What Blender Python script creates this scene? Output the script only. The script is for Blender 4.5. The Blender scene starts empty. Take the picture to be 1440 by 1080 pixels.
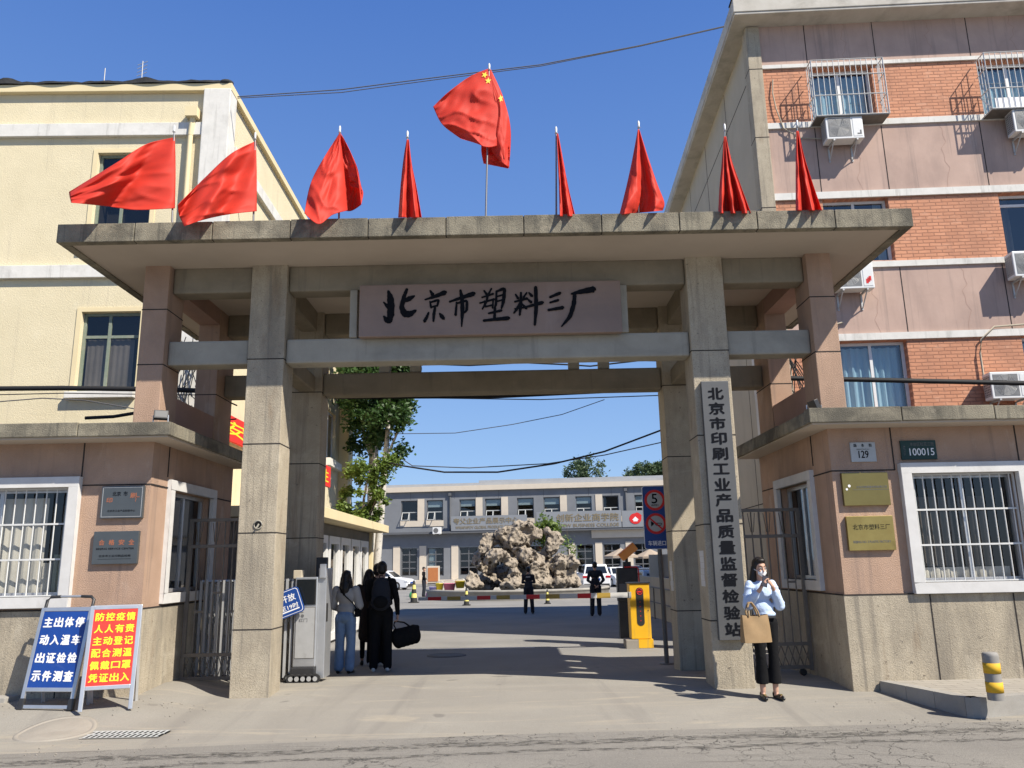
import bpy, bmesh, math, random
from mathutils import Vector, Matrix, noise
random.seed(7)
R_ = math.radians
SC = bpy.context.scene
COL = SC.collection

# ------------------------------------------------------------------ camera
FPX, CAMH = 1130.0, 1.65
ROLL = R_(1.1)
PITCH = math.atan(253 * math.cos(ROLL) / FPX)
sp, cp, sr, cr = math.sin(PITCH), math.cos(PITCH), math.sin(ROLL), math.cos(ROLL)
RW, UW, FW = Vector((1, 0, 0)), Vector((0, -sp, cp)), Vector((0, cp, sp))
XC, YC = RW * cr - UW * sr, RW * sr + UW * cr
cam_d = bpy.data.cameras.new('camera')
cam = bpy.data.objects.new('camera', cam_d)
COL.objects.link(cam)
cam_d.sensor_fit = 'HORIZONTAL'
cam_d.sensor_width = 36
cam_d.lens = 36 * FPX / 1440
cam_d.clip_end = 3000
mw = Matrix((XC, YC, -FW)).transposed().to_4x4()
mw.translation = Vector((0, 0, CAMH))
cam.matrix_world = mw
SC.camera = cam

# ------------------------------------------------------------------ light
SUNV = Vector((1.3, -1.0, 1.75)).normalized()
SUN_EL = math.asin(SUNV.z)
world = bpy.data.worlds.new("World")
SC.world = world
world.use_nodes = True
wn = world.node_tree
bg = wn.nodes['Background']
sky = wn.nodes.new('ShaderNodeTexSky')
sky.sky_type = 'NISHITA'
sky.sun_disc = False
sky.sun_elevation = SUN_EL
sky.sun_rotation = math.atan2(SUNV.x, SUNV.y)
sky.air_density = 1.0
sky.dust_density = 0.15
sky.ozone_density = 2.0
# clear spring air: the sky's own colours pulled towards the deep blue the place shows
_tc = wn.nodes.new('ShaderNodeTexCoord')
_sx = wn.nodes.new('ShaderNodeSeparateXYZ')
wn.links.new(_tc.outputs['Generated'], _sx.inputs[0])
_rp = wn.nodes.new('ShaderNodeValToRGB')
wn.links.new(_sx.outputs[2], _rp.inputs[0])
_rp.color_ramp.elements[0].position = 0.0
_rp.color_ramp.elements[0].color = (.42, .62, .90, 1)
_rp.color_ramp.elements[1].position = 1.0
_rp.color_ramp.elements[1].color = (.018, .055, .20, 1)
for _p, _c in ((.12, (.29, .50, .88)), (.30, (.18, .365, .80)), (.62, (.075, .205, .63))):
    _e = _rp.color_ramp.elements.new(_p)
    _e.color = (*_c, 1)
_sc = wn.nodes.new('ShaderNodeVectorMath')
_sc.operation = 'SCALE'
_sc.inputs['Scale'].default_value = 6.1
wn.links.new(_rp.outputs[0], _sc.inputs[0])
_mx = wn.nodes.new('ShaderNodeMix')
_mx.data_type = 'RGBA'
_mx.inputs[0].default_value = .82
wn.links.new(sky.outputs[0], _mx.inputs[6])
wn.links.new(_sc.outputs[0], _mx.inputs[7])
wn.links.new(_mx.outputs[2], bg.inputs[0])
bg.inputs[1].default_value = 0.10
sl = bpy.data.lights.new('sun', 'SUN')
sl.energy = 5.0
sl.angle = R_(0.5)
sl.color = (1.0, 0.93, 0.82)
so = bpy.data.objects.new('sun', sl)
COL.objects.link(so)
so.rotation_euler = (-SUNV).to_track_quat('-Z', 'Y').to_euler()
so.location = (20, -20, 40)
SC.view_settings.view_transform = 'Standard'
SC.view_settings.look = 'None'
SC.view_settings.exposure = 0.68
SC.view_settings.gamma = 1.0
SC.render.film_transparent = False
SC.cycles.max_bounces = 6
SC.cycles.transparent_max_bounces = 12
SC.cycles.use_denoising = True

# ------------------------------------------------------------------ picture -> place helpers
def ray(x, y):
    return XC * (x - 720) + YC * (540 - y) + FW * FPX
def at(x, y, Y):
    d = ray(x, y)
    return Vector((0, 0, CAMH)) + d * (Y / d.y)
def atx(x, y, X):
    d = ray(x, y)
    return Vector((0, 0, CAMH)) + d * (X / d.x)
PROF = [(-60, 0), (8.7, 0), (9.4, .03), (10.4, .10), (11, .13), (12, .09), (13.5, .0), (16, -.03), (20, -.05), (30, -.14), (45, -.18), (900, -.18)]
def sst(t):
    t = min(max(t, 0), 1)
    return t * t * (3 - 2 * t)
def zg(Y, X=0.0):
    e = .10 * sst((-3.7 - X) / .8) * sst((Y - 8.9) / .7) * sst((16 - Y) / 4)
    return zg0(Y) + e
def zg0(Y):
    for (a, b), (c, d) in zip(PROF, PROF[1:]):
        if a <= Y <= c:
            return b + (d - b) * (Y - a) / (c - a)
    return -.18
def gp(x, y, dz=0.0):
    z = 0
    for _ in range(40):
        d = ray(x, y)
        t = (z + dz - CAMH) / d.z
        p = Vector((d.x * t, d.y * t, z + dz))
        z = zg(p.y, p.x)
    return p

# ------------------------------------------------------------------ materials
M = {}
def newmat(name):
    m = bpy.data.materials.new(name)
    m.use_nodes = True
    M[name] = m
    nt = m.node_tree
    return m, nt, nt.nodes['Principled BSDF']
def rgba(c):
    return (c[0], c[1], c[2], 1)
def nz(nt, vec, scale, detail=5, rough=.6, dist=0):
    n = nt.nodes.new('ShaderNodeTexNoise')
    n.inputs['Scale'].default_value = scale
    n.inputs['Detail'].default_value = detail
    n.inputs['Roughness'].default_value = rough
    n.inputs['Distortion'].default_value = dist
    nt.links.new(vec, n.inputs['Vector'])
    return n.outputs[0]
def ramp(nt, fac, lo, hi):
    n = nt.nodes.new('ShaderNodeMapRange')
    n.inputs[1].default_value = lo
    n.inputs[2].default_value = hi
    nt.links.new(fac, n.inputs[0])
    return n.outputs[0]
def mul(nt, fac, k):
    n = nt.nodes.new('ShaderNodeMath')
    n.operation = 'MULTIPLY'
    nt.links.new(fac, n.inputs[0])
    n.inputs[1].default_value = k
    return n.outputs[0]
def mixc(nt, fac, a, b):
    n = nt.nodes.new('ShaderNodeMix')
    n.data_type = 'RGBA'
    if isinstance(fac, (int, float)):
        n.inputs[0].default_value = fac
    else:
        nt.links.new(fac, n.inputs[0])
    for i, v in ((6, a), (7, b)):
        if isinstance(v, tuple):
            n.inputs[i].default_value = rgba(v)
        else:
            nt.links.new(v, n.inputs[i])
    return n.outputs[2]
def coords(nt, scale=None, kind='Object'):
    tc = nt.nodes.new('ShaderNodeTexCoord')
    v = tc.outputs[kind]
    if scale:
        mp = nt.nodes.new('ShaderNodeMapping')
        mp.inputs['Scale'].default_value = scale
        nt.links.new(v, mp.inputs[0])
        v = mp.outputs[0]
    return v
def bump(nt, b, h, strength, dist, prev=None):
    n = nt.nodes.new('ShaderNodeBump')
    n.inputs['Strength'].default_value = strength
    n.inputs['Distance'].default_value = dist
    nt.links.new(h, n.inputs['Height'])
    if prev is not None:
        nt.links.new(prev, n.inputs['Normal'])
    nt.links.new(n.outputs[0], b.inputs['Normal'])
    return n.outputs[0]
def pmat(name, c1, c2=None, scale=3.0, rough=.85, bmp=None, speck=None, stain=None, metal=0, spec=.3):
    """bmp=(scale, strength, dist); speck=(scale, colour, lo, hi, amount); stain=(colour, scale xyz, lo, hi, amount)"""
    m, nt, b = newmat(name)
    v = coords(nt)
    b.inputs['Roughness'].default_value = rough
    b.inputs['Metallic'].default_value = metal
    b.inputs['Specular IOR Level'].default_value = spec
    c = c1
    if c2:
        c = mixc(nt, ramp(nt, nz(nt, v, scale, 6), .3, .7), c1, c2)
    for s in ([speck] if speck and not isinstance(speck, list) else (speck or [])):
        c = mixc(nt, mul(nt, ramp(nt, nz(nt, v, s[0], 3, .7), s[2], s[3]), s[4]), c, s[1])
    for s in ([stain] if stain and not isinstance(stain, list) else (stain or [])):
        vv = coords(nt, s[1])
        c = mixc(nt, mul(nt, ramp(nt, nz(nt, vv, 1.0, 7, .65, .4), s[2], s[3]), s[4]), c, s[0])
    if isinstance(c, tuple):
        b.inputs['Base Color'].default_value = rgba(c)
    else:
        nt.links.new(c, b.inputs['Base Color'])
    if bmp:
        bump(nt, b, nz(nt, v, bmp[0], 4, .7), bmp[1], bmp[2])
    return m
dirt = (.09, .08, .065)
pmat('washed_stone', (.46, .40, .30), (.385, .33, .245), 4, .95, (70, .8, .012), [(110, (.13, .11, .085), .55, .68, .75), (85, (.60, .54, .43), .60, .72, .6), (14, (.16, .14, .11), .66, .70, .8)],
     [((.18, .16, .13), (1.5, 1.5, .5), .48, .70, .7), ((.21, .145, .09), (4, 4, .8), .60, .71, .45), ((.16, .145, .12), (11, 11, .35), .54, .68, .6), ((.56, .50, .39), (1.1, 1.1, 1.4), .58, .66, .4), ((.10, .09, .075), (6, 6, 6), .69, .73, .7)])
pmat('fascia_stone', (.30, .27, .20), (.22, .195, .145), 5, .95, (60, .9, .012), [(90, (.1, .09, .07), .55, .68, .7), (75, (.5, .45, .35), .6, .72, .5)],
     [((.075, .07, .058), (1.2, 1.2, 1.6), .45, .63, .8), ((.09, .085, .07), (9, 9, .8), .53, .66, .6), ((.42, .37, .28), (2.3, 2.3, 2.3), .58, .68, .5)])
pmat('grey_render', (.37, .345, .285), (.305, .285, .235), 3, .9, (120, .35, .004), (160, (.18, .17, .15), .55, .7, .4), [((.16, .155, .14), (1.2, 1.2, 2), .5, .75, .5), ((.15, .145, .13), (10, 10, .6), .57, .72, .45)])
pmat('brown_render', (.27, .235, .175), (.215, .185, .135), 3, .92, (120, .4, .004), (150, (.15, .13, .1), .55, .7, .4), [((.13, .115, .09), (1.2, 1.2, 2), .5, .75, .5), ((.12, .105, .085), (10, 10, .6), .57, .72, .45)])
pmat('pink_roughcast', (.47, .32, .23), (.40, .267, .188), 3, .95, (75, .9, .012), (100, (.27, .17, .13), .55, .7, .5), [((.25, .18, .14), (1, 1, .4), .48, .72, .6), ((.25, .18, .145), (9, 9, .3), .55, .69, .55), ((.54, .43, .34), (2.5, 2.5, 1.2), .60, .70, .45), ((.17, .14, .12), (5, 5, 5), .68, .73, .6)])
pmat('pink_smooth', (.40, .255, .20), (.34, .215, .17), 2.5, .9, (30, .25, .006), (90, (.28, .18, .14), .58, .7, .3), ((.24, .17, .14), (.9, .9, .35), .5, .78, .55))
pmat('mauve_render', (.50, .36, .295), (.43, .305, .25), 1.6, .9, (24, .2, .006), (70, (.46, .36, .32), .6, .7, .4), [((.28, .205, .175), (.7, .7, .3), .47, .7, .6), ((.57, .48, .43), (1.2, 1.2, .35), .64, .76, .35), ((.26, .20, .175), (7, 7, .25), .55, .69, .6)])
pmat('soffit_paint', (.52, .45, .375), (.46, .395, .325), 1.2, .9, (40, .15, .003), None, ((.36, .31, .25), (.8, .8, .8), .55, .8, .4))
pmat('yellow_stucco', (.70, .615, .42), (.64, .56, .375), 1.5, .92, (42, .75, .012), (60, (.55, .47, .31), .58, .72, .3), [((.50, .44, .32), (.6, .6, .25), .55, .8, .4), ((.43, .38, .285), (6, 6, .22), .57, .72, .5), ((.74, .68, .5), (1.4, 1.4, .6), .62, .74, .4)])
pmat('yellow_smooth', (.72, .61, .38), (.67, .56, .34), 1.2, .9, (20, .15, .004), None, ((.5, .42, .27), (.5, .5, .2), .55, .8, .3))
pmat('white_trim', (.70, .68, .63), (.60, .585, .54), 4, .85, (18, .35, .006), None, [((.3, .29, .26), (2, 2, 1.2), .55, .75, .55), ((.27, .26, .23), (8, 8, .5), .56, .72, .55)])
pmat('grey_trim', (.46, .46, .44), (.38, .38, .365), 4, .85, (40, .3, .004), None, ((.2, .2, .19), (2, 2, 2), .52, .75, .55))
pmat('white_surround', (.62, .61, .59), (.54, .53, .51), 6, .8, (50, .2, .003), None, ((.33, .31, .28), (3, 3, 2), .58, .76, .4))
pmat('panel_beige', (.48, .42, .315), (.42, .365, .275), 1.0, .9, (50, .25, .004), (120, (.25, .22, .17), .57, .7, .35), ((.24, .215, .17), (.6, .6, .22), .5, .78, .5))
pmat('cornice', (.55, .52, .46), (.46, .43, .37), 3, .88, (25, .4, .008), None, [((.2, .185, .155), (1.5, 1.5, 3), .5, .74, .6), ((.35, .25, .16), (4, 4, 1), .66, .76, .4)])
pmat('joint_dark', (.035, .03, .027), None, 1, .95)
pmat('tar_felt', (.03, .03, .03), (.05, .05, .05), 5, .9, (15, .6, .02))
pmat('white_metal', (.62, .62, .60), (.55, .55, .53), 8, .45, None, None, ((.28, .2, .13), (5, 5, 3), .62, .76, .45), 0, .5)
pmat('alu', (.56, .57, .58), (.48, .49, .5), 6, .38, None, None, None, .7)
pmat('alu_matte', (.50, .50, .49), (.43, .43, .42), 6, .5, None, None, ((.2, .19, .17), (4, 4, 4), .6, .78, .4), .35)
pmat('grey_iron', (.175, .16, .14), (.13, .12, .105), 9, .6, (60, .3, .003), None, ((.16, .09, .05), (5, 5, 3), .62, .76, .5), .2, .4)
pmat('pvc_white', (.72, .72, .70), (.66, .66, .64), 3, .4, None, None, None, 0, .5)
pmat('old_wood_green', (.16, .21, .16), (.24, .25, .2), 9, .7, (40, .3, .003), None, ((.4, .4, .36), (6, 6, 6), .58, .7, .5))
pmat('dark_room', (.018, .018, .018), None, 1, .9)
pmat('grey_room', (.16, .15, .14), (.11, .10, .09), 1.2, .9)
pmat('brown_blind', (.17, .155, .145), (.12, .11, .10), 2, .8)
pmat('paper_blind', (.70, .67, .60), (.60, .575, .52), 1.5, .85, None, None, ((.25, .24, .22), (2, 2, 2), .6, .75, .4))
pmat('blue_curtain', (.55, .66, .70), (.62, .71, .74), 2, .8)
pmat('red_cloth', (.80, .075, .045), (.72, .058, .036), 2.2, .62, (160, .12, .002), None, None, 0, .35)
def translucent(name, f):
    nt = M[name].node_tree
    b = nt.nodes['Principled BSDF']
    tr = nt.nodes.new('ShaderNodeBsdfTranslucent')
    for l in b.inputs['Base Color'].links:
        nt.links.new(l.from_socket, tr.inputs[0])
    mx = nt.nodes.new('ShaderNodeMixShader')
    mx.inputs[0].default_value = f
    nt.links.new(b.outputs[0], mx.inputs[1])
    nt.links.new(tr.outputs[0], mx.inputs[2])
    nt.links.new(mx.outputs[0], nt.nodes['Material Output'].inputs[0])
translucent('red_cloth', .42)
pmat('gold_star', (.85, .62, .06), None, 1, .6)
pmat('flag_pole', (.25, .25, .25), None, 1, .4, metal=.7)
pmat('white_plastic', (.70, .70, .68), None, 1, .4, spec=.5)
pmat('black_plastic', (.02, .02, .022), (.035, .035, .035), 6, .45, spec=.5)
pmat('rubber', (.025, .025, .025), None, 1, .8)
pmat('cable_black', (.015, .015, .016), None, 1, .7)
pmat('cable_thin', (.10, .10, .105), None, 1, .7)
pmat('sign_blue', (.012, .055, .24), (.014, .06, .26), 3, .4, None, None, None, 0, .5)
pmat('board_blue', (.008, .045, .24), (.014, .06, .28), 2.5, .38, (3.5, .35, .03), None, ((.10, .15, .30), (3, 3, 6), .62, .75, .3), 0, .5)
pmat('board_red', (.72, .045, .028), (.63, .035, .022), 2.5, .38, (3.5, .35, .03), None, ((.70, .22, .17), (3, 3, 6), .62, .75, .3), 0, .5)
pmat('letter_white', (.80, .80, .80), None, 1, .6)
pmat('letter_yellow', (.85, .68, .03), None, 1, .6)
pmat('letter_black', (.008, .009, .012), None, 1, .85, spec=.08)
pmat('letter_grey', (.13, .13, .13), None, 1, .5)
pmat('letter_rust', (.36, .13, .07), None, 1, .6)
pmat('letter_gold', (.22, .18, .11), None, 1, .5)
pmat('ring_red', (.62, .03, .03), None, 1, .45)
pmat('brown_board', (.29, .205, .16), (.225, .16, .125), .9, .5, (30, .08, .002), None, [((.16, .115, .1), (.8, 1, 1.6), .45, .75, .6), ((.37, .29, .26), (2, 1, .5), .6, .8, .3)], 0, .4)
pmat('steel_board', (.125, .128, .13), (.095, .097, .10), 1.4, .55, None, None, ((.07, .07, .072), (1.2, 1.2, .5), .5, .75, .5), .3)
pmat('plaque_grey', (.125, .138, .142), (.10, .11, .115), 2.5, .42, None, None, None, .55)
pmat('brass', (.46, .35, .12), (.36, .26, .085), 4, .34, None, None, ((.16, .12, .05), (5, 5, 5), .58, .75, .55), .8)
pmat('brass_dull', (.30, .235, .085), (.25, .19, .07), 3, .32, None, None, None, .8)
pmat('plate_grey', (.45, .46, .45), (.38, .39, .38), 5, .5, None, None, None, .2)
pmat('plate_green', (.012, .04, .035), (.02, .05, .042), 4, .45)
pmat('barrier_yellow', (.80, .45, .014), (.70, .38, .014), 3, .45, (30, .12, .004), None, [((.28, .2, .07), (6, 6, 4), .60, .70, .55), ((.35, .26, .1), (9, 9, .8), .58, .7, .45)], 0, .5)
pmat('bollard_grey', (.29, .275, .25), (.22, .21, .195), 6, .7, (40, .2, .003))
pmat('amber_tape', (.66, .40, .03), (.58, .34, .025), 9, .7, None, None, ((.35, .24, .08), (6, 6, 6), .58, .74, .5))
pmat('orange_paint', (.90, .34, .08), None, 1, .5)
pmat('boom_white', (.66, .65, .62), (.58, .57, .54), 4, .5, None, None, ((.3, .29, .27), (6, 6, 6), .6, .75, .4))
pmat('boom_gold', (.42, .28, .06), None, 1, .5)
pmat('skin', (.50, .30, .215), (.46, .27, .19), 4, .6, spec=.4)
pmat('hair', (.012, .010, .009), (.022, .017, .014), 12, .42, (90, .5, .006))
pmat('shirt_blue', (.52, .62, .78), (.45, .56, .74), 5, .85, (13, .5, .03))
pmat('black_fabric', (.008, .008, .009), (.012, .012, .013), 4, .9, (16, .5, .012), None, None, 0, .1)
pmat('navy_fabric', (.018, .022, .032), (.012, .014, .022), 4, .8, (22, .4, .01))
pmat('grey_knit', (.42, .40, .38), (.36, .345, .33), 5, .9, (16, .5, .02))
pmat('denim', (.16, .25, .40), (.23, .33, .48), 6, .85, (15, .8, .03))
pmat('brown_fabric', (.045, .03, .022), None, 1, .9)
pmat('dark_coat', (.018, .015, .015), None, 1, .9)
pmat('mask_white', (.78, .78, .77), None, 1, .8)
pmat('shoe_black', (.012, .012, .012), None, 1, .3, spec=.6)
pmat('shoe_white', (.6, .6, .58), None, 1, .6)
pmat('jute', (.30, .205, .11), (.25, .165, .085), 6, .95, (140, .5, .004), None, ((.28, .18, .09), (3, 3, 3), .55, .75, .3))
pmat('phone', (.02, .02, .03), None, 1, .15)
pmat('car_white', (.74, .75, .76), None, 1, .22, spec=.6)
pmat('car_dark', (.05, .055, .06), None, 1, .2, spec=.6)
pmat('car_silver', (.42, .44, .45), None, 1, .25, metal=.4)
pmat('car_glass', (.012, .015, .018), None, 1, .06, spec=.8)
pmat('tail_red', (.40, .012, .02), None, 1, .2)
pmat('lamp_clear', (.6, .62, .64), None, 1, .1)
pmat('tyre', (.02, .02, .02), None, 1, .85)
pmat('parasol_cloth', (.36, .29, .22), None, 1, .85)
pmat('wood_orange', (.45, .17, .06), (.38, .14, .05), 4, .7)
pmat('planter_pink', (.55, .33, .27), None, 1, .9)
pmat('pail_yellow', (.78, .62, .05), None, 1, .5)
pmat('pail_pink', (.78, .22, .36), None, 1, .5)
pmat('pail_lilac', (.30, .28, .62), None, 1, .5)
pmat('green_plastic', (.05, .36, .13), None, 1, .5)
pmat('cone_black', (.03, .03, .03), None, 1, .7)
pmat('cone_yellow', (.72, .62, .18), None, 1, .6)
pmat('birch_bark', (.58, .55, .50), (.46, .44, .40), 3, .9, (14, .5, .02), None, ((.05, .045, .04), (5, 5, 11), .56, .66, .85))
pmat('bark', (.14, .115, .09), (.09, .075, .06), 6, .95, (14, .8, .03))
pmat('grey_facade', (.20, .21, .225), (.17, .178, .19), .8, .9, (8, .1, .01), None, ((.13, .135, .145), (.25, .25, .12), .52, .8, .45))
pmat('grey_facade_dark', (.115, .12, .13), (.10, .105, .113), .8, .85)
pmat('cream_panel', (.60, .53, .43), (.55, .48, .39), 1.5, .85)
pmat('roof_grey', (.36, .37, .38), (.30, .31, .32), .8, .8)
pmat('fascia_light', (.24, .255, .275), (.21, .222, .24), .6, .7)
pmat('shop_dark', (.03, .034, .037), None, 1, .3)
pmat('curtain_blue', (.32, .42, .47), None, 1, .8)
pmat('banner_red', (.68, .03, .022), None, 1, .65)
pmat('rock', (.39, .335, .265), (.25, .21, .165), 1.6, .95, (5, 1.0, .12), [(2.6, (.035, .029, .023), .54, .60, .95), (7, (.07, .055, .042), .60, .66, .8), (9, (.60, .51, .40), .6, .74, .6)], ((.17, .14, .115), (.6, .6, .6), .55, .78, .4))  # darkest specks paint the shade inside the stone's pits and holes
pmat('kerb_stone', (.33, .315, .285), (.27, .255, .23), 3, .92, (60, .4, .006), (110, (.2, .19, .17), .56, .7, .4), ((.18, .17, .15), (1.5, 1.5, 1.5), .5, .76, .45))
pmat('iron_cover', (.13, .12, .11), (.10, .095, .085), 12, .7, (40, .5, .006))
pmat('concrete_cover', (.30, .275, .235), (.26, .235, .2), 5, .92, (50, .4, .006), (90, (.18, .165, .14), .56, .7, .4))
pmat('drain_white', (.45, .47, .46), None, 1, .6)
pmat('pit_dark', (.008, .008, .008), None, 1, .95)
pmat('wall_grey', (.22, .21, .19), (.18, .17, .155), 1.2, .9, (40, .3, .005), None, ((.12, .115, .1), (.8, .8, .4), .5, .76, .5))

def leafmat(name, c1, c2):
    m, nt, b = newmat(name)
    v = coords(nt)
    c = mixc(nt, ramp(nt, nz(nt, v, 1.6, 3), .35, .65), c1, c2)
    nt.links.new(c, b.inputs['Base Color'])
    b.inputs['Roughness'].default_value = .55
    tr = nt.nodes.new('ShaderNodeBsdfTranslucent')
    nt.links.new(c, tr.inputs[0])
    mx = nt.nodes.new('ShaderNodeMixShader')
    mx.inputs[0].default_value = .32
    nt.links.new(b.outputs[0], mx.inputs[1])
    nt.links.new(tr.outputs[0], mx.inputs[2])
    nt.links.new(mx.outputs[0], nt.nodes['Material Output'].inputs[0])
leafmat('leaf_green', (.028, .07, .016), (.055, .115, .026))
leafmat('leaf_light', (.10, .165, .028), (.155, .225, .042))
leafmat('leaf_far', (.06, .10, .045), (.09, .135, .06))

def brickmat():
    m, nt, b = newmat('orange_brick')
    tc = nt.nodes.new('ShaderNodeTexCoord')
    sx = nt.nodes.new('ShaderNodeSeparateXYZ')
    cx = nt.nodes.new('ShaderNodeCombineXYZ')
    nt.links.new(tc.outputs['Object'], sx.inputs[0])
    nt.links.new(sx.outputs[0], cx.inputs[0])
    nt.links.new(sx.outputs[2], cx.inputs[1])
    br = nt.nodes.new('ShaderNodeTexBrick')
    br.inputs['Scale'].default_value = 1.0
    br.inputs['Brick Width'].default_value = .25
    br.inputs['Row Height'].default_value = .078
    br.inputs['Mortar Size'].default_value = .011
    br.inputs['Mortar Smooth'].default_value = .35
    br.inputs['Color1'].default_value = (.60, .275, .155, 1)
    br.inputs['Color2'].default_value = (.50, .22, .122, 1)
    br.inputs['Mortar'].default_value = (.37, .165, .095, 1)
    dv = nt.nodes.new('ShaderNodeVectorMath')
    dv.operation = 'ADD'
    nn = nt.nodes.new('ShaderNodeTexNoise')
    nn.inputs['Scale'].default_value = 9
    nt.links.new(cx.outputs[0], nn.inputs['Vector'])
    sc = nt.nodes.new('ShaderNodeVectorMath')
    sc.operation = 'SCALE'
    sc.inputs['Scale'].default_value = .02
    nt.links.new(nn.outputs['Color'], sc.inputs[0])
    nt.links.new(cx.outputs[0], dv.inputs[0])
    nt.links.new(sc.outputs[0], dv.inputs[1])
    nt.links.new(dv.outputs[0], br.inputs['Vector'])
    c = mixc(nt, mul(nt, ramp(nt, nz(nt, coords(nt, (1, 1, .5)), 1.2, 7), .47, .68), .6), br.outputs['Color'], (.35, .165, .10))
    c = mixc(nt, mul(nt, ramp(nt, nz(nt, coords(nt, (2, 2, 6)), 1.6, 4), .58, .68), .4), c, (.64, .36, .24))
    c = mixc(nt, mul(nt, ramp(nt, nz(nt, coords(nt, (6, 6, .3)), 1.0, 6), .57, .7), .45), c, (.27, .13, .085))
    nt.links.new(c, b.inputs['Base Color'])
    b.inputs['Roughness'].default_value = .85
    p = bump(nt, b, nz(nt, coords(nt), 50, 4), .3, .006)
    inv = nt.nodes.new('ShaderNodeMath')
    inv.operation = 'SUBTRACT'
    inv.inputs[0].default_value = 1
    nt.links.new(br.outputs['Fac'], inv.inputs[1])
    bump(nt, b, inv.outputs[0], 1.0, .012, p)
brickmat()

def glassmat(name, tint, fac, rough=.02):
    m, nt, b = newmat(name)
    out = nt.nodes['Material Output']
    tr = nt.nodes.new('ShaderNodeBsdfTransparent')
    tr.inputs[0].default_value = rgba(tint)
    gl = nt.nodes.new('ShaderNodeBsdfGlossy')
    gl.inputs['Roughness'].default_value = rough
    lf = nt.nodes.new('ShaderNodeLayerWeight')
    lf.inputs['Blend'].default_value = .5
    lw = nt.nodes.new('ShaderNodeMath')
    lw.operation = 'POWER'
    lw.inputs[1].default_value = 4.0
    nt.links.new(lf.outputs['Facing'], lw.inputs[0])
    ad = nt.nodes.new('ShaderNodeMath')
    ad.operation = 'ADD'
    ad.use_clamp = True
    ad.inputs[1].default_value = fac
    nt.links.new(lw.outputs[0], ad.inputs[0])
    mx = nt.nodes.new('ShaderNodeMixShader')
    nt.links.new(ad.outputs[0], mx.inputs[0])
    nt.links.new(tr.outputs[0], mx.inputs[1])
    nt.links.new(gl.outputs[0], mx.inputs[2])
    nt.links.new(mx.outputs[0], out.inputs[0])
glassmat('glass', (.80, .80, .78), .07)
glassmat('glass_blue', (.62, .72, .76), .14)

def groundmat():
    m, nt, b = newmat('apron_concrete')
    v = coords(nt)
    c = mixc(nt, ramp(nt, nz(nt, v, .35, 7), .35, .65), (.29, .272, .236), (.238, .223, .195))
    c = mixc(nt, mul(nt, ramp(nt, nz(nt, v, 60, 3, .7), .52, .68), .5), c, (.19, .175, .15))
    c = mixc(nt, mul(nt, ramp(nt, nz(nt, v, 45, 3, .7), .58, .72), .4), c, (.40, .368, .31))
    c = mixc(nt, mul(nt, ramp(nt, nz(nt, v, 1.1, 8, .7, .6), .55, .72), .45), c, (.22, .2, .17))
    c = mixc(nt, mul(nt, ramp(nt, nz(nt, coords(nt, (.25, 1.6, 1)), 1.0, 6, .6, .5), .55, .75), .4), c, (.36, .325, .262))
    c = mixc(nt, mul(nt, ramp(nt, nz(nt, coords(nt, (1.9, .16, 1)), 1.0, 6, .6, .8), .54, .68), .6), c, (.185, .172, .155))
    c = mixc(nt, mul(nt, ramp(nt, nz(nt, v, 2.6, 2, .4), .70, .74), .55), c, (.12, .11, .1))
    c = mixc(nt, mul(nt, ramp(nt, nz(nt, v, .22, 4, .5, 1.2), .47, .56), .35), c, (.215, .198, .172))
    c = mixc(nt, mul(nt, ramp(nt, nz(nt, coords(nt, (.5, 3.5, 1)), .7, 7, .7, 1.5), .56, .66), .5), c, (.37, .325, .25))
    # inner yard: fades to a greyer, slightly darker tone
    sx = nt.nodes.new('ShaderNodeSeparateXYZ')
    nt.links.new(v, sx.inputs[0])
    c = mixc(nt, ramp(nt, sx.outputs[1], 13.2, 17.0), c, mixc(nt, ramp(nt, nz(nt, v, .5, 7), .35, .65), (.25, .24, .222), (.20, .193, .18)))
    nt.links.new(c, b.inputs['Base Color'])
    b.inputs['Roughness'].default_value = .92
    b.inputs['Specular IOR Level'].default_value = .25
    p = bump(nt, b, nz(nt, v, 55, 4, .7), .5, .008)
    bump(nt, b, nz(nt, v, 3, 5), .25, .03, p)
groundmat()
def seammat():
    m, nt, b = newmat('seam_patch')
    v = coords(nt)
    b.inputs['Base Color'].default_value = (.075, .07, .062, 1)
    b.inputs['Roughness'].default_value = .95
    tr = nt.nodes.new('ShaderNodeBsdfTransparent')
    mx = nt.nodes.new('ShaderNodeMixShader')
    nt.links.new(mul(nt, ramp(nt, nz(nt, coords(nt, (2.2, 7, 1)), 3.2, 7, .75, .6), .47, .58), .75), mx.inputs[0])
    nt.links.new(tr.outputs[0], mx.inputs[1])
    nt.links.new(b.outputs[0], mx.inputs[2])
    nt.links.new(mx.outputs[0], nt.nodes['Material Output'].inputs[0])
seammat()
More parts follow.
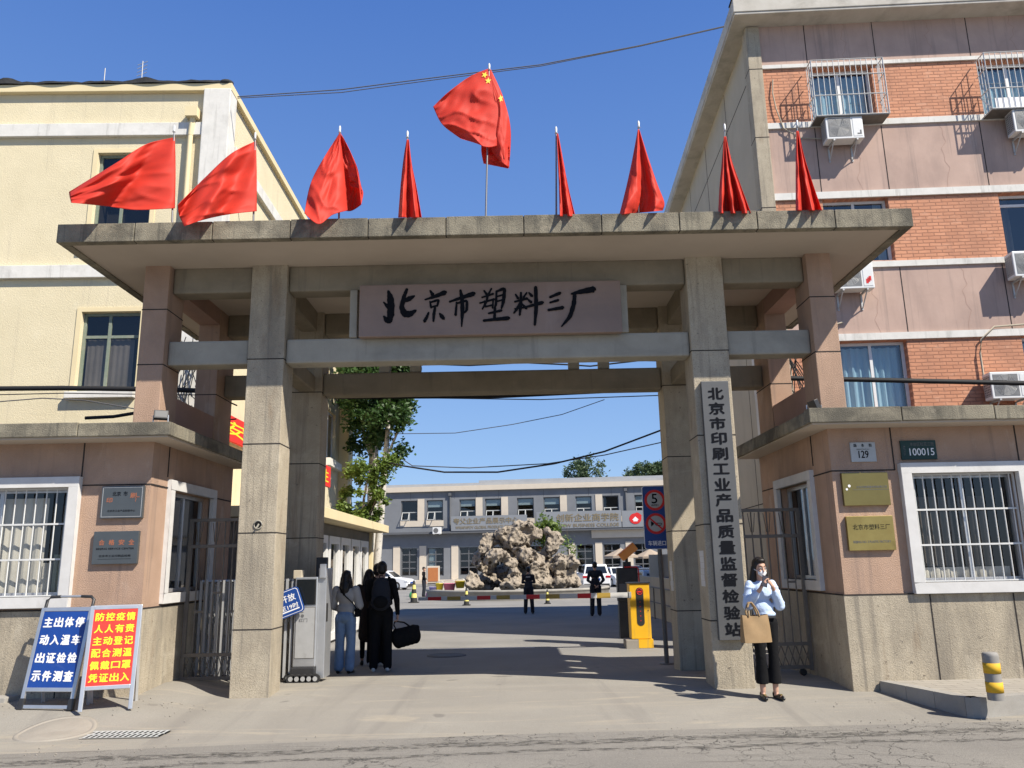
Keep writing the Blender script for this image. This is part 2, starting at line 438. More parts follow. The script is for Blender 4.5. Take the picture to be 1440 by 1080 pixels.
def roadmat():
    m, nt, b = newmat('old_asphalt')
    v = coords(nt)
    c = mixc(nt, ramp(nt, nz(nt, v, .8, 7), .35, .65), (.245, .23, .203), (.20, .188, .168))
    c = mixc(nt, mul(nt, ramp(nt, nz(nt, v, 75, 3, .7), .5, .66), .6), c, (.13, .122, .11))
    c = mixc(nt, mul(nt, ramp(nt, nz(nt, v, 60, 3, .7), .58, .72), .45), c, (.42, .40, .355))
    c = mixc(nt, mul(nt, ramp(nt, nz(nt, coords(nt, (.5, 6, 1)), 1.3, 8, .75, .3), .56, .64), .5), c, (.10, .092, .08))
    # crazed cracks
    n2 = nt.nodes.new('ShaderNodeTexNoise')
    n2.inputs['Scale'].default_value = 5.5
    n2.inputs['Detail'].default_value = 6
    nt.links.new(v, n2.inputs['Vector'])
    s = nt.nodes.new('ShaderNodeVectorMath')
    s.operation = 'SCALE'
    s.inputs['Scale'].default_value = .35
    nt.links.new(n2.outputs['Color'], s.inputs[0])
    a = nt.nodes.new('ShaderNodeVectorMath')
    nt.links.new(v, a.inputs[0])
    nt.links.new(s.outputs[0], a.inputs[1])
    vo = nt.nodes.new('ShaderNodeTexVoronoi')
    vo.feature = 'DISTANCE_TO_EDGE'
    vo.inputs['Scale'].default_value = 3.6
    nt.links.new(a.outputs[0], vo.inputs['Vector'])
    ck = ramp(nt, vo.outputs['Distance'], .030, .006)
    gate = ramp(nt, nz(nt, v, .55, 3), .46, .58)
    mm = nt.nodes.new('ShaderNodeMath')
    mm.operation = 'MULTIPLY'
    nt.links.new(ck, mm.inputs[0])
    nt.links.new(gate, mm.inputs[1])
    c = mixc(nt, mul(nt, mm.outputs[0], .85), c, (.045, .042, .038))
    nt.links.new(c, b.inputs['Base Color'])
    b.inputs['Roughness'].default_value = .92
    b.inputs['Specular IOR Level'].default_value = .25
    p = bump(nt, b, nz(nt, v, 70, 4, .7), .7, .01)
    bump(nt, b, mul(nt, mm.outputs[0], -1), .6, .01, p)
roadmat()
def pavemat():
    m, nt, b = newmat('paving')
    v = coords(nt)
    br = nt.nodes.new('ShaderNodeTexBrick')
    br.inputs['Scale'].default_value = 1.0
    br.inputs['Brick Width'].default_value = .30
    br.inputs['Row Height'].default_value = .15
    br.inputs['Mortar Size'].default_value = .006
    br.inputs['Color1'].default_value = (.34, .31, .26, 1)
    br.inputs['Color2'].default_value = (.29, .265, .225, 1)
    br.inputs['Mortar'].default_value = (.16, .145, .12, 1)
    nt.links.new(v, br.inputs['Vector'])
    c = mixc(nt, mul(nt, ramp(nt, nz(nt, v, 2.2, 7), .45, .7), .5), br.outputs['Color'], (.25, .225, .19))
    nt.links.new(c, b.inputs['Base Color'])
    b.inputs['Roughness'].default_value = .92
    bump(nt, b, nz(nt, v, 60, 4), .4, .006)
pavemat()

# ------------------------------------------------------------------ mesh builder
WO = {}
def wo(o):
    return WO.get(o.name, Vector((0, 0, 0)))
class MB:
    def __init__(s, T=None):
        s.v, s.f, s.m, s.sm, s.T = [], [], [], [], T
    def add(s, vs, fs, m=0, smooth=False):
        n = len(s.v)
        for p in vs:
            p = Vector(p)
            s.v.append(s.T(p) if s.T else p)
        for f in fs:
            s.f.append([i + n for i in f])
            s.m.append(m)
            s.sm.append(smooth)
    def quad(s, *p, m=0):
        s.add(p, [list(range(len(p)))], m)
    def box(s, x0, x1, y0, y1, z0, z1, m=0):
        if x0 > x1: x0, x1 = x1, x0
        if y0 > y1: y0, y1 = y1, y0
        if z0 > z1: z0, z1 = z1, z0
        s.add([(x0, y0, z0), (x1, y0, z0), (x1, y1, z0), (x0, y1, z0), (x0, y0, z1), (x1, y0, z1), (x1, y1, z1), (x0, y1, z1)],
              [(3, 2, 1, 0), (4, 5, 6, 7), (0, 1, 5, 4), (1, 2, 6, 5), (2, 3, 7, 6), (3, 0, 4, 7)], m)
    def frame(s, a, b):
        d = (b - a).normalized()
        u = d.cross(Vector((0, 0, 1)) if abs(d.z) < .95 else Vector((1, 0, 0))).normalized()
        return u, d.cross(u).normalized()
    def cyl(s, a, b, r0, r1=None, n=10, m=0, smooth=True, caps=True):
        a, b = Vector(a), Vector(b)
        r1 = r0 if r1 is None else r1
        u, w = s.frame(a, b)
        vs = []
        for p, r in ((a, r0), (b, r1)):
            for i in range(n):
                t = 2 * math.pi * i / n
                vs.append(p + u * math.cos(t) * r + w * math.sin(t) * r)
        s.add(vs, [(i, (i + 1) % n, n + (i + 1) % n, n + i) for i in range(n)], m, smooth)
        if caps:
            s.add(vs[:n], [list(range(n))[::-1]], m)
            s.add(vs[n:], [list(range(n))], m)
    def bar(s, a, b, w, h=None, m=0):
        s.cyl(a, b, w * .7071, n=4, m=m, smooth=False)
    def tube(s, pts, r, n=6, m=0):
        pts = [Vector(p) for p in pts]
        rs = r if isinstance(r, (list, tuple)) else [r] * len(pts)
        vs, fs = [], []
        for i, p in enumerate(pts):
            d = pts[min(i + 1, len(pts) - 1)] - pts[max(i - 1, 0)]
            u, w = s.frame(Vector((0, 0, 0)), d)
            for k in range(n):
                t = 2 * math.pi * k / n
                vs.append(p + (u * math.cos(t) + w * math.sin(t)) * rs[i])
        for i in range(len(pts) - 1):
            for k in range(n):
                fs.append((i * n + k, i * n + (k + 1) % n, (i + 1) * n + (k + 1) % n, (i + 1) * n + k))
        s.add(vs, fs, m, True)
        s.add(vs[:n], [list(range(n))[::-1]], m)
        s.add(vs[-n:], [list(range(n))], m)
    def ell(s, c, r, n=12, k=8, m=0, rot=None):
        c = Vector(c)
        r = (r, r, r) if isinstance(r, (int, float)) else r
        vs, fs = [], []
        for j in range(k + 1):
            ph = math.pi * j / k
            for i in range(n):
                th = 2 * math.pi * i / n
                p = Vector((r[0] * math.sin(ph) * math.cos(th), r[1] * math.sin(ph) * math.sin(th), r[2] * math.cos(ph)))
                vs.append(c + (rot @ p if rot else p))
        for j in range(k):
            for i in range(n):
                fs.append((j * n + i, (j + 1) * n + i, (j + 1) * n + (i + 1) % n, j * n + (i + 1) % n))
        s.add(vs, fs, m, True)
    def lathe(s, c, prof, n=16, m=0):
        c = Vector(c)
        vs, fs = [], []
        for r, z in prof:
            for i in range(n):
                t = 2 * math.pi * i / n
                vs.append(c + Vector((r * math.cos(t), r * math.sin(t), z)))
        for j in range(len(prof) - 1):
            for i in range(n):
                fs.append((j * n + i, j * n + (i + 1) % n, (j + 1) * n + (i + 1) % n, (j + 1) * n + i))
        s.add(vs, fs, m, True)
    def prism(s, poly, z0, z1, m=0):
        n = len(poly)
        vs = [(x, y, z0) for x, y in poly] + [(x, y, z1) for x, y in poly]
        s.add(vs, [list(range(n))[::-1], list(range(n, 2 * n))] + [(i, (i + 1) % n, n + (i + 1) % n, n + i) for i in range(n)], m)
    def wall(s, u0, u1, v0, v1, ops=(), rev=.12, m=0, mr=None, d=0.0):
        """sheet in local (u, d, v) with real openings and reveals"""
        us = sorted({u0, u1} | {min(max(x, u0), u1) for o in ops for x in o[:2]})
        vs = sorted({v0, v1} | {min(max(x, v0), v1) for o in ops for x in o[2:4]})
        for a, b in zip(us, us[1:]):
            for c, e in zip(vs, vs[1:]):
                mu, mv = (a + b) / 2, (c + e) / 2
                if any(o[0] < mu < o[1] and o[2] < mv < o[3] for o in ops):
                    continue
                s.quad((a, d, c), (b, d, c), (b, d, e), (a, d, e), m=m)
        mr = m if mr is None else mr
        for a, b, c, e in ops:
            s.quad((a, d, c), (a, d, e), (a, d + rev, e), (a, d + rev, c), m=mr)
            s.quad((b, d, e), (b, d, c), (b, d + rev, c), (b, d + rev, e), m=mr)
            s.quad((a, d, e), (b, d, e), (b, d + rev, e), (a, d + rev, e), m=mr)
            s.quad((b, d, c), (a, d, c), (a, d + rev, c), (b, d + rev, c), m=mr)
    def build(s, name, mats, parent=None, origin=None, bevel=0, sharp=None):
        mats = mats if isinstance(mats, (list, tuple)) else [mats]
        if origin is None:
            origin = wo(parent) if parent is not None else Vector((0, 0, 0))
        origin = Vector(origin)
        me = bpy.data.meshes.new(name)
        me.from_pydata([p - origin for p in s.v], [], s.f)
        for mm in mats:
            me.materials.append(M[mm])
        for i, p in enumerate(me.polygons):
            p.material_index = s.m[i]
            p.use_smooth = s.sm[i]
        me.validate()
        me.update()
        return link(name, me, parent, origin, bevel)
def link(name, me, parent=None, origin=Vector((0, 0, 0)), bevel=0):
    o = bpy.data.objects.new(name, me)
    COL.objects.link(o)
    WO[o.name] = Vector(origin)
    if parent is not None:
        o.parent = parent
        o.location = Vector(origin) - wo(parent)
    else:
        o.location = origin
    if bevel:
        bm = bmesh.new()
        bm.from_mesh(me)
        bmesh.ops.remove_doubles(bm, verts=bm.verts, dist=1e-5)
        ed = [e for e in bm.edges if len(e.link_faces) == 2 and e.calc_face_angle(0) > .6 and all(f.material_index == 0 for f in e.link_faces)]
        bmesh.ops.bevel(bm, geom=ed, offset=bevel, segments=2, affect='EDGES', profile=.6)
        bm.to_mesh(me)
        bm.free()
    return o
def tag(o, label, cat, group=None):
    o['label'] = label
    o['category'] = cat
    if group:
        o['group'] = group
    return o
def thing(name, label, cat, loc, group=None):
    o = bpy.data.objects.new(name, None)
    o.empty_display_size = .2
    COL.objects.link(o)
    o.location = loc
    WO[o.name] = Vector(loc)
    return tag(o, label, cat, group)
def struct(o):
    o['kind'] = 'structure'
    return o
def dup(o, loc, label=None, parent=None):
    c = o.copy()
    COL.objects.link(c)
    WO[c.name] = Vector(loc) if parent is None else wo(o)
    if parent is None:
        c.location = loc
    else:
        c.parent = parent
    if label:
        c['label'] = label
    for ch in o.children:
        dup(ch, None, None, c)
    return c
class Fr:
    """upright plane frame: u along the face, d into it, v up"""
    def __init__(s, p, ang):
        s.p = Vector(p)
        s.dir = Vector((math.cos(ang), math.sin(ang), 0))
        s.inw = Vector((-math.sin(ang), math.cos(ang), 0))
    def __call__(s, q):
        return s.p + s.dir * q.x + s.inw * q.y + Vector((0, 0, q.z))
    def px(s, x, y, d=0.0):
        """pixel -> (u, v) on the plane at depth d"""
        r = ray(x, y)
        n = s.inw
        t = (s.p + n * d - Vector((0, 0, CAMH))).dot(n) / r.dot(n)
        q = Vector((0, 0, CAMH)) + r * t - s.p
        return q.dot(s.dir), q.z + s.p.z - s.p.z
def window(parent, fr, u0, u1, v0, v1, d=.12, ft=.055, mull=(.5,), trans=(), mat='pvc_white', glass='glass', room='dark_room', rdep=.5, curtain=None, name='window', fd=.05):
    mb = MB(fr)
    mb.box(u0, u1, d, d + fd, v0, v0 + ft)
    mb.box(u0, u1, d, d + fd, v1 - ft, v1)
    mb.box(u0, u0 + ft, d, d + fd, v0 + ft, v1 - ft)
    mb.box(u1 - ft, u1, d, d + fd, v0 + ft, v1 - ft)
    for k in mull:
        c = u0 + (u1 - u0) * k
        mb.box(c - ft * .5, c + ft * .5, d + .004, d + fd - .004, v0 + ft, v1 - ft)
    for k in trans:
        c = v0 + (v1 - v0) * k
        mb.box(u0 + ft, u1 - ft, d + .008, d + fd - .008, c - ft * .5, c + ft * .5)
    org = fr(Vector((u0, d, v0)))
    w = mb.build(name, mat, parent, org)
    p = MB(fr)
    p.quad((u0 + ft, d + fd * .5, v0 + ft), (u1 - ft, d + fd * .5, v0 + ft), (u1 - ft, d + fd * .5, v1 - ft), (u0 + ft, d + fd * .5, v1 - ft))
    p.build('pane', glass, w)
    q = MB(fr)
    a, b = d + fd + .003, d + fd + rdep
    q.quad((u0, b, v0), (u1, b, v0), (u1, b, v1), (u0, b, v1))
    q.quad((u0, a, v0), (u0, b, v0), (u0, b, v1), (u0, a, v1))
    q.quad((u1, b, v0), (u1, a, v0), (u1, a, v1), (u1, b, v1))
    q.quad((u0, a, v1), (u0, b, v1), (u1, b, v1), (u1, a, v1))
    q.quad((u0, b, v0), (u0, a, v0), (u1, a, v0), (u1, b, v0))
    q.build('interior', room, w)
    if curtain:
        for cm, f0, f1, g0, g1, amp in curtain:
            c = MB(fr)
            n = 40
            ua, ub = u0 + ft + (u1 - u0 - 2 * ft) * f0, u0 + ft + (u1 - u0 - 2 * ft) * f1
            va, vb = v0 + .02 + (v1 - v0 - .04) * g0, v0 + .02 + (v1 - v0 - .04) * g1
            pts = [(ua + (ub - ua) * i / n, d + fd + .035 + amp + amp * math.sin(i * 1.3) + amp * .5 * math.sin(i * .51)) for i in range(n + 1)]
            for (x, y), (x2, y2) in zip(pts, pts[1:]):
                c.quad((x, y, va), (x2, y2, va), (x2, y2, vb), (x, y, vb))
            c.build('curtain', cm, w)
    return w

GL = {}
def glyph(body, bold=0.0):
    k = (body, bold)
    if k not in GL:
        c = bpy.data.curves.new('txt', 'FONT')
        c.body = body
        c.size = 1
        c.offset = bold
        c.resolution_u = 3
        o = bpy.data.objects.new('txt', c)
        COL.objects.link(o)
        bpy.context.view_layer.update()
        dg = bpy.context.evaluated_depsgraph_get()
        me = bpy.data.meshes.new_from_object(o.evaluated_get(dg))
        vs = [(v.co.x, v.co.y) for v in me.vertices]
        fs = [list(p.vertices) for p in me.polygons]
        bpy.data.objects.remove(o)
        bpy.data.curves.remove(c)
        bpy.data.meshes.remove(me)
        GL[k] = (vs, fs)
    return GL[k]
def text(mb, body, cx, cz, w, h, y, bold=0.015, m=0, shear=0.0, rot=0.0):
    """fit the text into w x h centred on (cx, cz) in the local xz plane, at depth y; heavier weights are laid as close shifted strokes"""
    vs, fs = glyph(body, 0.0)
    if not vs:
        return
    x0, x1 = min(v[0] for v in vs), max(v[0] for v in vs)
    y0, y1 = min(v[1] for v in vs), max(v[1] for v in vs)
    e = bold * 1.0 * min(abs(h), abs(w))
    sh = [(0, 0)] + ([(e, 0), (-e, 0), (0, e * .7), (0, -e * .7)] if bold > .004 else [])
    for i, (ex, ez) in enumerate(sh):
        out = []
        for a, b in vs:
            X = ((a - x0) / (x1 - x0) - .5) * (w - 2 * e)
            Z = ((b - y0) / (y1 - y0) - .5) * (h - 1.4 * e)
            out.append((cx + X + ex, y - .00012 * i, cz + Z + ez))
        mb.add(out, fs, m)
def blob(name, shapes, voxel, mat, parent, smooth=4, T=None, keep=None, fac=.5):
    """union of capsules ('c',p,r,q,s) and ellipsoids ('e',c,r[,rot]) fused into one continuous skin"""
    mb = MB(T)
    for s in shapes:
        if s[0] == 'c':
            mb.cyl(s[1], s[3], s[2], s[4], n=14)
            mb.ell(s[1], s[2], 14, 8)
            mb.ell(s[3], s[4], 14, 8)
        elif s[0] == 'k':
            mb.cyl(s[1], s[3], s[2], s[4], n=18)
        elif s[0] == 'e':
            mb.ell(s[1], s[2], 18, 12, rot=s[3] if len(s) > 3 else None)
        else:
            mb.box(*s[1])
    org = wo(parent) if parent is not None else Vector((0, 0, 0))
    me = bpy.data.meshes.new('tmp')
    me.from_pydata([p - org for p in mb.v], [], mb.f)
    o = bpy.data.objects.new('tmp', me)
    COL.objects.link(o)
    r = o.modifiers.new('r', 'REMESH')
    r.mode = 'VOXEL'
    r.voxel_size = voxel
    if smooth:
        q = o.modifiers.new('s', 'SMOOTH')
        q.iterations = smooth
        q.factor = fac
    if keep:
        keep(o)
    bpy.context.view_layer.update()
    dg = bpy.context.evaluated_depsgraph_get()
    m2 = bpy.data.meshes.new_from_object(o.evaluated_get(dg))
    m2.name = name
    bpy.data.objects.remove(o)
    m2.materials.clear()
    m2.materials.append(M[mat])
    m2.polygons.foreach_set('use_smooth', [True] * len(m2.polygons))
    return link(name, m2, parent, org)

# ================================================================== GROUND
def ground():
    mb = MB()
    xs = [-400, -120, -40, -20, -12] + [-9 + i * .5 for i in range(37)] + [12, 20, 40, 120, 400]
    ys = [-60, -10, 0, 4, 7, 8] + [8.7 + .1 * i for i in range(34)] + [12.2, 12.6, 13, 13.5, 14, 14.5, 15, 16, 18, 20, 24, 30, 38, 45, 60, 90, 150, 400, 900]
    xs = sorted(set(xs + [-3.6 - .05 * i for i in range(22)]))
    vs = [(x, y, zg(y, x)) for y in ys for x in xs]
    n = len(xs)
    fs = [(j * n + i, j * n + i + 1, (j + 1) * n + i + 1, (j + 1) * n + i) for j in range(len(ys) - 1) for i in range(n - 1)]
    mb.add(vs, fs, 0, True)
    struct(mb.build('ground', 'apron_concrete'))
    # carriageway laid against the apron
    edge = [(-60, 5.6), (-20, 7.0), (-9, 7.75), (-4.84, 8.06), (-2.5, 8.3), (-.07, 8.52), (2.7, 8.63), (4.2, 8.66), (8, 8.68), (20, 8.69), (60, 8.69)]
    mb = MB()
    for (a, b), (c, d) in zip(edge, edge[1:]):
        mb.quad((a, -40, .004), (c, -40, .004), (c, d, .004), (a, b, .004))
    struct(mb.build('road', 'old_asphalt'))
    mb = MB()
    for off, w in ((.42, .10), (.78, .05)):
        P = []
        for (a, b), (c, d) in zip(edge[2:9], edge[3:10]):
            for k in range(12):
                t = k / 12
                x = a + (c - a) * t
                P.append((x, b + (d - b) * t - off + .03 * math.sin(x * 2.3 + off * 9) + .02 * math.sin(x * 6.1)))
        for (a, b), (c, d) in zip(P, P[1:]):
            mb.quad((a, b - w, .008), (c, d - w, .008), (c, d + w, .008), (a, b + w, .008))
    struct(mb.build('road_marking', 'seam_patch'))
ground()
# raised pavement on the right with its kerb
mb = MB()
poly = [(4.33, 10.19), (4.66, 8.93), (4.70, 8.88), (4.78, 8.87), (5.6, 9.08), (9, 9.15), (30, 9.2), (30, 10.19)]
mb.prism(poly, -.05, .20, 0)
struct(mb.build('pavement', 'paving', bevel=0))
mb = MB()
kp = [(4.32, 10.15), (4.65, 8.90), (4.69, 8.86), (4.78, 8.85), (5.6, 9.06), (9, 9.13), (30, 9.18)]
for i, ((a, b), (c, d)) in enumerate(zip(kp, kp[1:])):
    dx, dy = c - a, d - b
    L = math.hypot(dx, dy)
    nx, ny = -dy / L * .13, dx / L * .13
    k = max(1, round(L / .7)) if i != 5 else 26
    if i == 0: k = 3
    for q in range(k):
        g0, g1 = q / k, (q + 1) / k - (.006 / L if L > .3 else 0)
        P = [(a + dx * g0, b + dy * g0), (a + dx * g1, b + dy * g1), (a + dx * g1 + nx, b + dy * g1 + ny), (a + dx * g0 + nx, b + dy * g0 + ny)]
        mb.prism(P, -.06, .206)
struct(mb.build('kerb', 'kerb_stone'))
mb = MB()
mb.prism([(-14, 9.95), (-6.02, 9.98), (-5.95, 10.19), (-14, 10.19)], -.05, .23)
struct(mb.build('step', 'kerb_stone', bevel=.012))
# covers and drain
def cover(x, y, rx, mat, label):
    p = gp(x, y)
    mb = MB(lambda q: Vector((q.x, q.y, zg(q.y, q.x) + q.z)))
    mb.lathe((p.x, p.y, 0), [(0, .012), (rx * .45, .012), (rx * .9, .012), (rx * .93, .006), (rx * .95, .006), (rx * .97, .014), (rx * 1.06, .012), (rx * 1.1, -.02)], 36)
    tag(mb.build('manhole_cover', mat, None, p), label, 'manhole cover')
cover(78, 1030, .36, 'concrete_cover', 'pale round concrete manhole cover in the apron below the blue notice board')
cover(628, 922, .35, 'iron_cover', 'dark round iron manhole cover in the shaded drive under the gate canopy')
p = gp(178, 1014)
def onto(q):
    return Vector((q.x, q.y, zg(q.y, q.x) + q.z))
mb = MB(onto)
for i in range(14):
    x = p.x - .39 + i * .056
    for k in range(2):
        y0, y1 = p.y - .12 + .125 * k, p.y - .005 + .125 * k
        mb.quad((x + .03 + .02 * k, y0, .010), (x + .056 + .02 * k, y0, .010), (x + .066 + .02 * k, y1, .010), (x + .04 + .02 * k, y1, .010), m=1)
        mb.quad((x + .004 + .02 * k, y0, .012), (x + .03 + .02 * k, y0, .012), (x + .04 + .02 * k, y1, .012), (x + .014 + .02 * k, y1, .012))
for y in (-.15, -.005, .12):
    for i in range(16):
        x = p.x - .40 + i * .05
        mb.quad((x, p.y + y, .013), (x + .05, p.y + y, .013), (x + .05, p.y + y + .02, .013), (x, p.y + y + .02, .013))
tag(mb.build('drain_grate', ['drain_white', 'pit_dark'], None, p), 'pale slotted drain grate in the ground in front of the red notice board', 'drain')

# ================================================================== GATE PORTAL
G0 = Vector((-.3, 11.8, .1))
gate = thing('gate_portal', 'concrete gate portal with flat canopy on four pillars and tie beams spanning the drive', 'gateway', G0)
ZS = 5.735
def pillar(x0, x1, y0, y1, z0, z1, mat, joints):
    mb = MB()
    mb.box(x0, x1, y0, y1, z0, z1)
    for z in joints:
        e = .003
        mb.box(x0 - e, x1 + e, y0 - e, y1 + e, z - .007, z + .007, 1)
    mb.build('pillar', [mat, 'joint_dark'], gate, bevel=.012)
JJ = [.91, 2.10, 3.25, 4.40]
for x0, x1 in ((-3.55, -3.06), (2.42, 2.92)):
    pillar(x0, x1, 10.45, 10.93, -.25, ZS + .02, 'washed_stone', JJ)
    pillar(x0, x1, 12.60, 13.08, -.25, ZS + .02, 'washed_stone', JJ)
# outer piers standing on the gatehouses, tied by a sill wall and a head beam
for sx, x0, x1 in ((-1, -5.0, -4.66), (1, 4.06, 4.40)):
    for y0, y1 in ((10.40, 10.92), (12.36, 13.08)):
        pillar(x0, x1, y0, y1, 3.40, ZS + .02, 'pink_roughcast', [4.34, 5.11])
    mb = MB()
    mb.box(x0 + .01, x1 - .01, 10.93, 12.35, 3.40, 3.98)
    mb.build('sill_wall', 'pink_smooth', gate)
    mb = MB()
    mb.box(x0 + .01, x1 - .01, 10.93, 12.35, 5.48, ZS + .01)
    mb.build('tie_beam', 'pink_smooth', gate)
def beam(x0, x1, y0, y1, z0, z1, mat='grey_render', bev=.03):
    mb = MB()
    mb.box(x0, x1, y0, y1, z0, z1)
    mb.build('beam', mat, gate, bevel=bev)
for y0 in (10.52, 12.67):
    for x0, x1 in ((-4.655, -3.555), (-3.055, 2.415), (2.925, 4.055)):
        beam(x0, x1, y0, y0 + .30, 5.37, ZS + .012, 'brown_render')
        z0, z1 = (4.35, 4.69) if y0 < 11 else (4.36, 4.72)
        beam(x0, x1, y0, y0 + .30, z0, z1, 'grey_render' if y0 < 11 else 'brown_render')
for x in (-3.42, 2.55):
    beam(x, x + .26, 10.935, 12.595, 5.40, ZS + .008, 'brown_render')
    beam(x, x + .26, 10.935, 12.595, 4.40, 4.66, 'brown_render')
for x in (-2.16, -1.66, .93, 1.42):
    beam(x, x + .17, 12.70, 12.92, 4.722, 5.368, 'grey_render', .01)
for x in (-2.20, 1.50):
    beam(x, x + .10, 10.50, 10.80, 4.693, 5.367, 'grey_render', .006)
for X, px_, y0, y1 in ((2.42, 996, 786, 812), (2.42, 951, 790, 830)):
    a, b = atx(px_ - 3, y0, X - .004), atx(px_ + 4, y1, X - .004)
    mb = MB()
    ya, yb = min(a.y, b.y), max(a.y, b.y)
    if px_ < 960:
        ya, yb = 12.70, 12.95
    else:
        ya, yb = 10.56, 10.80
    zc = (a.z + b.z) / 2
    for k in range(6):
        h = .075
        mb.box(X - .004, X - .001, ya + .05 * random.random(), yb - .05 * random.random(), zc - .23 + h * k, zc - .23 + h * (k + .97))
    mb.build('paper_notice', 'white_surround', gate)
c = at(363, 738, 10.45)
mb = MB()
mb.cyl((c.x, 10.44, c.z), (c.x, 10.452, c.z), .045, n=16, m=1)
mb.tube([(c.x + .052 * math.cos(t * math.pi / 9), 10.443, c.z + .052 * math.sin(t * math.pi / 9)) for t in range(19)], .009, 5)
mb.tube([(c.x - .02, 10.42, c.z - .05), (c.x + .0, 10.43, c.z - .02), (c.x + .01, 10.44, c.z + .01)], .012, 6)
mb.build('pipe_hole', ['grey_render', 'pit_dark'], gate)
# canopy slab with edge fascia blocks
CX0, CX1, CY0, CY1, CZ1 = -5.72, 5.12, 9.48, 14.05, 5.965
mb = MB()
mb.box(CX0 + .05, CX1 - .05, CY0 + .05, CY1 - .05, ZS, CZ1 - .03)
mb.build('canopy_slab', 'soffit_paint', gate)
mb = MB()
n = 11
for i in range(n):
    a, b = CX0 + (CX1 - CX0) * i / n, CX0 + (CX1 - CX0) * (i + 1) / n - .012
    mb.box(a, b, CY0, CY0 + .12, ZS - .02, CZ1 + .006 * random.uniform(-1, 1))
    mb.box(a, b, CY1 - .12, CY1, ZS - .02, CZ1)
for i in range(5):
    a, b = CY0 + .125 + (CY1 - CY0 - .25) * i / 5, CY0 + .125 + (CY1 - CY0 - .25) * (i + 1) / 5 - .012
    mb.box(CX0, CX0 + .12, a, b, ZS - .02, CZ1)
    mb.box(CX1 - .132, CX1 - .012, a, b, ZS - .02, CZ1)
mb.build('canopy_fascia', 'fascia_stone', gate, bevel=.008)
mb = MB()
mb.box(CX0 + .01, CX1 - .02, CY0 + .012, CY0 + .11, ZS - .015, CZ1 - .012)
mb.build('fascia_joint', 'joint_dark', gate)
mb = MB()
mb.box(CX0 + .13, CX1 - .14, CY0 + .13, CY1 - .13, CZ1 - .028, CZ1 - .005)
mb.build('canopy_roofing', 'tar_felt', gate)

# calligraphy board hung between the posts
BY = 10.38
p0, p1 = at(504, 474, BY), at(872, 394, BY)
nb = thing('name_board', 'long brown board with black brush lettering hung under the canopy', 'sign board', ((p0.x + p1.x) / 2, BY, p0.z))
mb = MB()
mb.box(p0.x, p1.x, BY, BY + .10, p0.z, p1.z)
STR = [
 [(226, 100, 9), (236, 130, 26), (240, 180, 30), (232, 246, 22)], [(204, 154, 6), (226, 178, 18), (246, 186, 12)], [(205, 222, 8), (222, 246, 26), (252, 212, 10)],
 [(316, 92, 12), (302, 128, 16), (290, 178, 20), (304, 210, 28), (330, 212, 26), (359, 194, 10)], [(352, 124, 8), (326, 138, 22), (300, 152, 8)],
 [(428, 98, 7), (441, 119, 16)], [(403, 142, 6), (450, 127, 14), (500, 107, 20)], [(427, 150, 6), (433, 180, 10)], [(430, 155, 8), (470, 142, 11), (462, 173, 8)], [(434, 178, 8), (464, 170, 8)],
 [(452, 180, 10), (446, 214, 13), (444, 246, 8)], [(421, 204, 8), (412, 226, 12), (401, 246, 14)], [(474, 208, 7), (484, 222, 18), (494, 234, 12)],
 [(574, 96, 9), (580, 126, 16)], [(522, 152, 8), (580, 132, 14), (638, 113, 20)], [(556, 155, 8), (551, 216, 11)], [(556, 160, 8), (606, 145, 11), (605, 190, 12), (594, 206, 6)], [(582, 128, 14), (584, 190, 18), (580, 272, 5)],
 [(688, 98, 7), (701, 116, 11)], [(724, 88, 7), (708, 119, 9)], [(678, 131, 7), (732, 114, 10)], [(668, 158, 7), (737, 140, 10)], [(706, 116, 9), (701, 150, 10), (680, 187, 7)], [(690, 148, 7), (695, 176, 8)], [(694, 176, 7), (728, 168, 8)], [(732, 144, 7), (729, 182, 8)],
 [(748, 100, 8), (746, 165, 11), (736, 188, 6)], [(750, 102, 9), (788, 86, 14), (782, 150, 14), (772, 184, 8)], [(754, 126, 7), (780, 118, 8)], [(752, 150, 7), (780, 142, 8)],
 [(710, 208, 8), (772, 194, 11)], [(741, 180, 10), (738, 238, 12)], [(686, 243, 10), (740, 237, 13), (806, 231, 17)],
 [(836, 152, 8), (896, 136, 11)], [(866, 108, 9), (866, 160, 13), (860, 216, 9)], [(840, 116, 7), (852, 136, 11)], [(894, 108, 7), (878, 132, 9)], [(862, 156, 8), (848, 185, 12), (832, 206, 7)], [(868, 160, 7), (892, 184, 12)], [(836, 186, 6), (892, 178, 8)],
 [(904, 108, 7), (919, 124, 13)], [(899, 140, 7), (915, 154, 13)], [(888, 178, 9), (970, 156, 15)], [(937, 82, 14), (940, 176, 17), (933, 264, 9)],
 [(1006, 130, 10), (1054, 110, 14)], [(1006, 156, 8), (1046, 144, 11)], [(998, 192, 10), (1068, 180, 15)],
 [(1110, 114, 8), (1150, 104, 18), (1216, 92, 26)], [(1126, 108, 13), (1122, 160, 18), (1104, 222, 17), (1062, 271, 6)],
]
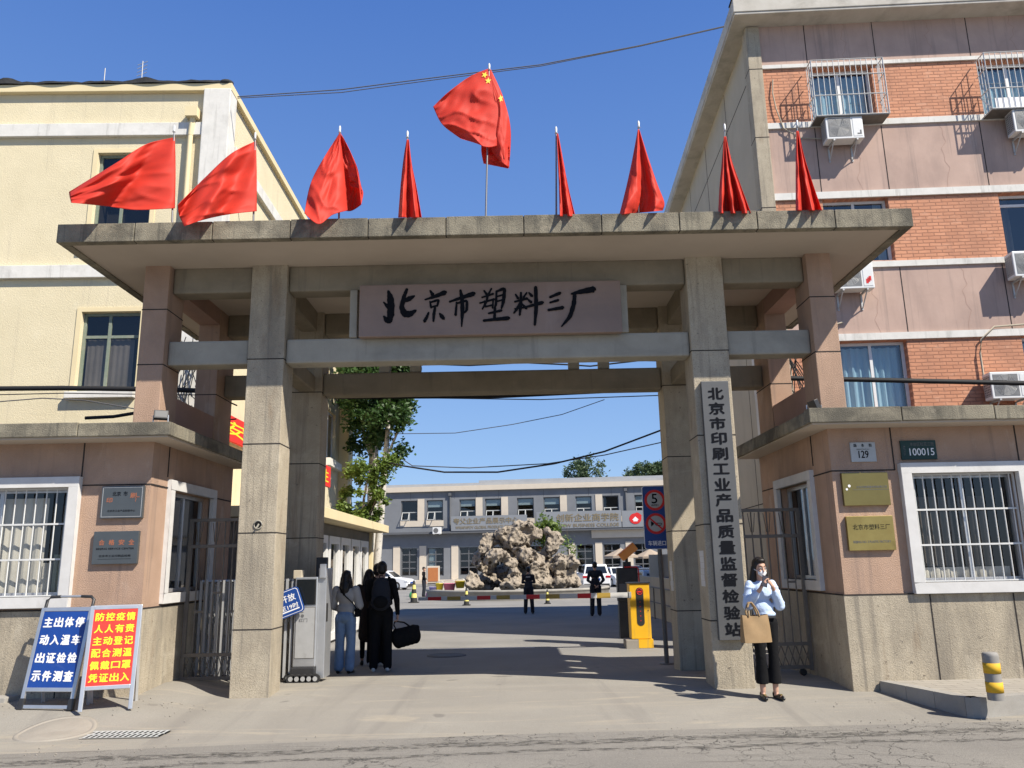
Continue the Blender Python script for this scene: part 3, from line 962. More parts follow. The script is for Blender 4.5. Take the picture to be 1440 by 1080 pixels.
for i, st in enumerate(STR):
    P = []
    for (x, y, w), (x2, y2, w2) in zip(st, st[1:]):
        for k in range(6):
            t = k / 6
            P.append((x + (x2 - x) * t, y + (y2 - y) * t, w + (w2 - w) * t))
    P.append(st[-1])
    for _ in range(2):
        P = [P[0]] + [tuple((P[j - 1][c] + P[j][c] * 2 + P[j + 1][c]) / 4 for c in range(3)) for j in range(1, len(P) - 1)] + [P[-1]]
    L, Rr = [], []
    yy = BY - .006 - .00012 * i
    for j, (x, y, w) in enumerate(P):
        a, b = P[max(j - 1, 0)], P[min(j + 1, len(P) - 1)]
        dx, dy = b[0] - a[0], b[1] - a[1]
        l = math.hypot(dx, dy) or 1
        w = w * (1.22 + .09 * math.sin(j * 1.9 + i))
        L.append((x - dy / l * w / 2, y + dx / l * w / 2))
        Rr.append((x + dy / l * w / 2, y - dx / l * w / 2))
    def cap(c, w, ang):
        return [(c[0] + math.cos(ang + t) * w / 2, c[1] + math.sin(ang + t) * w / 2) for t in (-.9, -.3, .3, .9)]
    a0 = math.atan2(P[0][1] - P[1][1], P[0][0] - P[1][0])
    a1 = math.atan2(P[-1][1] - P[-2][1], P[-1][0] - P[-2][0])
    W = lambda q: at(480 + q[0] / 3.4286, 380 + q[1] / 3.4286, yy)
    for j in range(len(P) - 1):
        mb.quad(W(L[j]), W(L[j + 1]), W(Rr[j + 1]), W(Rr[j]), m=1)
    mb.quad(*[W(q) for q in [Rr[0]] + cap(P[0], P[0][2], a0)[::-1] + [L[0]]], m=1)
    mb.quad(*[W(q) for q in [L[-1]] + cap(P[-1], P[-1][2], a1) + [Rr[-1]]], m=1)
mb.build('board', ['brown_board', 'letter_black'], nb, bevel=.012)

# vertical steel board on the right pillar
vb = thing('vertical_sign', 'tall narrow grey steel board with black characters fixed to the right pillar', 'sign board', (2.69, 10.40, .66))
mb = MB()
VX0, VX1, VZ0, VZ1 = 2.50, 2.86, .68, 3.96
mb.box(VX0, VX1, 10.375, 10.445, VZ0, VZ1)
chars = '北京市印刷工业产品质量监督检验站'
st = (VZ1 - VZ0 - .10) / len(chars)
for i, ch in enumerate(chars):
    h = .155 if ch not in '工' else .13
    text(mb, ch, 2.68, VZ1 - .07 - st * (i + .5), .21, h * 1.06, 10.371, .045, 1)
mb.build('board', ['steel_board', 'letter_black'], vb, bevel=.006)

# ================================================================== GATEHOUSES
def gatehouse(side):
    left = side < 0
    xc = -4.60 if left else 4.03
    xo = -15 if left else 15
    loc = (xc, 10.2, 0)
    root = thing('gatehouse', 'pink gatehouse with stone plinth, %s' % ('grey plaques and notice boards before it' if left else 'brass plaques and number plates on its front'), 'gatehouse', loc)
    F = Fr((0, 10.2, 0), 0)
    wx0, wx1, wz0, wz1 = (-7.3, -5.60, 1.36, 2.70) if left else (5.00, 6.34, 1.33, 2.67)
    mb = MB(F)
    x0, x1 = (xo, xc) if left else (xc, xo)
    mb.wall(x0, x1, 1.20, 3.28, [(wx0, wx1, wz0, wz1)], .16)
    S = Fr((xc, 10.2, 0), R_(90)) if not left else Fr((xc, 10.2, 0), R_(-90))
    # side wall facing the drive (u runs away from the street)
    sw0, sw1, sz0, sz1 = (.75, 2.05, 1.36, 2.68) if not left else (.62, 2.02, 1.36, 2.70)
    T2 = (lambda q: Vector((xc + q.y, 10.2 + q.x, q.z))) if not left else (lambda q: Vector((xc - q.y, 10.2 + q.x, q.z)))
    mb.T = T2
    mb.wall(0, 2.95, 1.20, 3.28, [(sw0, sw1, sz0, sz1)], .16)
    mb.T = None
    xa, xb = (xo, xc) if left else (xc, xo)
    mb.quad((xa, 13.15, 0), (xb, 13.15, 0), (xb, 13.15, 3.28), (xa, 13.15, 3.28))
    e = .022
    pm = MB()
    sgn = 1 if left else -1
    pm.box(xo, xc + sgn * e, 10.2 - e, 13.12, -.12, 1.20)
    # joints
    jx = [-5.49, -7.6, -9.7] if left else [4.83, 6.42, 8.0]
    for x in jx:
        mb.box(x - .008, x + .008, 10.195, 10.21, 2.72 if abs(x) < 7 else 1.21, 3.27, 1)
    pj = [-5.55, -7.3, -9.1] if left else [5.06, 6.08, 7.1, 8.1]
    for x in pj:
        pm.box(x - .007, x + .007, 10.2 - e - .004, 10.2, -.1, 1.19, 1)
    seg = [(-5.48, xc)] if left else [(xc, 4.83), (6.43, 9)]
    for a, b in seg:
        mb.box(a, b, 10.195, 10.21, 2.715, 2.731, 1)
    pm.box(xo, xc + sgn * .026, 10.2 - .026, 13.0, 1.193, 1.209, 1)
    fx = xc + sgn * .004
    mb.box(fx - .006, fx + .006, 10.2, 10.2 + sw0 - .13, 2.715, 2.731, 1)
    mb.box(fx - .006, fx + .006, 10.2 + sw1 + .13, 13.1, 2.715, 2.731, 1)
    mb.box(fx - .006, fx + .006, 10.2 + sw0 - .16, 10.2 + sw0 - .145, 2.86, 3.27, 1)
    mb.build('wall', ['pink_roughcast', 'joint_dark'], root)
    pm.build('plinth', ['washed_stone', 'joint_dark'], root, bevel=.006)
    # roof slab
    mb = MB()
    ex = xc + sgn * .36
    a, b = (xo, ex) if left else (ex, xo)
    mb.box(a + (.0 if left else .04), b - (.04 if left else 0), 9.84, 13.25, 3.265, 3.30)
    mb.build('soffit', 'soffit_paint', root)
    mb = MB()
    step = 1.15
    k = 0
    x = ex
    while abs(x) < 14:
        x2 = x - sgn * step
        mb.box(x, x2 + sgn * .01, 9.80, 9.98, 3.285 + .004 * (k % 2), 3.46 + random.uniform(-.012, .012))
        x = x2
        k += 1
    for i in range(3):
        y = 9.985 + i * 1.09
        mb.box(ex, ex - sgn * .16, y, y + 1.08, 3.285, 3.455 + random.uniform(-.01, .01))
    mb.build('roof_edge', 'fascia_stone', root, bevel=.01)
    mb = MB()
    a, b = (xo, ex - .17) if left else (ex + .17, xo)
    mb.box(a, b, 9.985, 13.24, 3.31, 3.43)
    mb.build('roof', 'tar_felt', root)
    # street window with white surround and burglar bars
    s = .13
    mb = MB(F)
    mb.box(wx0 - s, wx1 + s, -.085, .02, wz1, wz1 + s)
    mb.box(wx0 - s, wx1 + s, -.085, .02, wz0 - s, wz0)
    mb.box(wx0 - s, wx0, -.085, .02, wz0, wz1)
    mb.box(wx1, wx1 + s, -.085, .02, wz0, wz1)
    mb.build('window_surround', 'white_surround', root, bevel=.006)
    cur = [('paper_blind', 0, .79, .0, .93, .012), ('paper_blind', .80, .87, 0, .3, .004), ('old_wood_green', .88, 1, 0, .38, .004)] if left else [('paper_blind', .0, .95, 0, .12, .01), ('brown_blind', 0, .45, .13, .80, .03), ('brown_blind', .5, .8, .13, .80, .03)]
    w = window(root, F, wx0 + .003, wx1 - .003, wz0 + .003, wz1 - .003, .10, .05, (.52,) if not left else (.45,), (), 'alu', 'glass', 'dark_room', .7, cur)
    mb = MB(F)
    nb_ = 11
    for i in range(nb_ + (2 if left else 0)):
        t = (i + .5) / (nb_ + (2 if left else 0))
        x = wx0 + (wx1 - wx0) * t
        mb.cyl((x, .035, wz0 + .012), (x, .035, wz1 - .012), .0085, n=8)
    for t in (.0, .335, .665, 1.0):
        z = wz0 + .012 + (wz1 - wz0 - .024) * t
        mb.box(wx0 + .004, wx1 - .004, .024, .046, z - .011, z + .011)
    for x in (wx0 + .012, wx1 - .012):
        mb.box(x - .01, x + .01, .022, .048, wz0, wz1)
    mb.build('window_bars', 'white_metal', w)
    # window to the drive
    FS = T2
    class _F:
        pass
    w2 = window(root, T2, sw0 + .003, sw1 - .003, sz0 + .003, sz1 - .003, .10, .05, (.5,), (), 'alu', 'glass', 'dark_room', .6)
    mb = MB(T2)
    mb.box(sw0 - s, sw1 + s, -.06, .02, sz1, sz1 + s)
    mb.box(sw0 - s, sw1 + s, -.06, .02, sz0 - s, sz0)
    mb.box(sw0 - s, sw0, -.06, .02, sz0, sz1)
    mb.box(sw1, sw1 + s, -.06, .02, sz0, sz1)
    mb.build('window_surround', 'white_surround', root, bevel=.006)
    return root
gatehouse(-1)
gatehouse(1)

# plaques and number plates on the fronts
def plaque(name, x0, x1, z0, z1, mat, lines, label, y=10.2, dep=.05, border=None):
    o = thing(name, label, 'plaque', ((x0 + x1) / 2, y, z0))
    mb = MB()
    mb.box(x0, x1, y - dep, y, z0, z1)
    by = {}
    mats = [mat]
    def slot(m_):
        if m_ not in mats:
            mats.append(m_)
        return mats.index(m_)
    cx, cz, w, h = (x0 + x1) / 2, (z0 + z1) / 2, x1 - x0, z1 - z0
    for body, fx, fz, fw, fh, lm, bold in lines:
        text(mb, body, cx + fx * w, cz + fz * h, fw * w, fh * h, y - dep - .002, bold, slot(lm))
    if border:
        for a in ((x0 + .015, x1 - .015, z1 - .021, z1 - .015), (x0 + .015, x1 - .015, z0 + .015, z0 + .021), (x0 + .015, x0 + .021, z0 + .022, z1 - .022), (x1 - .021, x1 - .015, z0 + .022, z1 - .022)):
            mb.box(a[0], a[1], y - dep - .0025, y - dep - .001, a[2], a[3], slot(border))
    mb.build('plate', mats, o, bevel=.004)
    return o
plaque('wall_plaque', -5.19, -4.66, 2.30, 2.70, 'plaque_grey', [('北京', -.14, .26, .2, .14, 'letter_black', .02), ('市', .07, .26, .1, .15, 'letter_black', .02), ('印', -.3, .06, .14, .16, 'letter_rust', .02), ('刷', .26, .2, .15, .17, 'letter_rust', .02), ('厂', .36, .08, .1, .16, 'letter_rust', .02), ('北京市工业产品检验中心', 0, -.27, .66, .07, 'letter_black', .01)],
       'upper grey metal plaque on the left gatehouse, with black and faded red characters', border='alu_matte')
plaque('wall_plaque', -5.24, -4.68, 1.74, 2.14, 'plaque_grey', [('合', -.31, .16, .13, .17, 'letter_rust', .03), ('格', -.09, .16, .13, .17, 'letter_rust', .03), ('安', .13, .16, .13, .17, 'letter_rust', .03), ('全', .35, .16, .13, .17, 'letter_rust', .03), ('BEIJING SERVICE CENTER', 0, -.04, .84, .07, 'letter_black', .012), ('北京市工业印刷品检测', 0, -.25, .7, .07, 'letter_black', .012), ('I', 0, -.345, .74, .008, 'letter_black', 0)],
       'lower grey metal plaque on the left gatehouse, with a row of four faded red characters')
plaque('wall_plaque', 4.13, 4.71, 2.28, 2.69, 'brass_dull', [('北京印刷质量检验有限公司', .12, .06, .66, .08, 'letter_grey', .01), ('•', -.36, .1, .06, .09, 'letter_white', .05), ('•', -.42, 0, .05, .07, 'letter_white', .05), ('I', .1, -.02, .78, .01, 'letter_grey', 0)],
       'upper dull brass plaque on the right gatehouse, with a small white round emblem')
plaque('wall_plaque', 4.13, 4.71, 1.73, 2.15, 'brass', [('北京市塑料三厂', .02, .18, .8, .16, 'letter_black', .0), ('BEIJING NO. 3 PLASTIC FACTORY', 0, -.26, .8, .09, 'letter_grey', .012)],
       'lower bright brass plaque on the right gatehouse, with black handwritten characters')
plaque('house_number', 4.29, 4.61, 2.83, 3.08, 'plate_grey', [('129', .0, -.12, .4, .38, 'letter_black', .02), ('路', -.3, .34, .13, .17, 'letter_black', .02), ('条', 0, .34, .12, .17, 'letter_black', .02), ('街', .3, .34, .13, .17, 'letter_black', .02), ('NANTIAO LU', 0, .14, .5, .06, 'letter_black', 0)],
       'light grey enamel house number plate reading 129', dep=.02)
plaque('address_plate', 4.93, 5.38, 2.845, 3.09, 'plate_green', [('100015', .08, -.1, .7, .38, 'letter_white', .012), ('丰台区松花江街', .1, .3, .68, .2, 'letter_grey', .01), ('北京市', -.41, .0, .06, .6, 'letter_grey', .0)],
       'dark green postcode plate reading 100015 above the right window', dep=.025)

# floodlights on the gatehouse roofs
def flood(x, y, z, label, ang):
    o = thing('floodlight', label, 'floodlight', (x, y, z))
    Rm = Matrix.Rotation(ang, 3, 'Z') @ Matrix.Rotation(R_(-20), 3, 'X')
    c = Vector((x, y, z + .14))
    mb = MB(lambda q: c + Rm @ q)
    mb.box(-.085, .085, -.03, .03, -.06, .06)
    mb.build('housing', 'black_plastic', o, bevel=.006)
    mb = MB(lambda q: c + Rm @ q)
    mb.box(-.07, .07, -.034, -.031, -.045, .045)
    mb.build('lens', 'letter_grey', o)
    mb = MB()
    mb.box(x - .10, x + .10, y - .01, y + .01, z, z + .015)
    mb.bar((x - .095, y, z), (x - .095, y, z + .14), .012)
    mb.bar((x + .095, y, z), (x + .095, y, z + .14), .012)
    mb.build('bracket', 'alu', o)
flood(-4.52, 10.15, 3.46, 'small black floodlight on the roof edge of the left gatehouse', R_(25))
flood(3.93, 10.3, 3.46, 'small floodlight turned aside on the roof edge of the right gatehouse', R_(100))

# ================================================================== RIGHT BUILDING
RA = R_(-2.5)
RF = Fr((5.60, 16.5, 0), RA)
rb = thing('office_block', 'four storey block of mauve render and orange brick bands behind the right gatehouse', 'building', RF.p)
RU = 26.0
cols = [1.32, 5.10, 8.9, 12.7, 16.5, 20.3]
rows = [(11.28, 12.60), (7.90, 9.36), (4.63, 6.11), (1.3, 2.8)]
for z0, z1, jx in ((12.72, 13.75, (1.33, 2.88, 5.0, 7.2, 9.0, 11)), (9.53, 11.11, (1.33, 2.80, 4.95, 7.1, 9.2)), (6.27, 7.74, (1.33, 2.80, 4.95, 7.1, 9.2)), (0, 4.45, (3, 6, 9))):
    mb = MB(RF)
    mb.wall(.28, RU, z0, z1)
    for x in jx:
        mb.box(x - .009, x + .009, -.004, .01, z0 + .01, z1 - .01, 1)
    # hairline repair cracks wandering down the render
    for x in (2.2, 4.1, 6.0):
        P = [(x + .05 * math.sin(k * 1.3 + x) + .03 * math.sin(k * 2.9), -.002, z0 + (z1 - z0) * k / 10) for k in range(11)]
        for a, b in zip(P, P[1:]):
            mb.quad((a[0] - .004, a[1], a[2]), (a[0] + .004, a[1], a[2]), (b[0] + .004, b[1], b[2]), (b[0] - .004, b[1], b[2]), m=2)
    mb.build('render_band', ['mauve_render', 'joint_dark', 'pink_smooth'], rb)
bands = [(11.25, 12.63), (7.87, 9.37), (4.60, 6.12)]
for (a, b), (w0, w1) in zip(bands, rows):
    mb = MB(RF)
    mb.wall(.28, RU, a, b, [(c, c + 1.42, w0, w1) for c in cols], .30)
    mb.build('brick_band', 'orange_brick', rb)
for a, b in ((12.63, 12.72), (11.11, 11.25), (9.37, 9.53), (7.74, 7.87), (6.12, 6.27), (4.45, 4.60)):
    mb = MB(RF)
    mb.box(.27, RU, -.045, .02, a, b)
    mb.build('string_course', 'white_trim', rb)
mb = MB(RF)
mb.box(-.02, .285, -.06, .30, 0, 13.72)
for z in (12.62, 10.9, 9.2, 7.5, 5.8):
    mb.box(-.024, .289, -.064, .304, z - .008, z + .008, 1)
mb.build('corner_pier', ['washed_stone', 'joint_dark'], rb, bevel=.01)
# side wall towards the drive
TS = lambda q: RF(Vector((.06 + q.y, q.x, q.z)))
mb = MB(TS)
mb.wall(.30, 10.9, 0, 13.75, [(8.2, 9.7, 9.4, 10.9), (8.2, 9.7, 6.1, 7.6)], .15)
sw_mb = mb
for v0 in (9.4, 6.1):
    window(rb, TS, 8.203, 9.697, v0 + .003, v0 + 1.497, .08, .06, (.5,), (), 'pvc_white', 'glass', 'dark_room')
mb = sw_mb
for u in (2.7, 5.4, 8.1):
    mb.box(u - .01, u + .01, -.005, .01, 0, 13.7, 1)
for z in (12.6, 9.4, 6.1, 2.9):
    mb.box(.31, 10.85, -.006, .01, z - .01, z + .01, 1)
mb.build('side_wall', ['panel_beige', 'joint_dark'], rb)
mb = MB(RF)
mb.wall(.06, RU, 0, 13.75, d=10.9)
mb.build('rear_wall', 'panel_beige', rb)
mb = MB(RF)
mb.box(-.36, RU, -.50, 11.3, 13.74, 13.80)
mb.box(-.38, RU, -.52, -.30, 13.80, 14.14)
mb.box(-.38, -.16, -.295, 11.3, 13.80, 14.14)
mb.build('cornice', 'cornice', rb, bevel=.015)
mb = MB(RF)
mb.box(-.15, RU, -.29, 11.2, 13.81, 14.10)
for i in range(40):
    u = -.4 + i * .35
    mb.box(u, u + .36, -.54 + .02 * random.random(), -.2, 14.142, 14.155 + .02 * random.random())
mb.build('roof', 'tar_felt', rb)
for ci, c in enumerate(cols[:4]):
    for ri, (w0, w1) in enumerate(rows[:3]):
        cu = [('blue_curtain', 0, 1, 0, .95, .03)] if ri in (0, 2) else [('brown_blind', 0, .2, 0, 1, .02), ('paper_blind', .86, 1, 0, 1, .02)]
        window(rb, RF, c + .003, c + 1.417, w0 + .003, w1 - .003, .16, .06, (.5,), (.84,) if ri == 1 else (), 'pvc_white', 'glass_blue', 'dark_room', .6, cu)
# burglar cages on the top floor
for c in cols[:3]:
    mb = MB(RF)
    a, b, z0, z1, dd = c - .08, c + 1.50, 11.15, 12.52, -.44
    r = .011
    def fb(p, q, w=.022):
        mb.bar(p, q, w)
    n = 13
    for i in range(n + 1):
        u = a + (b - a) * i / n
        mb.cyl((u, dd, z0), (u, dd, z1), .0085, n=6)
    for t in (0, .36, .72, 1):
        z = z0 + (z1 - z0) * t
        fb((a, dd, z), (b, dd, z))
        fb((a, dd, z), (a, -.05, z))
        fb((b, dd, z), (b, -.05, z))
    for u in (a, b):
        for k in range(1, 4):
            d = dd + (.42) * k / 4
            mb.cyl((u, d, z0), (u, d, z1), .0085, n=6)
        fb((u, dd, z0), (u, -.05, z0 + .5), .018)
        fb((u, dd, z0), (u, dd, z1))
    for k in range(1, 6):
        d = dd + .41 * k / 6
        mb.cyl((a, d, z0), (b, d, z0), .0085, n=6)
    mb.box(a, b, dd, -.05, z0 - .03, z0 - .015, 1)  # cage floor coloured dark to stand for the shade on its underside
    mb.build('window_cage', ['white_metal', 'grey_iron'], rb)
    if c == cols[1]:
        mb = MB(RF)
        mb.box(a + .12, a + .8, dd + .05, dd + .06, z0 + .0, z0 + .28)
        mb.build('paper_board', 'letter_white', rb)
# conduits on the facade
mb = MB(RF)
mb.tube([(.5, -.03, 12.35), (.46, -.05, 12.0), (.5, -.06, 11.6), (.62, -.06, 11.1), (.95, -.06, 10.85), (1.5, -.05, 10.8)], .014)
mb.tube([(4.18, -.06, 4.9), (4.18, -.06, 5.75), (4.25, -.06, 6.05), (4.55, -.06, 6.32), (6.2, -.06, 6.40)], .02)
mb.tube([(.75, -.05, 6.35), (1.3, -.06, 6.48), (1.45, -.06, 6.52)], .02)
mb.build('conduit', 'panel_beige', rb)

# air conditioners
def make_ac(label, red=False):
    o = thing('air_conditioner', label, 'air conditioner', (0, 0, 0), 'air conditioners on the office block')
    Rz = Matrix.Rotation(RA, 3, 'Z')
    T = lambda q: Rz @ q
    W, D, H = .80, .30, .55
    mb = MB(T)
    mb.box(-W / 2, W / 2, -D, 0, 0, H)
    mb.build('casing', 'white_plastic', o, bevel=.012)
    mb = MB(T)
    mb.box(-W / 2 + .05, W / 2 - .26, -D - .004, -D + .01, .05, H - .05)
    mb.box(-W / 2 - .004, -W / 2 + .01, -D + .03, -.03, .06, H - .06)
    mb.build('intake', 'letter_grey', o)
    mb = MB(T)
    cx, cz = -.11, H / 2
    for k in range(1, 9):
        r = .026 * k
        pts = [(cx + r * math.cos(t * math.pi / 12), -D - .008, cz + r * math.sin(t * math.pi / 12)) for t in range(25)]
        mb.tube(pts, .0035, 4)
    for i in range(18):
        z = .06 + i * (H - .12) / 17
        mb.box(-W / 2 + .05, W / 2 - .26, -D - .0075, -D - .004, z - .003, z + .003)
    for i in range(9):
        z = .08 + i * (H - .16) / 8
        mb.box(-W / 2 - .009, -W / 2 - .003, -D + .03, -.03, z - .009, z + .009)
    for i in range(5):
        y = -D + .03 + i * (D - .06) / 4
        mb.box(-W / 2 - .0085, -W / 2 - .0035, y - .007, y + .007, .06, H - .06)
    mb.build('fan_grille', 'alu_matte', o)
    mb = MB(T)
    mb.box(W / 2 - .22, W / 2 - .03, -D - .006, -D, .05, H - .05)
    mb.build('service_panel', 'pvc_white', o)
    mb = MB(T)
    if red:
        for k in range(3):
            mb.box(W / 2 - .17 + .03 * k, W / 2 - .12 + .03 * k, -D - .009, -D - .0065, .10 + .03 * k, .20 + .03 * k)
    else:
        mb.box(W / 2 - .14, W / 2 - .05, -D - .009, -D - .0065, .09, .12)
        mb.box(W / 2 - .08, W / 2 - .05, -D - .0095, -D - .006, .12, .19)
    mb.build('emblem', 'ring_red' if red else 'letter_grey', o)
    for s in (-1, 1):
        mb = MB(T)
        x = s * .25
        mb.box(x - .018, x + .018, -D, .1, -.035, -.002)
        mb.bar((x, -D + .06, -.035), (x, .1, -.34), .02)
        mb.box(x - .018, x + .018, .085, .1, -.36, -.035)
        mb.build('bracket', 'alu_matte', o)
    return o
def acpos(u, v):
    return RF(Vector((u, -.105, v)))
ac1 = make_ac('air conditioner under the left barred window of the top floor')
ac2 = make_ac('air conditioner with a red mark, half hidden by the canopy right end', True)
ac1.location = acpos(1.83, 10.60)
ac2.location = acpos(1.66, 7.15)
for u, v, src, lb in ((5.85, 10.60, ac1, 'air conditioner under the second barred window, cut by the right picture edge'),
                      (5.35, 7.30, ac1, 'air conditioner below the middle floor window at the right picture edge'),
                      (4.52, 4.72, ac2, 'air conditioner with a red mark standing just above the gatehouse roof')):
    dup(src, acpos(u, v), lb)
# junction clutter seen through the right side opening: white cabinet on the wall
cb = thing('meter_cabinet', 'white painted cabinet with loose wires on the wall behind the right pier opening', 'cabinet', (4.55, 15.2, 4.2))
mb = MB()
mb.box(4.80, 5.22, 15.2, 15.6, 0.0, 6.2)
mb.build('pier', 'white_trim', cb)
mb = MB()
for k in range(12):
    a = Vector((5.3 + .25 * random.random(), 15.1, 5.3 + .4 * random.random()))
    b = Vector((5.35 + .3 * random.random(), 15.0, 4.0 + .5 * random.random()))
    c = (a + b) / 2 + Vector((random.uniform(-.2, .2), 0, random.uniform(-.2, .2)))
    mb.tube([a, c, b], .01)
mb.box(5.2, 5.7, 15.1, 15.14, 5.6, 5.66)
mb.box(5.2, 5.7, 15.1, 15.14, 4.7, 4.74)
mb.build('wiring', 'cable_black', cb)

# ================================================================== LEFT BUILDING
LA = R_(1.0)
LF = Fr((-6.17, 16.0, 0), LA)
lb = thing('yellow_building', 'pale yellow stuccoed block with white bands behind the left gatehouse', 'building', LF.p)
ops = []
for cu in (-2.74,):
    for v0, v1 in ((8.5, 10.55), (5.22, 6.93), (1.9, 3.6)):
        ops.append((cu, cu + 1.22, v0, v1))
mb = MB(LF)
mb.wall(-14, 0, 0, 11.98, ops, .2)
LS = lambda q: LF(Vector((-q.y, q.x, q.z)))
mb.T = LS
sops = [(6.5, 8.0, 5.3, 7.0), (11.0, 12.6, 5.3, 7.0)]
mb.wall(0, 14.2, 0, 11.98, sops, .2)
mb.build('wall', 'yellow_stucco', lb)
mb = MB(LF)
mb.box(-14, -.32, -.10, .02, 10.92, 11.22)
mb.box(-14, .0, -.10, .02, 7.66, 7.94)
mb.T = LS
mb.box(.4, 14.1, -.10, .02, 10.60, 10.90)
mb.build('white_band', 'white_trim', lb, bevel=.01)
mb = MB(LF)
mb.box(-.50, .09, -.14, .30, 6.0, 12.02)
mb.build('corner_pilaster', 'white_trim', lb, bevel=.02)
mb = MB(LF)
mb.box(-14, .10, -.12, 14.3, 11.985, 12.16)
mb.build('eave', 'yellow_smooth', lb, bevel=.01)
mb = MB(LF)
hs = [.025 + .02 * math.sin(i * .7) ** 2 + .02 * random.random() + .09 * max(0, math.sin(i * .21 + 1.2)) ** 8 for i in range(141)]
for i in range(140):
    u = -14 + i * .1
    o0, o1 = -.15 + .02 * math.sin(i * .6), -.15 + .02 * math.sin(i * .6 + .6)
    mb.quad((u, o0, 12.165), (u + .1, o1, 12.165), (u + .1, o1, 12.17 + hs[i + 1]), (u, o0, 12.17 + hs[i]))
    mb.quad((u, o0, 12.17 + hs[i]), (u + .1, o1, 12.17 + hs[i + 1]), (u + .1, .6, 12.2), (u, .6, 12.2))
mb.ell((-.05, -.05, 12.20), (.16, .12, .07))
mb.box(-14, .05, .61, 14.2, 12.165, 12.2)
mb.build('roof', 'tar_felt', lb)
for cu, v0, v1 in [o[:1] + o[2:] for o in ops]:
    window(lb, LF, cu + .003, cu + 1.217, v0 + .003, v1 - .003, .10, .06, (.45,), (.70,), 'old_wood_green', 'glass', 'dark_room', .5, [('brown_blind', .02, .9, 0.02, .68, .004)] if v0 < 7 else None)
    mb = MB(LF)
    mb.box(cu - .13, cu + 1.25, -.14, .03, v0 - .14, v0 - .005)
    mb.build('sill', 'white_trim', lb, bevel=.008)
    mb = MB(LF)
    mb.box(cu - .10, cu - .002, -.02, .01, v0, v1 + .09)
    mb.box(cu + 1.222, cu + 1.32, -.02, .01, v0, v1 + .09)
    mb.box(cu - .001, cu + 1.221, -.02, .01, v1 + .002, v1 + .09)
    mb.build('architrave', 'yellow_smooth', lb)
for u0, u1, v0, v1 in sops:
    window(lb, LS, u0 + .003, u1 - .003, v0 + .003, v1 - .003, .1, .06, (.5,), (), 'pvc_white', 'glass', 'dark_room')
    mb = MB(LS)
    mb.box(u0 - .2, u1 + .2, -.22, .02, v0 - .3, v0 - .05)
    mb.build('sill', 'white_trim', lb)
mb = MB(LS)
mb.box(13.3, 14.2, -.35, .02, 0, 11.9)
mb.build('end_pier', 'yellow_smooth', lb)
mb = MB(LF)
mb.cyl((-.74, -.10, 6), (-.74, -.10, 10.9), .055)
mb.cyl((-.74, -.10, 10.9), (-.70, -.12, 11.35), .06)
mb.box(-.84, -.58, -.24, -.02, 11.30, 11.52)
mb.build('downpipe', 'yellow_smooth', lb)
# aerials on the roof
for px_, py0, py1, lab, yagi in ((146, 120, 96, 'thin upright rod aerial on the yellow building roof', False), (199, 118, 86, 'comb shaped television aerial on the yellow building roof', True)):
    a, b = at(px_, py0, 17.5), at(px_ + 2, py1, 17.5)
    o = thing('roof_aerial', lab, 'aerial', a)
    mb = MB()
    mb.cyl(a - Vector((0, 0, .3)), b, .012, n=6)
    mb.build('mast', 'alu_matte', o)
    if yagi:
        mb = MB()
        for k in range(4):
            q = b + Vector((0, 0, -.06 - .1 * k))
            mb.cyl(q - Vector((.12, 0, .05)), q + Vector((.12, 0, .05)), .008, n=5)
        mb.build('element', 'alu_matte', o)
wr = thing('service_pier', 'white painted pier with tangled black wires behind the pier opening by the yellow building', 'pier', (-5.9, 15.1, 3))
q0, q1 = at(262, 480, 15.0), at(284, 580, 15.0)
mb = MB()
mb.box(q0.x - .1, q1.x + .05, 15.0, 15.4, 0, q0.z + 1.0)
mb.build('shaft', 'white_trim', wr)
mb = MB()
for k in range(14):
    a = Vector((q0.x + random.uniform(-.1, .35), 14.95, q0.z + random.uniform(-.6, .1)))
    b = Vector((q0.x + random.uniform(-.1, .5), 14.9, q1.z + random.uniform(-.2, .5)))
    c = (a + b) / 2 + Vector((random.uniform(-.25, .25), 0, random.uniform(-.2, .2)))
    mb.tube([a, c, b], .009, 5)
mb.build('wiring', 'cable_black', wr)
# red slogan banners on its drive side
for i, (xa, ya, xb, yb, txt, lab) in enumerate(((318, 580, 345, 628, '安', 'red banner with yellow characters on the yellow building, left of the front left pillar'), (394, 625, 409, 665, '全', 'red banner seen between the two left pillars'), (452, 650, 461, 684, '生', 'small red banner right of the rear left pillar'))):
    A_ = [atx(xa, ya, -6.02), atx(xb, yb, -6.02)]
    y0, y1 = A_[0].y, A_[1].y
    if i == 0: y0 -= .5
    z0, z1 = min(A_[0].z, A_[1].z), max(A_[0].z, A_[1].z)
    o = thing('slogan_banner', lab, 'banner', (-6.02, y0, z0), 'red slogan banners on the yellow building')
    mb = MB()
    mb.box(-6.12, -6.03, min(y0, y1), max(y0, y1) + .4, z0, z1)
    mb.build('cloth', 'banner_red', o)
    mb = MB(lambda q: Vector((-6.027 + q.y, q.x, q.z)))
    text(mb, txt, (y0 + y1) / 2 + .2, (z0 + z1) / 2, abs(y1 - y0) * .7 + .1, (z1 - z0) * .6, 0)
    mb.build('lettering', 'letter_yellow', o)

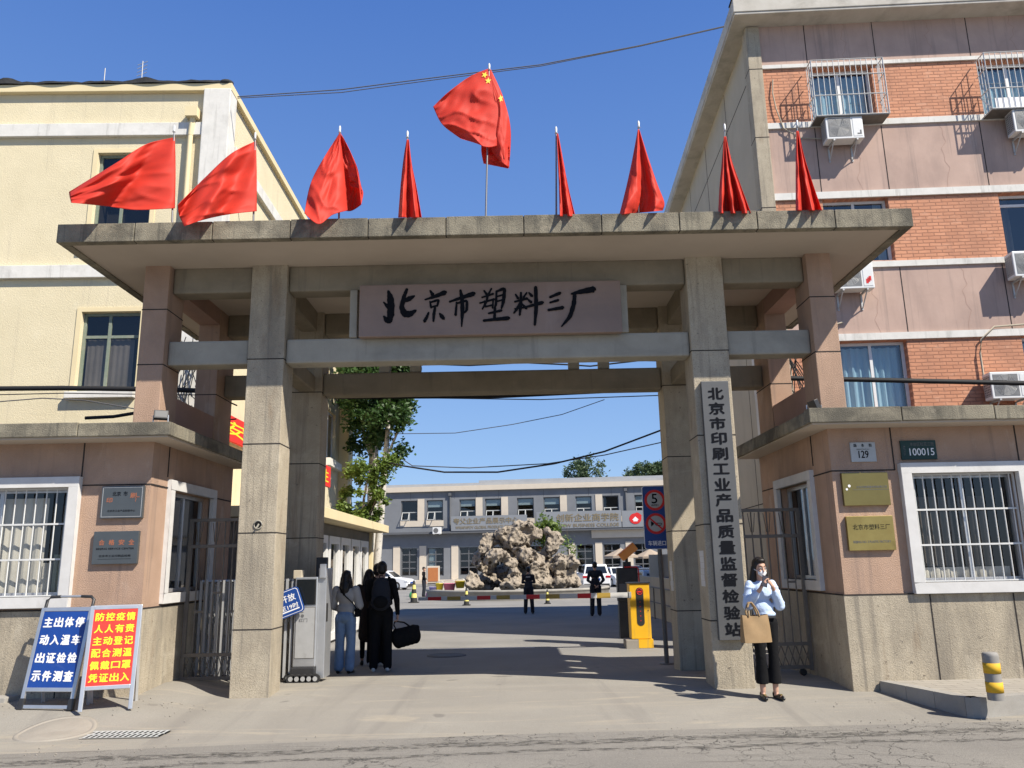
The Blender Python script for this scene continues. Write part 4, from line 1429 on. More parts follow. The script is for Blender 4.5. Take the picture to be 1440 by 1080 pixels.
# low annexe with white glazed bays
an = thing('reception_annexe', 'low yellow annexe with white framed glazed bays along the left of the drive', 'building', (-4.3, 15.8, 0))
TA = lambda q: Vector((-4.30 - q.y, 15.8 + q.x, q.z))
bays = [(.3 + i * 1.28, .3 + i * 1.28 + 1.15) for i in range(6)]
mb = MB(TA)
mb.wall(0, 8.6, -.2, 2.62, [(a, b, .02, 2.36) for a, b in bays], .15, 0)
mb.quad((0, 0, -.2), (0, 3, -.2), (0, 3, 2.62), (0, 0, 2.62))
mb.quad((8.6, 0, -.2), (8.6, 3, -.2), (8.6, 3, 2.62), (8.6, 0, 2.62))
mb.build('wall', 'wall_grey', an)
mb = MB(TA)
mb.box(-.3, 8.8, -.50, 3.2, 2.63, 2.84)
mb.build('roof', 'yellow_smooth', an, bevel=.01)
mb = MB(TA)
mb.box(8.35, 8.62, -.08, .0, -.2, 2.62)
mb.build('corner_pier', 'yellow_smooth', an)
for a, b in bays:
    window(an, TA, a + .003, b - .003, .023, 2.357, -.07, .17, (), (), 'pvc_white', 'glass', 'dark_room', .5, [('grey_room', 0, 1, 0, .3, .01)], fd=.12)

# ================================================================== FLAGS
def flag(top, base, patches, label, group, gold=(), lift=0.0, Y=9.60, nx=40, ny=44):
    """pole from the canopy roof; cloth given by four edge curves (pixels at the pole's distance) with folds in depth"""
    t, b = at(*top, Y), at(*base, Y)
    b = Vector((b.x, Y, CZ1 - .03))
    o = thing('flag', label, 'flag', b, group)
    mb = MB()
    mb.cyl(b, t, .013, .009, n=8)
    mb.build('pole', 'flag_pole', o)
    mb = MB()
    mb.lathe(t, [(0, .05), (.012, .03), (.016, .0), (.012, -.03), (.02, -.06), (0, -.061)], 8)
    mb.build('finial', 'white_plastic', o)
    mb = MB()
    def crv(P, t):
        P = [Vector(p) for p in P]
        n = len(P) - 1
        f = min(t * n, n - 1e-6)
        i = int(f)
        u = f - i
        p0, p1, p2, p3 = P[max(i - 1, 0)], P[i], P[i + 1], P[min(i + 2, n)]
        return .5 * ((2 * p1) + (p2 - p0) * u + (2 * p0 - 5 * p1 + 4 * p2 - p3) * u * u + (3 * p1 - p0 - 3 * p2 + p3) * u ** 3)
    grids = []
    for A, B, C, D, dep, inv in patches:
        # A: near edge top->bottom, B: far edge top->bottom, C: top near->far, D: bottom near->far
        vs = []
        for j in range(ny + 1):
            v = j / ny
            for i in range(nx + 1):
                u = i / nx
                a, bb, c, d = crv(A, v), crv(B, v), crv(C, u), crv(D, u)
                k00, k10, k01, k11 = Vector(C[0]), Vector(C[-1]), Vector(D[0]), Vector(D[-1])
                q = a * (1 - u) + bb * u + c * (1 - v) + d * v - (k00 * (1 - u) * (1 - v) + k10 * u * (1 - v) + k01 * (1 - u) * v + k11 * u * v)
                e = min(u, .35) / .35
                cr = noise.noise(Vector((u * 2.2 + top[0] * .13, v * 5.5, top[1] * .07))) * .05 + noise.noise(Vector((u * 5 + v * 4, v * 11 - u * 6, top[0] * .11))) * .018 + (1 - abs(noise.noise(Vector((u * 1.5 - v * 2.1, v * 3.4 + u * 2.6, top[0] * .31))))) ** 7 * -.03
                vs.append(at(q.x, q.y, Y + dep(u, v) + cr * (e if inv == 0 else v)))
        grids.append(vs)
        fs = [(j * (nx + 1) + i, j * (nx + 1) + i + 1, (j + 1) * (nx + 1) + i + 1, (j + 1) * (nx + 1) + i) for j in range(ny) for i in range(nx)]
        mb.add(vs, fs, 0, True)
    cl = mb.build('cloth', ['red_cloth'], o)
    sd = cl.modifiers.new('thickness', 'SOLIDIFY')
    sd.thickness = .003
    sd.offset = 1 if False else 0
    for pi, u, v, r, rot, sx in gold:
        i, j = int(u * nx), int(v * ny)
        G_ = lambda a, b_: grids[pi][min(max(b_, 0), ny) * (nx + 1) + min(max(a, 0), nx)]
        c = G_(i, j)
        tu = (G_(i + 1, j) - G_(i - 1, j)).normalized()
        tv = (G_(i, j - 1) - G_(i, j + 1)).normalized()
        nn = tu.cross(tv).normalized()
        if nn.y > 0:
            nn = -nn
        g = MB()
        P = []
        for k in range(10):
            rr = r * (1 if k % 2 == 0 else .42)
            th = rot + k * math.pi / 5
            P.append(c + nn * .008 + tu * rr * sx * math.sin(th) + tv * rr * math.cos(th))
        g.add([c + nn * .009] + P, [(0, 1 + k, 1 + (k + 1) % 10) for k in range(10)])
        g.build('star', 'gold_star', cl)
    return o
sn = math.sin
GF = 'red flags along the canopy edge'
def wave(a, fu, fv, ph=0.0, grow=True):
    return lambda u, v: a * sn(fu * u * 6.283 + fv * v * 6.283 + ph) * (u ** .7 if grow else 1) + .35 * a * sn(fu * 2.3 * u * 6.283 - fv * 1.7 * v * 6.283 + ph * 2) * (u ** .5 if grow else 1)
flag((245, 180), (243, 308), [([(246, 193), (247, 240), (246, 293)], [(97, 270), (98, 277), (100, 285)], [(246, 193), (205, 203), (165, 228), (97, 270)], [(246, 293), (190, 295), (150, 290), (100, 285)],
     lambda u, v: -.42 * u + .17 * u ** .8 * sn(7.5 * u - 3.2 * v + .6) + .05 * u ** .5 * sn(15 * u - 9 * v), 0)],
     'red flag streaming far out sideways, first from the yellow building', GF)
flag((359, 190), (357, 305), [([(360, 198), (361, 245), (361, 297)], [(250, 288), (252, 303), (259, 318)], [(360, 198), (325, 216), (288, 250), (250, 288)], [(361, 297), (325, 301), (290, 308), (259, 318)],
     lambda u, v: -.45 * u + .16 * u ** .8 * sn(8.5 * u - 4.4 * v + 2.2) + .05 * u ** .5 * sn(17 * u - 8 * v + 1), 0)],
     'red flag blown sideways and drooping below the canopy top, second from the yellow building', GF)
flag((478, 181), (477, 300), [
     ([(478, 186), (484, 240), (489, 296)], [(478, 186), (440, 250), (428, 300)], [(478, 186), (478, 186)], [(489, 296), (468, 302), (448, 315), (428, 300)],
      lambda u, v: -.30 * v * u - .20 * v * sn(3.1 * u) - .03 * v * sn(11 * u), 0),
     ([(477, 188), (476, 240), (472, 292)], [(479, 187), (503, 238), (508, 288)], [(477, 188), (479, 187)], [(472, 292), (492, 297), (508, 288)],
      lambda u, v: .22 * v * (1 - (2 * u - 1) ** 2) + .05, 0),
     ([(481, 190), (500, 232), (508, 288)], [(482, 192), (490, 245), (493, 262)], [(481, 190), (482, 192)], [(508, 288), (510, 268), (493, 262)],
      lambda u, v: -.06 * v + .16 * u * v, 0)],
     'red flag hanging as a full bell with one rolled hollow lobe', GF)
def limp(top, L, Rr, label, amp=.10, f=2.2, ph=0.0):
    flag(top, (top[0], 302), [(L, Rr, [L[0], Rr[0]], [L[-1], Rr[-1]], lambda u, v: amp * (v ** .8) * (sn(6.283 * f * 1.35 * u + ph + 1.4 * v) + .45 * abs(sn(6.283 * f * 1.9 * u + ph * 2 - 1.7 * v)) ** .5) - .12 * v - .02, 1)], label, GF)
limp((573, 188), [(572, 196), (568, 220), (564, 255), (560, 306)], [(575, 196), (579, 230), (586, 265), (593, 306)], 'narrow limp red flag beside the tall flag on its yellow building side', .09, 1.6, .4)
limp((782, 182), [(783, 188), (784, 220), (786, 260), (787, 304)], [(785, 188), (791, 220), (799, 262), (809, 304)], 'thinnest limp red flag, beside the tall flag on its office block side', .08, 1.4, 2.0)
limp((898, 174), [(897, 182), (889, 225), (881, 262), (871, 302)], [(899, 182), (911, 220), (924, 258), (934, 284), (905, 302)][:4] + [(932, 296)], 'broad limp red flag, third from the office block', .13, 1.3, 1.2)
limp((1019, 178), [(1018, 192), (1015, 230), (1012, 262), (1010, 300)], [(1021, 192), (1029, 226), (1042, 262), (1056, 300)], 'limp red flag with deep folds, second from the office block', .12, 2.4, .2)
limp((1121, 173), [(1120, 184), (1119, 220), (1119, 260), (1119, 296)], [(1123, 184), (1131, 220), (1143, 258), (1156, 296)], 'limp red flag nearest the office block, last in the row', .11, 1.7, 1.0)
flag((688, 93), (683, 306), [
     ([(688, 96), (702, 150), (700, 205)], [(609, 150), (622, 175), (648, 195)], [(688, 96), (660, 108), (630, 130), (609, 150)], [(700, 205), (685, 207), (668, 201), (648, 195)],
      lambda u, v: -.10 * sn(2.6 * u) * (.3 + .7 * v) + .035 * sn(9 * u + 7 * v) * v * u, 0),
     ([(685, 99), (692, 150), (690, 206), (702, 226)], [(690, 97), (708, 138), (718, 182), (716, 236)], [(685, 99), (690, 97)], [(702, 226), (716, 236)],
      lambda u, v: .12 * v - .16 * v * sn(3.1 * u), 1),
     ([(677, 200), (677, 214), (680, 230)], [(716, 205), (717, 220), (715, 237)], [(677, 200), (716, 205)], [(680, 230), (715, 237)],
      lambda u, v: .10 + .06 * sn(4 * u), 0)],
     'large national flag with gold stars billowing on the tallest pole', 'national flag',
     gold=((0, .14, .10, .05, .5, 1.0), (0, .10, .20, .05, .9, 1.0), (1, .75, .34, .06, .2, 1.0)))

# ================================================================== CABLES
def cable(pts, r, label, mat='cable_black', sag=0.0):
    P = []
    for (a, b) in zip(pts, pts[1:]):
        n = 14
        for k in range(n):
            t = k / n
            p = a.lerp(b, t)
            P.append(p + Vector((0, 0, -sag * 4 * t * (1 - t))))
    P.append(pts[-1])
    mb = MB()
    mb.tube(P, r, 5)
    return tag(mb.build('cable', mat, None, pts[0]), label, 'cable', 'overhead cables')
def pc(L, Y0, Y1=None):
    n = len(L) - 1
    Y1 = Y0 if Y1 is None else Y1
    return [at(x, y, Y0 + (Y1 - Y0) * i / n) for i, (x, y) in enumerate(L)]
cable(pc([(334, 136), (480, 126), (620, 108), (760, 91), (900, 64), (1018, 37)], 15.8, 15.9), .012, 'thin cable strung high from the yellow building to the office block, upper strand', 'cable_thin')
cable(pc([(334, 138), (480, 130), (620, 111), (760, 93), (900, 65), (1018, 38)], 15.8, 15.9), .010, 'thin cable strung high from the yellow building to the office block, lower strand', 'cable_thin')
cable(pc([(-40, 547), (90, 546), (240, 548), (480, 558), (700, 557), (930, 546), (1100, 532), (1250, 535), (1480, 540)], 14.4), .048, 'thick black cable bundle crossing behind the gate')
cable(pc([(-40, 556), (90, 553), (240, 555), (480, 558), (620, 560), (760, 562), (930, 556), (1100, 540)], 14.5), .010, 'thin wire twisting just under the thick cable bundle', 'cable_thin')
cable(pc([(455, 512), (520, 512), (600, 512), (660, 514), (735, 510), (800, 513), (830, 515), (900, 507), (960, 508)], 14.6), .016, 'looping black cable seen in the slot between the front and rear beams')
cable(pc([(535, 648), (566, 655), (625, 664), (700, 664), (780, 652), (850, 635), (935, 603), (1000, 578)], 26, 22), .027, 'sagging black cable over the yard inside the gate')
cable(pc([(535, 625), (580, 655), (660, 658), (770, 652), (850, 640), (935, 621), (1000, 600)], 32, 28), .02, 'thin sagging wire over the yard inside the gate', 'cable_thin')
cable(pc([(500, 602), (560, 610), (640, 609), (720, 597), (790, 583), (850, 562)], 34, 30), .016, 'faint thin wire high over the yard inside the gate', 'cable_thin')
cable(pc([(-40, 568), (60, 560), (120, 563), (190, 575)], 15.3), .012, 'thin cable looped across the yellow building under its lower window', 'cable_thin')
cable(pc([(120, 588), (160, 586), (190, 581)], 13.0), .03, 'short thick black cable running onto the roof of the gatehouse with grey plaques')
# wires in the opening of the pier by the yellow building
for k in range(3):
    a = Vector((-5.9 + .15 * k, 14.6, 5.0 + .2 * k))
    b = Vector((-5.0, 14.3, 4.3 + .25 * k))
    cable([a, (a + b) / 2 + Vector((0, 0, -.35 + .2 * k)), b], .014, ['lowest', 'middle', 'topmost'][k] + ' slack black wire looped behind the pier opening by the yellow building')

# ================================================================== GATES
def grille_gate(x0, x1, y, ztop, label, slant=None):
    z0 = zg(y) + .07
    o = thing('grille_gate', label, 'gate', ((x0 + x1) / 2, y, zg(y)))
    mb = MB()
    w = .022
    zs = [z0 + .04, z0 + .34, ztop - .36, ztop]
    for z in zs:
        mb.box(x0, x1, y - .02, y + .02, z - w, z + w)
    for x in (x0, x1):
        mb.box(x - .025, x + .025, y - .022, y + .022, z0, ztop + .02)
    mb.build('frame', 'grey_iron', o)
    mb = MB()
    n = max(4, round((x1 - x0) / .115))
    for i in range(1, n):
        x = x0 + (x1 - x0) * i / n
        mb.cyl((x, y, zs[1]), (x, y, zs[3]), .010, n=6)
        if i % 2 == 0:
            zz = zs[1] + .55 + .25 * (i % 4 == 0)
            mb.box(x - (x1 - x0) / n, x, y - .008, y + .008, zz, zz + .03)
        P = [(x - .05, y - .014, zs[3] - .04), (x - .018, y - .014, zs[2] + .06), (x + .018, y - .014, zs[2] + .06), (x + .05, y - .014, zs[3] - .04)]
        if i % 2:
            mb.tube(P, .006, 5)
    m = max(5, round((x1 - x0) / .10))
    for i in range(m):
        a, b = x0 + (x1 - x0) * i / m, x0 + (x1 - x0) * (i + 1) / m
        mb.bar((a, y - .006, zs[0]), (b, y - .006, zs[1]), .010)
        mb.bar((b, y + .006, zs[0]), (a, y + .006, zs[1]), .010)
    mb.build('bar_lattice', 'grey_iron', o)
    for x in (x0 + .12, x1 - .12):
        mb = MB()
        mb.cyl((x, y - .02, zg(y) + .045), (x, y + .02, zg(y) + .045), .045, n=14)
        mb.box(x - .012, x + .012, y - .03, y + .03, zg(y) + .045, z0 + .02)
        mb.build('wheel', 'rubber', o)
    return o
grille_gate(-4.53, -3.58, 11.42, 2.33, 'dark iron grille gate leaf between the grey plaque gatehouse and its pillar')
grille_gate(2.98, 3.96, 11.40, 2.32, 'dark iron grille gate leaf behind the woman with the tote bag')
# retractable electric gate: folded pack and drive head
fg = thing('folding_gate', 'electric folding gate drawn back, silver drive head with a dark window', 'folding gate', (-3.4, 12.1, .1))
mb = MB()
i = 0
x = -4.50
while x < -3.18:
    for dy in (-.16, .16):
        mb.box(x - .016, x + .016, 12.0 + dy - .016, 12.0 + dy + .016, .16, 1.50 + .0 * (i % 2))
    mb.bar((x, 11.84, 1.48), (x, 12.16, 1.48), .034)
    mb.bar((x, 11.84, 1.10), (x + .05, 12.16, .6), .02)
    x += .082
    i += 1
mb.box(-4.52, -3.18, 11.99, 12.01, .9, .93)
mb.build('lattice', 'alu_matte', fg)
for i in range(8):
    x = -4.46 + i * .18
    mb = MB()
    mb.cyl((x, 11.80, zg(12) + .062), (x, 11.85, zg(12) + .062), .062, n=16)
    mb.cyl((x, 11.795, zg(12) + .062), (x, 11.80, zg(12) + .062), .03, n=12, m=1)
    mb.build('wheel', ['rubber', 'alu_matte'], fg)
hx0, hx1, hy0, hy1 = -3.14, -2.82, 11.78, 12.22
mb = MB()
mb.box(hx0, hx1, hy0, hy1, .30, 1.52)
mb.build('drive_head', 'alu', fg, bevel=.015)
mb = MB()
mb.box(hx0 + .025, hx1 - .02, hy0 - .008, hy0, 1.14, 1.49)
mb.box(hx0 - .004, hx0 + .005, hy0 + .1, hy1 - .1, 1.1, 1.4)
mb.build('display', 'car_glass', fg)
mb = MB()
mb.box(hx0 + .03, hx1 - .03, hy0 - .006, hy0, .42, 1.10)
mb.box(hx0 + .022, hx1 - .022, hy0 - .003, hy0, .412, 1.108, 1)
text(mb, '红门', -3.01, .93, .12, .05, hy0 - .008, .01, 2)
text(mb, 'HONGMEN', -3.06, 1.04, .10, .018, hy0 - .008, .01, 2)
mb.cyl((-3.02, hy0 - .010, .99), (-3.02, hy0 - .006, .99), .022, n=14, m=2)
mb.build('front_panel', ['alu_matte', 'grey_iron', 'letter_grey'], fg)
mb = MB()
mb.box(hx0 - .02, hx1 + .0, hy0 - .03, hy1, .15, .30)
mb.build('skirt', 'black_plastic', fg, bevel=.02)
for k in range(5):
    x = hx0 + .0 + k * .085
    mb = MB()
    mb.cyl((x, hy0 - .07, zg(12) + .062), (x, hy0 - .02, zg(12) + .062), .064, n=16)
    mb.cyl((x, hy0 - .076, zg(12) + .062), (x, hy0 - .07, zg(12) + .062), .032, n=12, m=1)
    mb.build('wheel', ['rubber', 'alu_matte'], fg)
mb = MB()
mb.box(-2.82, -2.705, 11.82, 12.2, .14, 1.64)
mb.box(-2.707, -2.702, 11.85, 11.95, .9, 1.15, 1)
mb.build('side_post', ['alu', 'black_plastic'], fg, bevel=.008)
mb = MB()
mb.box(-2.80, -2.71, 11.78, 11.86, 1.50, 1.70)
mb.build('sensor', 'alu', fg, bevel=.01)
mb = MB()
mb.box(-3.18, -3.06, 11.80, 11.95, 1.50, 1.62)
mb.build('motor_cap', 'panel_beige', fg, bevel=.01)
mb = MB()
mb.box(-2.98, -2.82, 12.3, 12.4, 1.48, 1.80)
mb.build('keypad', 'black_plastic', fg, bevel=.008)
# tilted blue sign hung on the folding gate
bs = thing('hanging_sign', 'tilted blue sign with white characters and a white bar, hung on the folding gate', 'sign', (-3.12, 11.70, 1.15))
def rrect(w, h, r, n=5):
    P = []
    for cx, cz, a in ((w / 2 - r, h / 2 - r, 0), (-w / 2 + r, h / 2 - r, 90), (-w / 2 + r, -h / 2 + r, 180), (w / 2 - r, -h / 2 + r, 270)):
        for k in range(n + 1):
            t = R_(a + 90 * k / n)
            P.append((cx + r * math.cos(t), cz + r * math.sin(t)))
    return P
def plate(mb, c, Rm, w, h, r, y0, y1, m):
    P = rrect(w, h, r)
    n = len(P)
    vs = [c + Rm @ Vector((x, y0, z)) for x, z in P] + [c + Rm @ Vector((x, y1, z)) for x, z in P]
    mb.add(vs, [list(range(n)), list(range(n, 2 * n))[::-1]] + [(i, n + i, n + (i + 1) % n, (i + 1) % n) for i in range(n)], m)
c, Rm = Vector((-3.27, 11.70, 1.15)), Matrix.Rotation(R_(-20), 3, 'Y')
mb = MB()
plate(mb, c, Rm, .52, .36, .05, -.012, .012, 0)
plate(mb, c, Rm, .49, .33, .04, -.0135, -.012, 1)
plate(mb, c, Rm, .475, .315, .035, -.015, -.0135, 0)
mb.T = lambda q: c + Rm @ q
text(mb, '开放', .08, .06, .22, .10, -.017, .02, 1)
text(mb, '7时至19时', .0, -.06, .40, .07, -.017, .02, 1)
mb.box(-.18, .2, -.017, -.0155, -.122, -.104, 1)
mb.build('plate', ['sign_blue', 'letter_white'], bs)

# ================================================================== BARRIER, SIGN POST, BOLLARD
bp = gp(900, 912)
br = thing('barrier_gate', 'yellow barrier cabinet with its red and white boom lowered across the drive', 'barrier', bp)
x, y, z = bp
mb = MB()
mb.box(x - .27, x + .27, y - .02, y + .42, z - .05, z + .17)
mb.box(x - .02, x + .272, y - .023, y + .3, z + .01, z + .173, 1)
mb.build('base', ['concrete_cover', 'barrier_yellow'], br, bevel=.012)
mb = MB()
mb.box(x - .15, x + .25, y + .02, y + .38, z + .18, z + 1.25)
mb.box(x - .17, x + .27, y + .0, y + .40, z + 1.25, z + 1.275, 1)
mb.build('cabinet', ['barrier_yellow', 'black_plastic'], br, bevel=.01)
mb = MB()
P = rrect(.15, .74, .07)
plate(mb, Vector((x + .05, y + .02, z + .80)), Matrix.Identity(3), .15, .74, .07, -.006, 0, 0)
for k in range(5):
    mb.box(x + .042, x + .058, y + .011, y + .0135, z + .52 + k * .09, z + .54 + k * .09, 1)
for rr in (.055,):
    pts = [(x + .05 + rr * math.cos(t * math.pi / 12), y + .011, z + 1.09 + rr * math.sin(t * math.pi / 12)) for t in range(25)]
    mb.tube(pts, .007, 5, 1)
mb.box(x + .012, x + .088, y + .009, y + .0135, z + 1.075, z + 1.105, 1)
mb.build('light_panel', ['black_plastic', 'ring_red'], br)
mb = MB()
mb.cyl((x + .205, y + .016, z + .72), (x + .205, y + .022, z + .72), .012, n=12)
mb.build('lock', 'black_plastic', br)
bz = z + 1.03
bx1 = x - .17
bx0 = at(588, 840, y).x
mb = MB()
def seg(a, b, m):
    ha, hb = .105 - .04 * (x - a) / (x - bx0), .105 - .04 * (x - b) / (x - bx0)
    dz = lambda q: -.0 * q
    mb.add([(a, y + .0, bz - ha / 2), (b, y + .0, bz - hb / 2), (b, y + .0, bz + hb / 2), (a, y + .0, bz + ha / 2),
            (a, y + .05, bz - ha / 2), (b, y + .05, bz - hb / 2), (b, y + .05, bz + hb / 2), (a, y + .05, bz + ha / 2)],
           [(0, 1, 2, 3), (7, 6, 5, 4), (3, 2, 6, 7), (1, 0, 4, 5), (0, 3, 7, 4), (2, 1, 5, 6)], m)
cuts = [bx1]
ms = []
q = bx1 - .33
pat = [(0, .33)]
seq = []
pos = bx1
for Ln, m in [(.10, 0), (.27, 0), (.27, 2), (.12, 0), (.27, 1), (.36, 0), (.28, 2), (.12, 0), (.27, 1), (.33, 0), (.27, 2), (.12, 0), (.27, 1), (.33, 0), (.27, 2), (.12, 0), (.27, 1), (.6, 0)]:
    e = max(pos - Ln, bx0)
    if e < pos:
        seg(e, pos, m)
    pos = e
for a, b, hh in ((bx0, bx1, .013),):
    pass
mb.build('boom', ['boom_white', 'ring_red', 'boom_gold'], br)
mb = MB()
mb.box(bx1 - .02, x - .12, y + .0, y + .10, bz - .06, bz + .06)
mb.build('boom_clamp', 'alu_matte', br)

# camera post behind the barrier with an orange hood
q = at(886, 836, 19.0)
cz = zg(19)
ct = thing('camera_post', 'dark screen post with an orange hooded camera behind the barrier cabinet', 'camera post', (q.x, 19.0, cz))
x, y = q.x, 19.0
zt = at(886, 798, y).z
mb = MB()
mb.box(x - .26, x + .20, y, y + .25, cz, zt - .75)
mb.build('pedestal', 'black_plastic', ct)
mb = MB()
mb.box(x - .28, x + .20, y - .02, y + .22, zt - .75, zt)
mb.build('screen_box', 'black_plastic', ct, bevel=.03)
mb = MB()
mb.box(x - .24, x + .15, y - .026, y - .019, zt - .62, zt - .36)
mb.build('screen', 'letter_grey', ct)
mb = MB()
mb.tube([(x - .10, y - .03, zt + .012), (x + .17, y - .03, zt + .012), (x + .212, y - .03, zt - .03), (x + .222, y - .03, zt - .5)], .016, 5)
mb.build('lamp_strip', 'ring_red', ct)
mb = MB()
mb.box(x - .12, x + .06, y + .02, y + .14, zt, zt + .13)
mb.cyl((x - .03, y + .08, zt + .13), (x - .03, y + .08, zt + .22), .035)
mb.build('stem', 'black_plastic', ct)
Rm = Matrix.Rotation(R_(-38), 3, 'Y')
c = Vector((x + .02, y + .05, zt + .36))
mb = MB(lambda q: c + Rm @ q)
mb.box(-.23, .20, -.10, .10, -.09, .09)
mb.box(-.26, .20, -.12, .12, .091, .105)
mb.build('hood', 'orange_paint', ct, bevel=.01)

# traffic sign
tp = gp(938, 934)
ts = thing('traffic_sign', 'blue traffic sign with 5 km limit and no horn rings on a grey post', 'traffic sign', tp)
y = tp.y
mb = MB()
b0, b1 = at(923, 777, y), at(938, 934, y)
mb.cyl((tp.x, y, tp.z), (tp.x - .02, y, 2.9), .038, n=14)
mb.lathe((tp.x, y, tp.z), [(.0, .02), (.12, .02), (.12, 0)], 12)
mb.build('post', 'grey_iron', ts)
for a in range(4):
    pass
c = (at(902, 680, y - .06) + at(942, 776, y - .06)) / 2
W_, H_ = .42, 1.06
Rm = Matrix.Rotation(R_(0), 3, 'Y')
mb = MB()
plate(mb, c, Rm, W_, H_, .04, -.01, .01, 1)
plate(mb, c, Rm, W_ - .016, H_ - .016, .035, -.012, -.01, 0)
def disc(cx, cz, r, yy, m, n=36):
    mb.add([c + Vector((cx + r * math.cos(2 * math.pi * k / n), yy, cz + r * 1.0 * math.sin(2 * math.pi * k / n))) for k in range(n)], [list(range(n))[::-1]], m)
for cz in (.29, -.105):
    disc(0, cz, .175, -.014, 2)
    disc(0, cz, .17, -.0145, 2)
    disc(0, cz, .132, -.0155, 3)
mb.T = lambda q: c + q
text(mb, '5', -.005, .315, .10, .165, -.0175, .03, 4)
text(mb, '减速慢行', 0, .205, .13, .034, -.0175, .01, 4)
text(mb, '车辆进口', 0, -.43, .30, .085, -.0145, .02, 1)
# horn
mb.add([(-.085, -.0175, -.06), (-.04, -.0175, -.09), (-.04, -.0175, -.12), (-.085, -.0175, -.155)], [(0, 3, 2, 1)], 4)
mb.box(-.04, .085, -.0178, -.0172, -.105, -.093, 4)
mb.tube([(.085, -.018, -.099), (.097, -.018, -.115), (.085, -.018, -.132), (.0, -.018, -.132), (-.012, -.018, -.118), (.0, -.018, -.106)], .006, 4, 4)
Rb = Matrix.Rotation(R_(42), 3, 'Y')
vs = [Vector((0, 0, -.105)) + Rb @ Vector((a, 0, b)) for a, b in ((-.15, -.013), (.15, -.013), (.15, .013), (-.15, .013))]
mb.add([(v.x, -.0195, v.z) for v in vs], [(0, 1, 2, 3)], 2)
mb.build('sign_plate', ['sign_blue', 'letter_white', 'ring_red', 'plate_grey', 'letter_black'], ts)
mb = MB()
q0, q1 = at(912, 780, y + .06), at(944, 811, y + .06)
mb.box(q0.x, q1.x, y + .045, y + .065, q1.z, q0.z)
mb.build('rear_plate', 'plate_grey', ts)

# bollard
bq = gp(1401, 984, .2)
bz0 = .20
bo = thing('bollard', 'grey steel bollard with two yellow bands on the raised pavement', 'bollard', (bq.x, bq.y, bz0))
H = at(1398, 917, bq.y).z - bz0
r = .078
mb = MB()
mb.lathe((bq.x, bq.y, bz0), [(r, 0), (r, H * .17), (r, H * .40), (r, H * .58), (r, H * .80), (r, H * .92), (r * .98, H * .97), (r * .8, H), (0, H)], 24)
mb.build('post', 'bollard_grey', bo)
for a, b in ((.16, .38), (.56, .78)):
    mb = MB()
    mb.lathe((bq.x, bq.y, bz0), [(r + .0005, H * a), (r + .003, H * a), (r + .003, H * b), (r + .0005, H * b)], 24)
    mb.build('band', 'amber_tape', bo)

# ================================================================== NOTICE BOARDS
def notice(px0, py0, px1, py1, tx0, ty0, label, face, lett, rows, W, H, legh, tiltdeg, handle, yaw):
    """A-frame: base corner pixels on the ground, leaning back"""
    a, b = gp(px0, py0), gp(px1, py1)
    d = (b - a)
    d.z = 0
    ang = math.atan2(d.y, d.x)
    W = d.length
    Rz = Matrix.Rotation(ang, 3, 'Z')
    Rt = Rz @ Matrix.Rotation(R_(-tiltdeg), 3, 'X')
    # lean sideways a little as the photographed frame does
    o = thing('notice_board', label, 'notice board', a)
    T = lambda q: a + Rt @ q
    f = .045
    mb = MB(T)
    hz = legh + H
    for x in (0, W - f):
        mb.box(x, x + f, -.015, .015, 0, hz)
    mb.box(f, W - f, -.015, .015, hz - f, hz)
    mb.box(f, W - f, -.015, .015, legh, legh + f)
    if handle:
        mb.box(f, W - f, -.012, .012, .01, .05)
    mb.build('frame', 'alu', o, bevel=.006)
    mb = MB(T)
    mb.box(f * .9, W - f * .9, -.010, .008, legh + f * .8, hz - f * .8)
    nr = len(rows)
    ih = H - 2 * f
    iw = W - 2 * f
    for r, row in enumerate(rows):
        zc = legh + f + ih * (1 - (r + .5 + .12) / (nr + .24))
        for k, ch in enumerate(row):
            nn = len(row)
            xc = f + iw * (k + .62) / (nn + .24)
            g = min(iw / nn * .82, ih / nr * .80)
            text(mb, ch, xc, zc, g * (1 if ch not in '入人' else 1), g * (.98 if ch not in '口' else .8), -.0125, .05 if handle else .032, 1)
    mb.build('poster', [face, lett], o)
    # rear prop
    mb = MB()
    p0, p1 = T(Vector((f / 2, .02, hz - .06))), T(Vector((W - f / 2, .02, hz - .06)))
    back = Rz @ Vector((0, 1, 0))
    lean = .13 if handle else .24
    for p in (p0, p1):
        foot = Vector((p.x, p.y, 0)) + back * lean
        foot.z = zg(foot.y, foot.x)
        mb.bar(p, foot, .03)
    mb.build('rear_prop', 'alu_matte', o)
    if handle:
        for x in (0, W - f):
            mb = MB(T)
            mb.box(x - .012, x + f + .012, -.022, .022, -.004, .12)
            mb.build('foot', 'black_plastic', o, bevel=.01)
        mb = MB(T)
        mb.tube([(.03, .01, hz), (.03, .015, hz + .09), (.07, .015, hz + .125), (.20, .015, hz + .13)], .018, 8)
        mb.tube([(W - .03, .01, hz), (W - .03, .015, hz + .09), (W - .07, .015, hz + .125), (W - .20, .015, hz + .13)], .018, 8)
        mb.cyl((.18, .015, hz + .13), (W - .18, .015, hz + .13), .015, m=1)
        mb.build('handle', ['black_plastic', 'alu'], o)
    return o
notice(26, 998, 101, 1000, 0, 0, 'blue notice board with white characters leaning on the gatehouse plinth', 'board_blue', 'letter_white', ['主出体停', '动入温车', '出证检检', '示件测查'], .66, .93, .19, 11, True, 0)
notice(109, 1002, 186, 998, 0, 0, 'red notice board with yellow characters standing beside the blue one', 'board_red', 'letter_yellow', ['防控疫情', '人人有责', '主动登记', '配合测温', '佩戴口罩', '凭证出入'], .62, .92, .22, 11, False, 0)

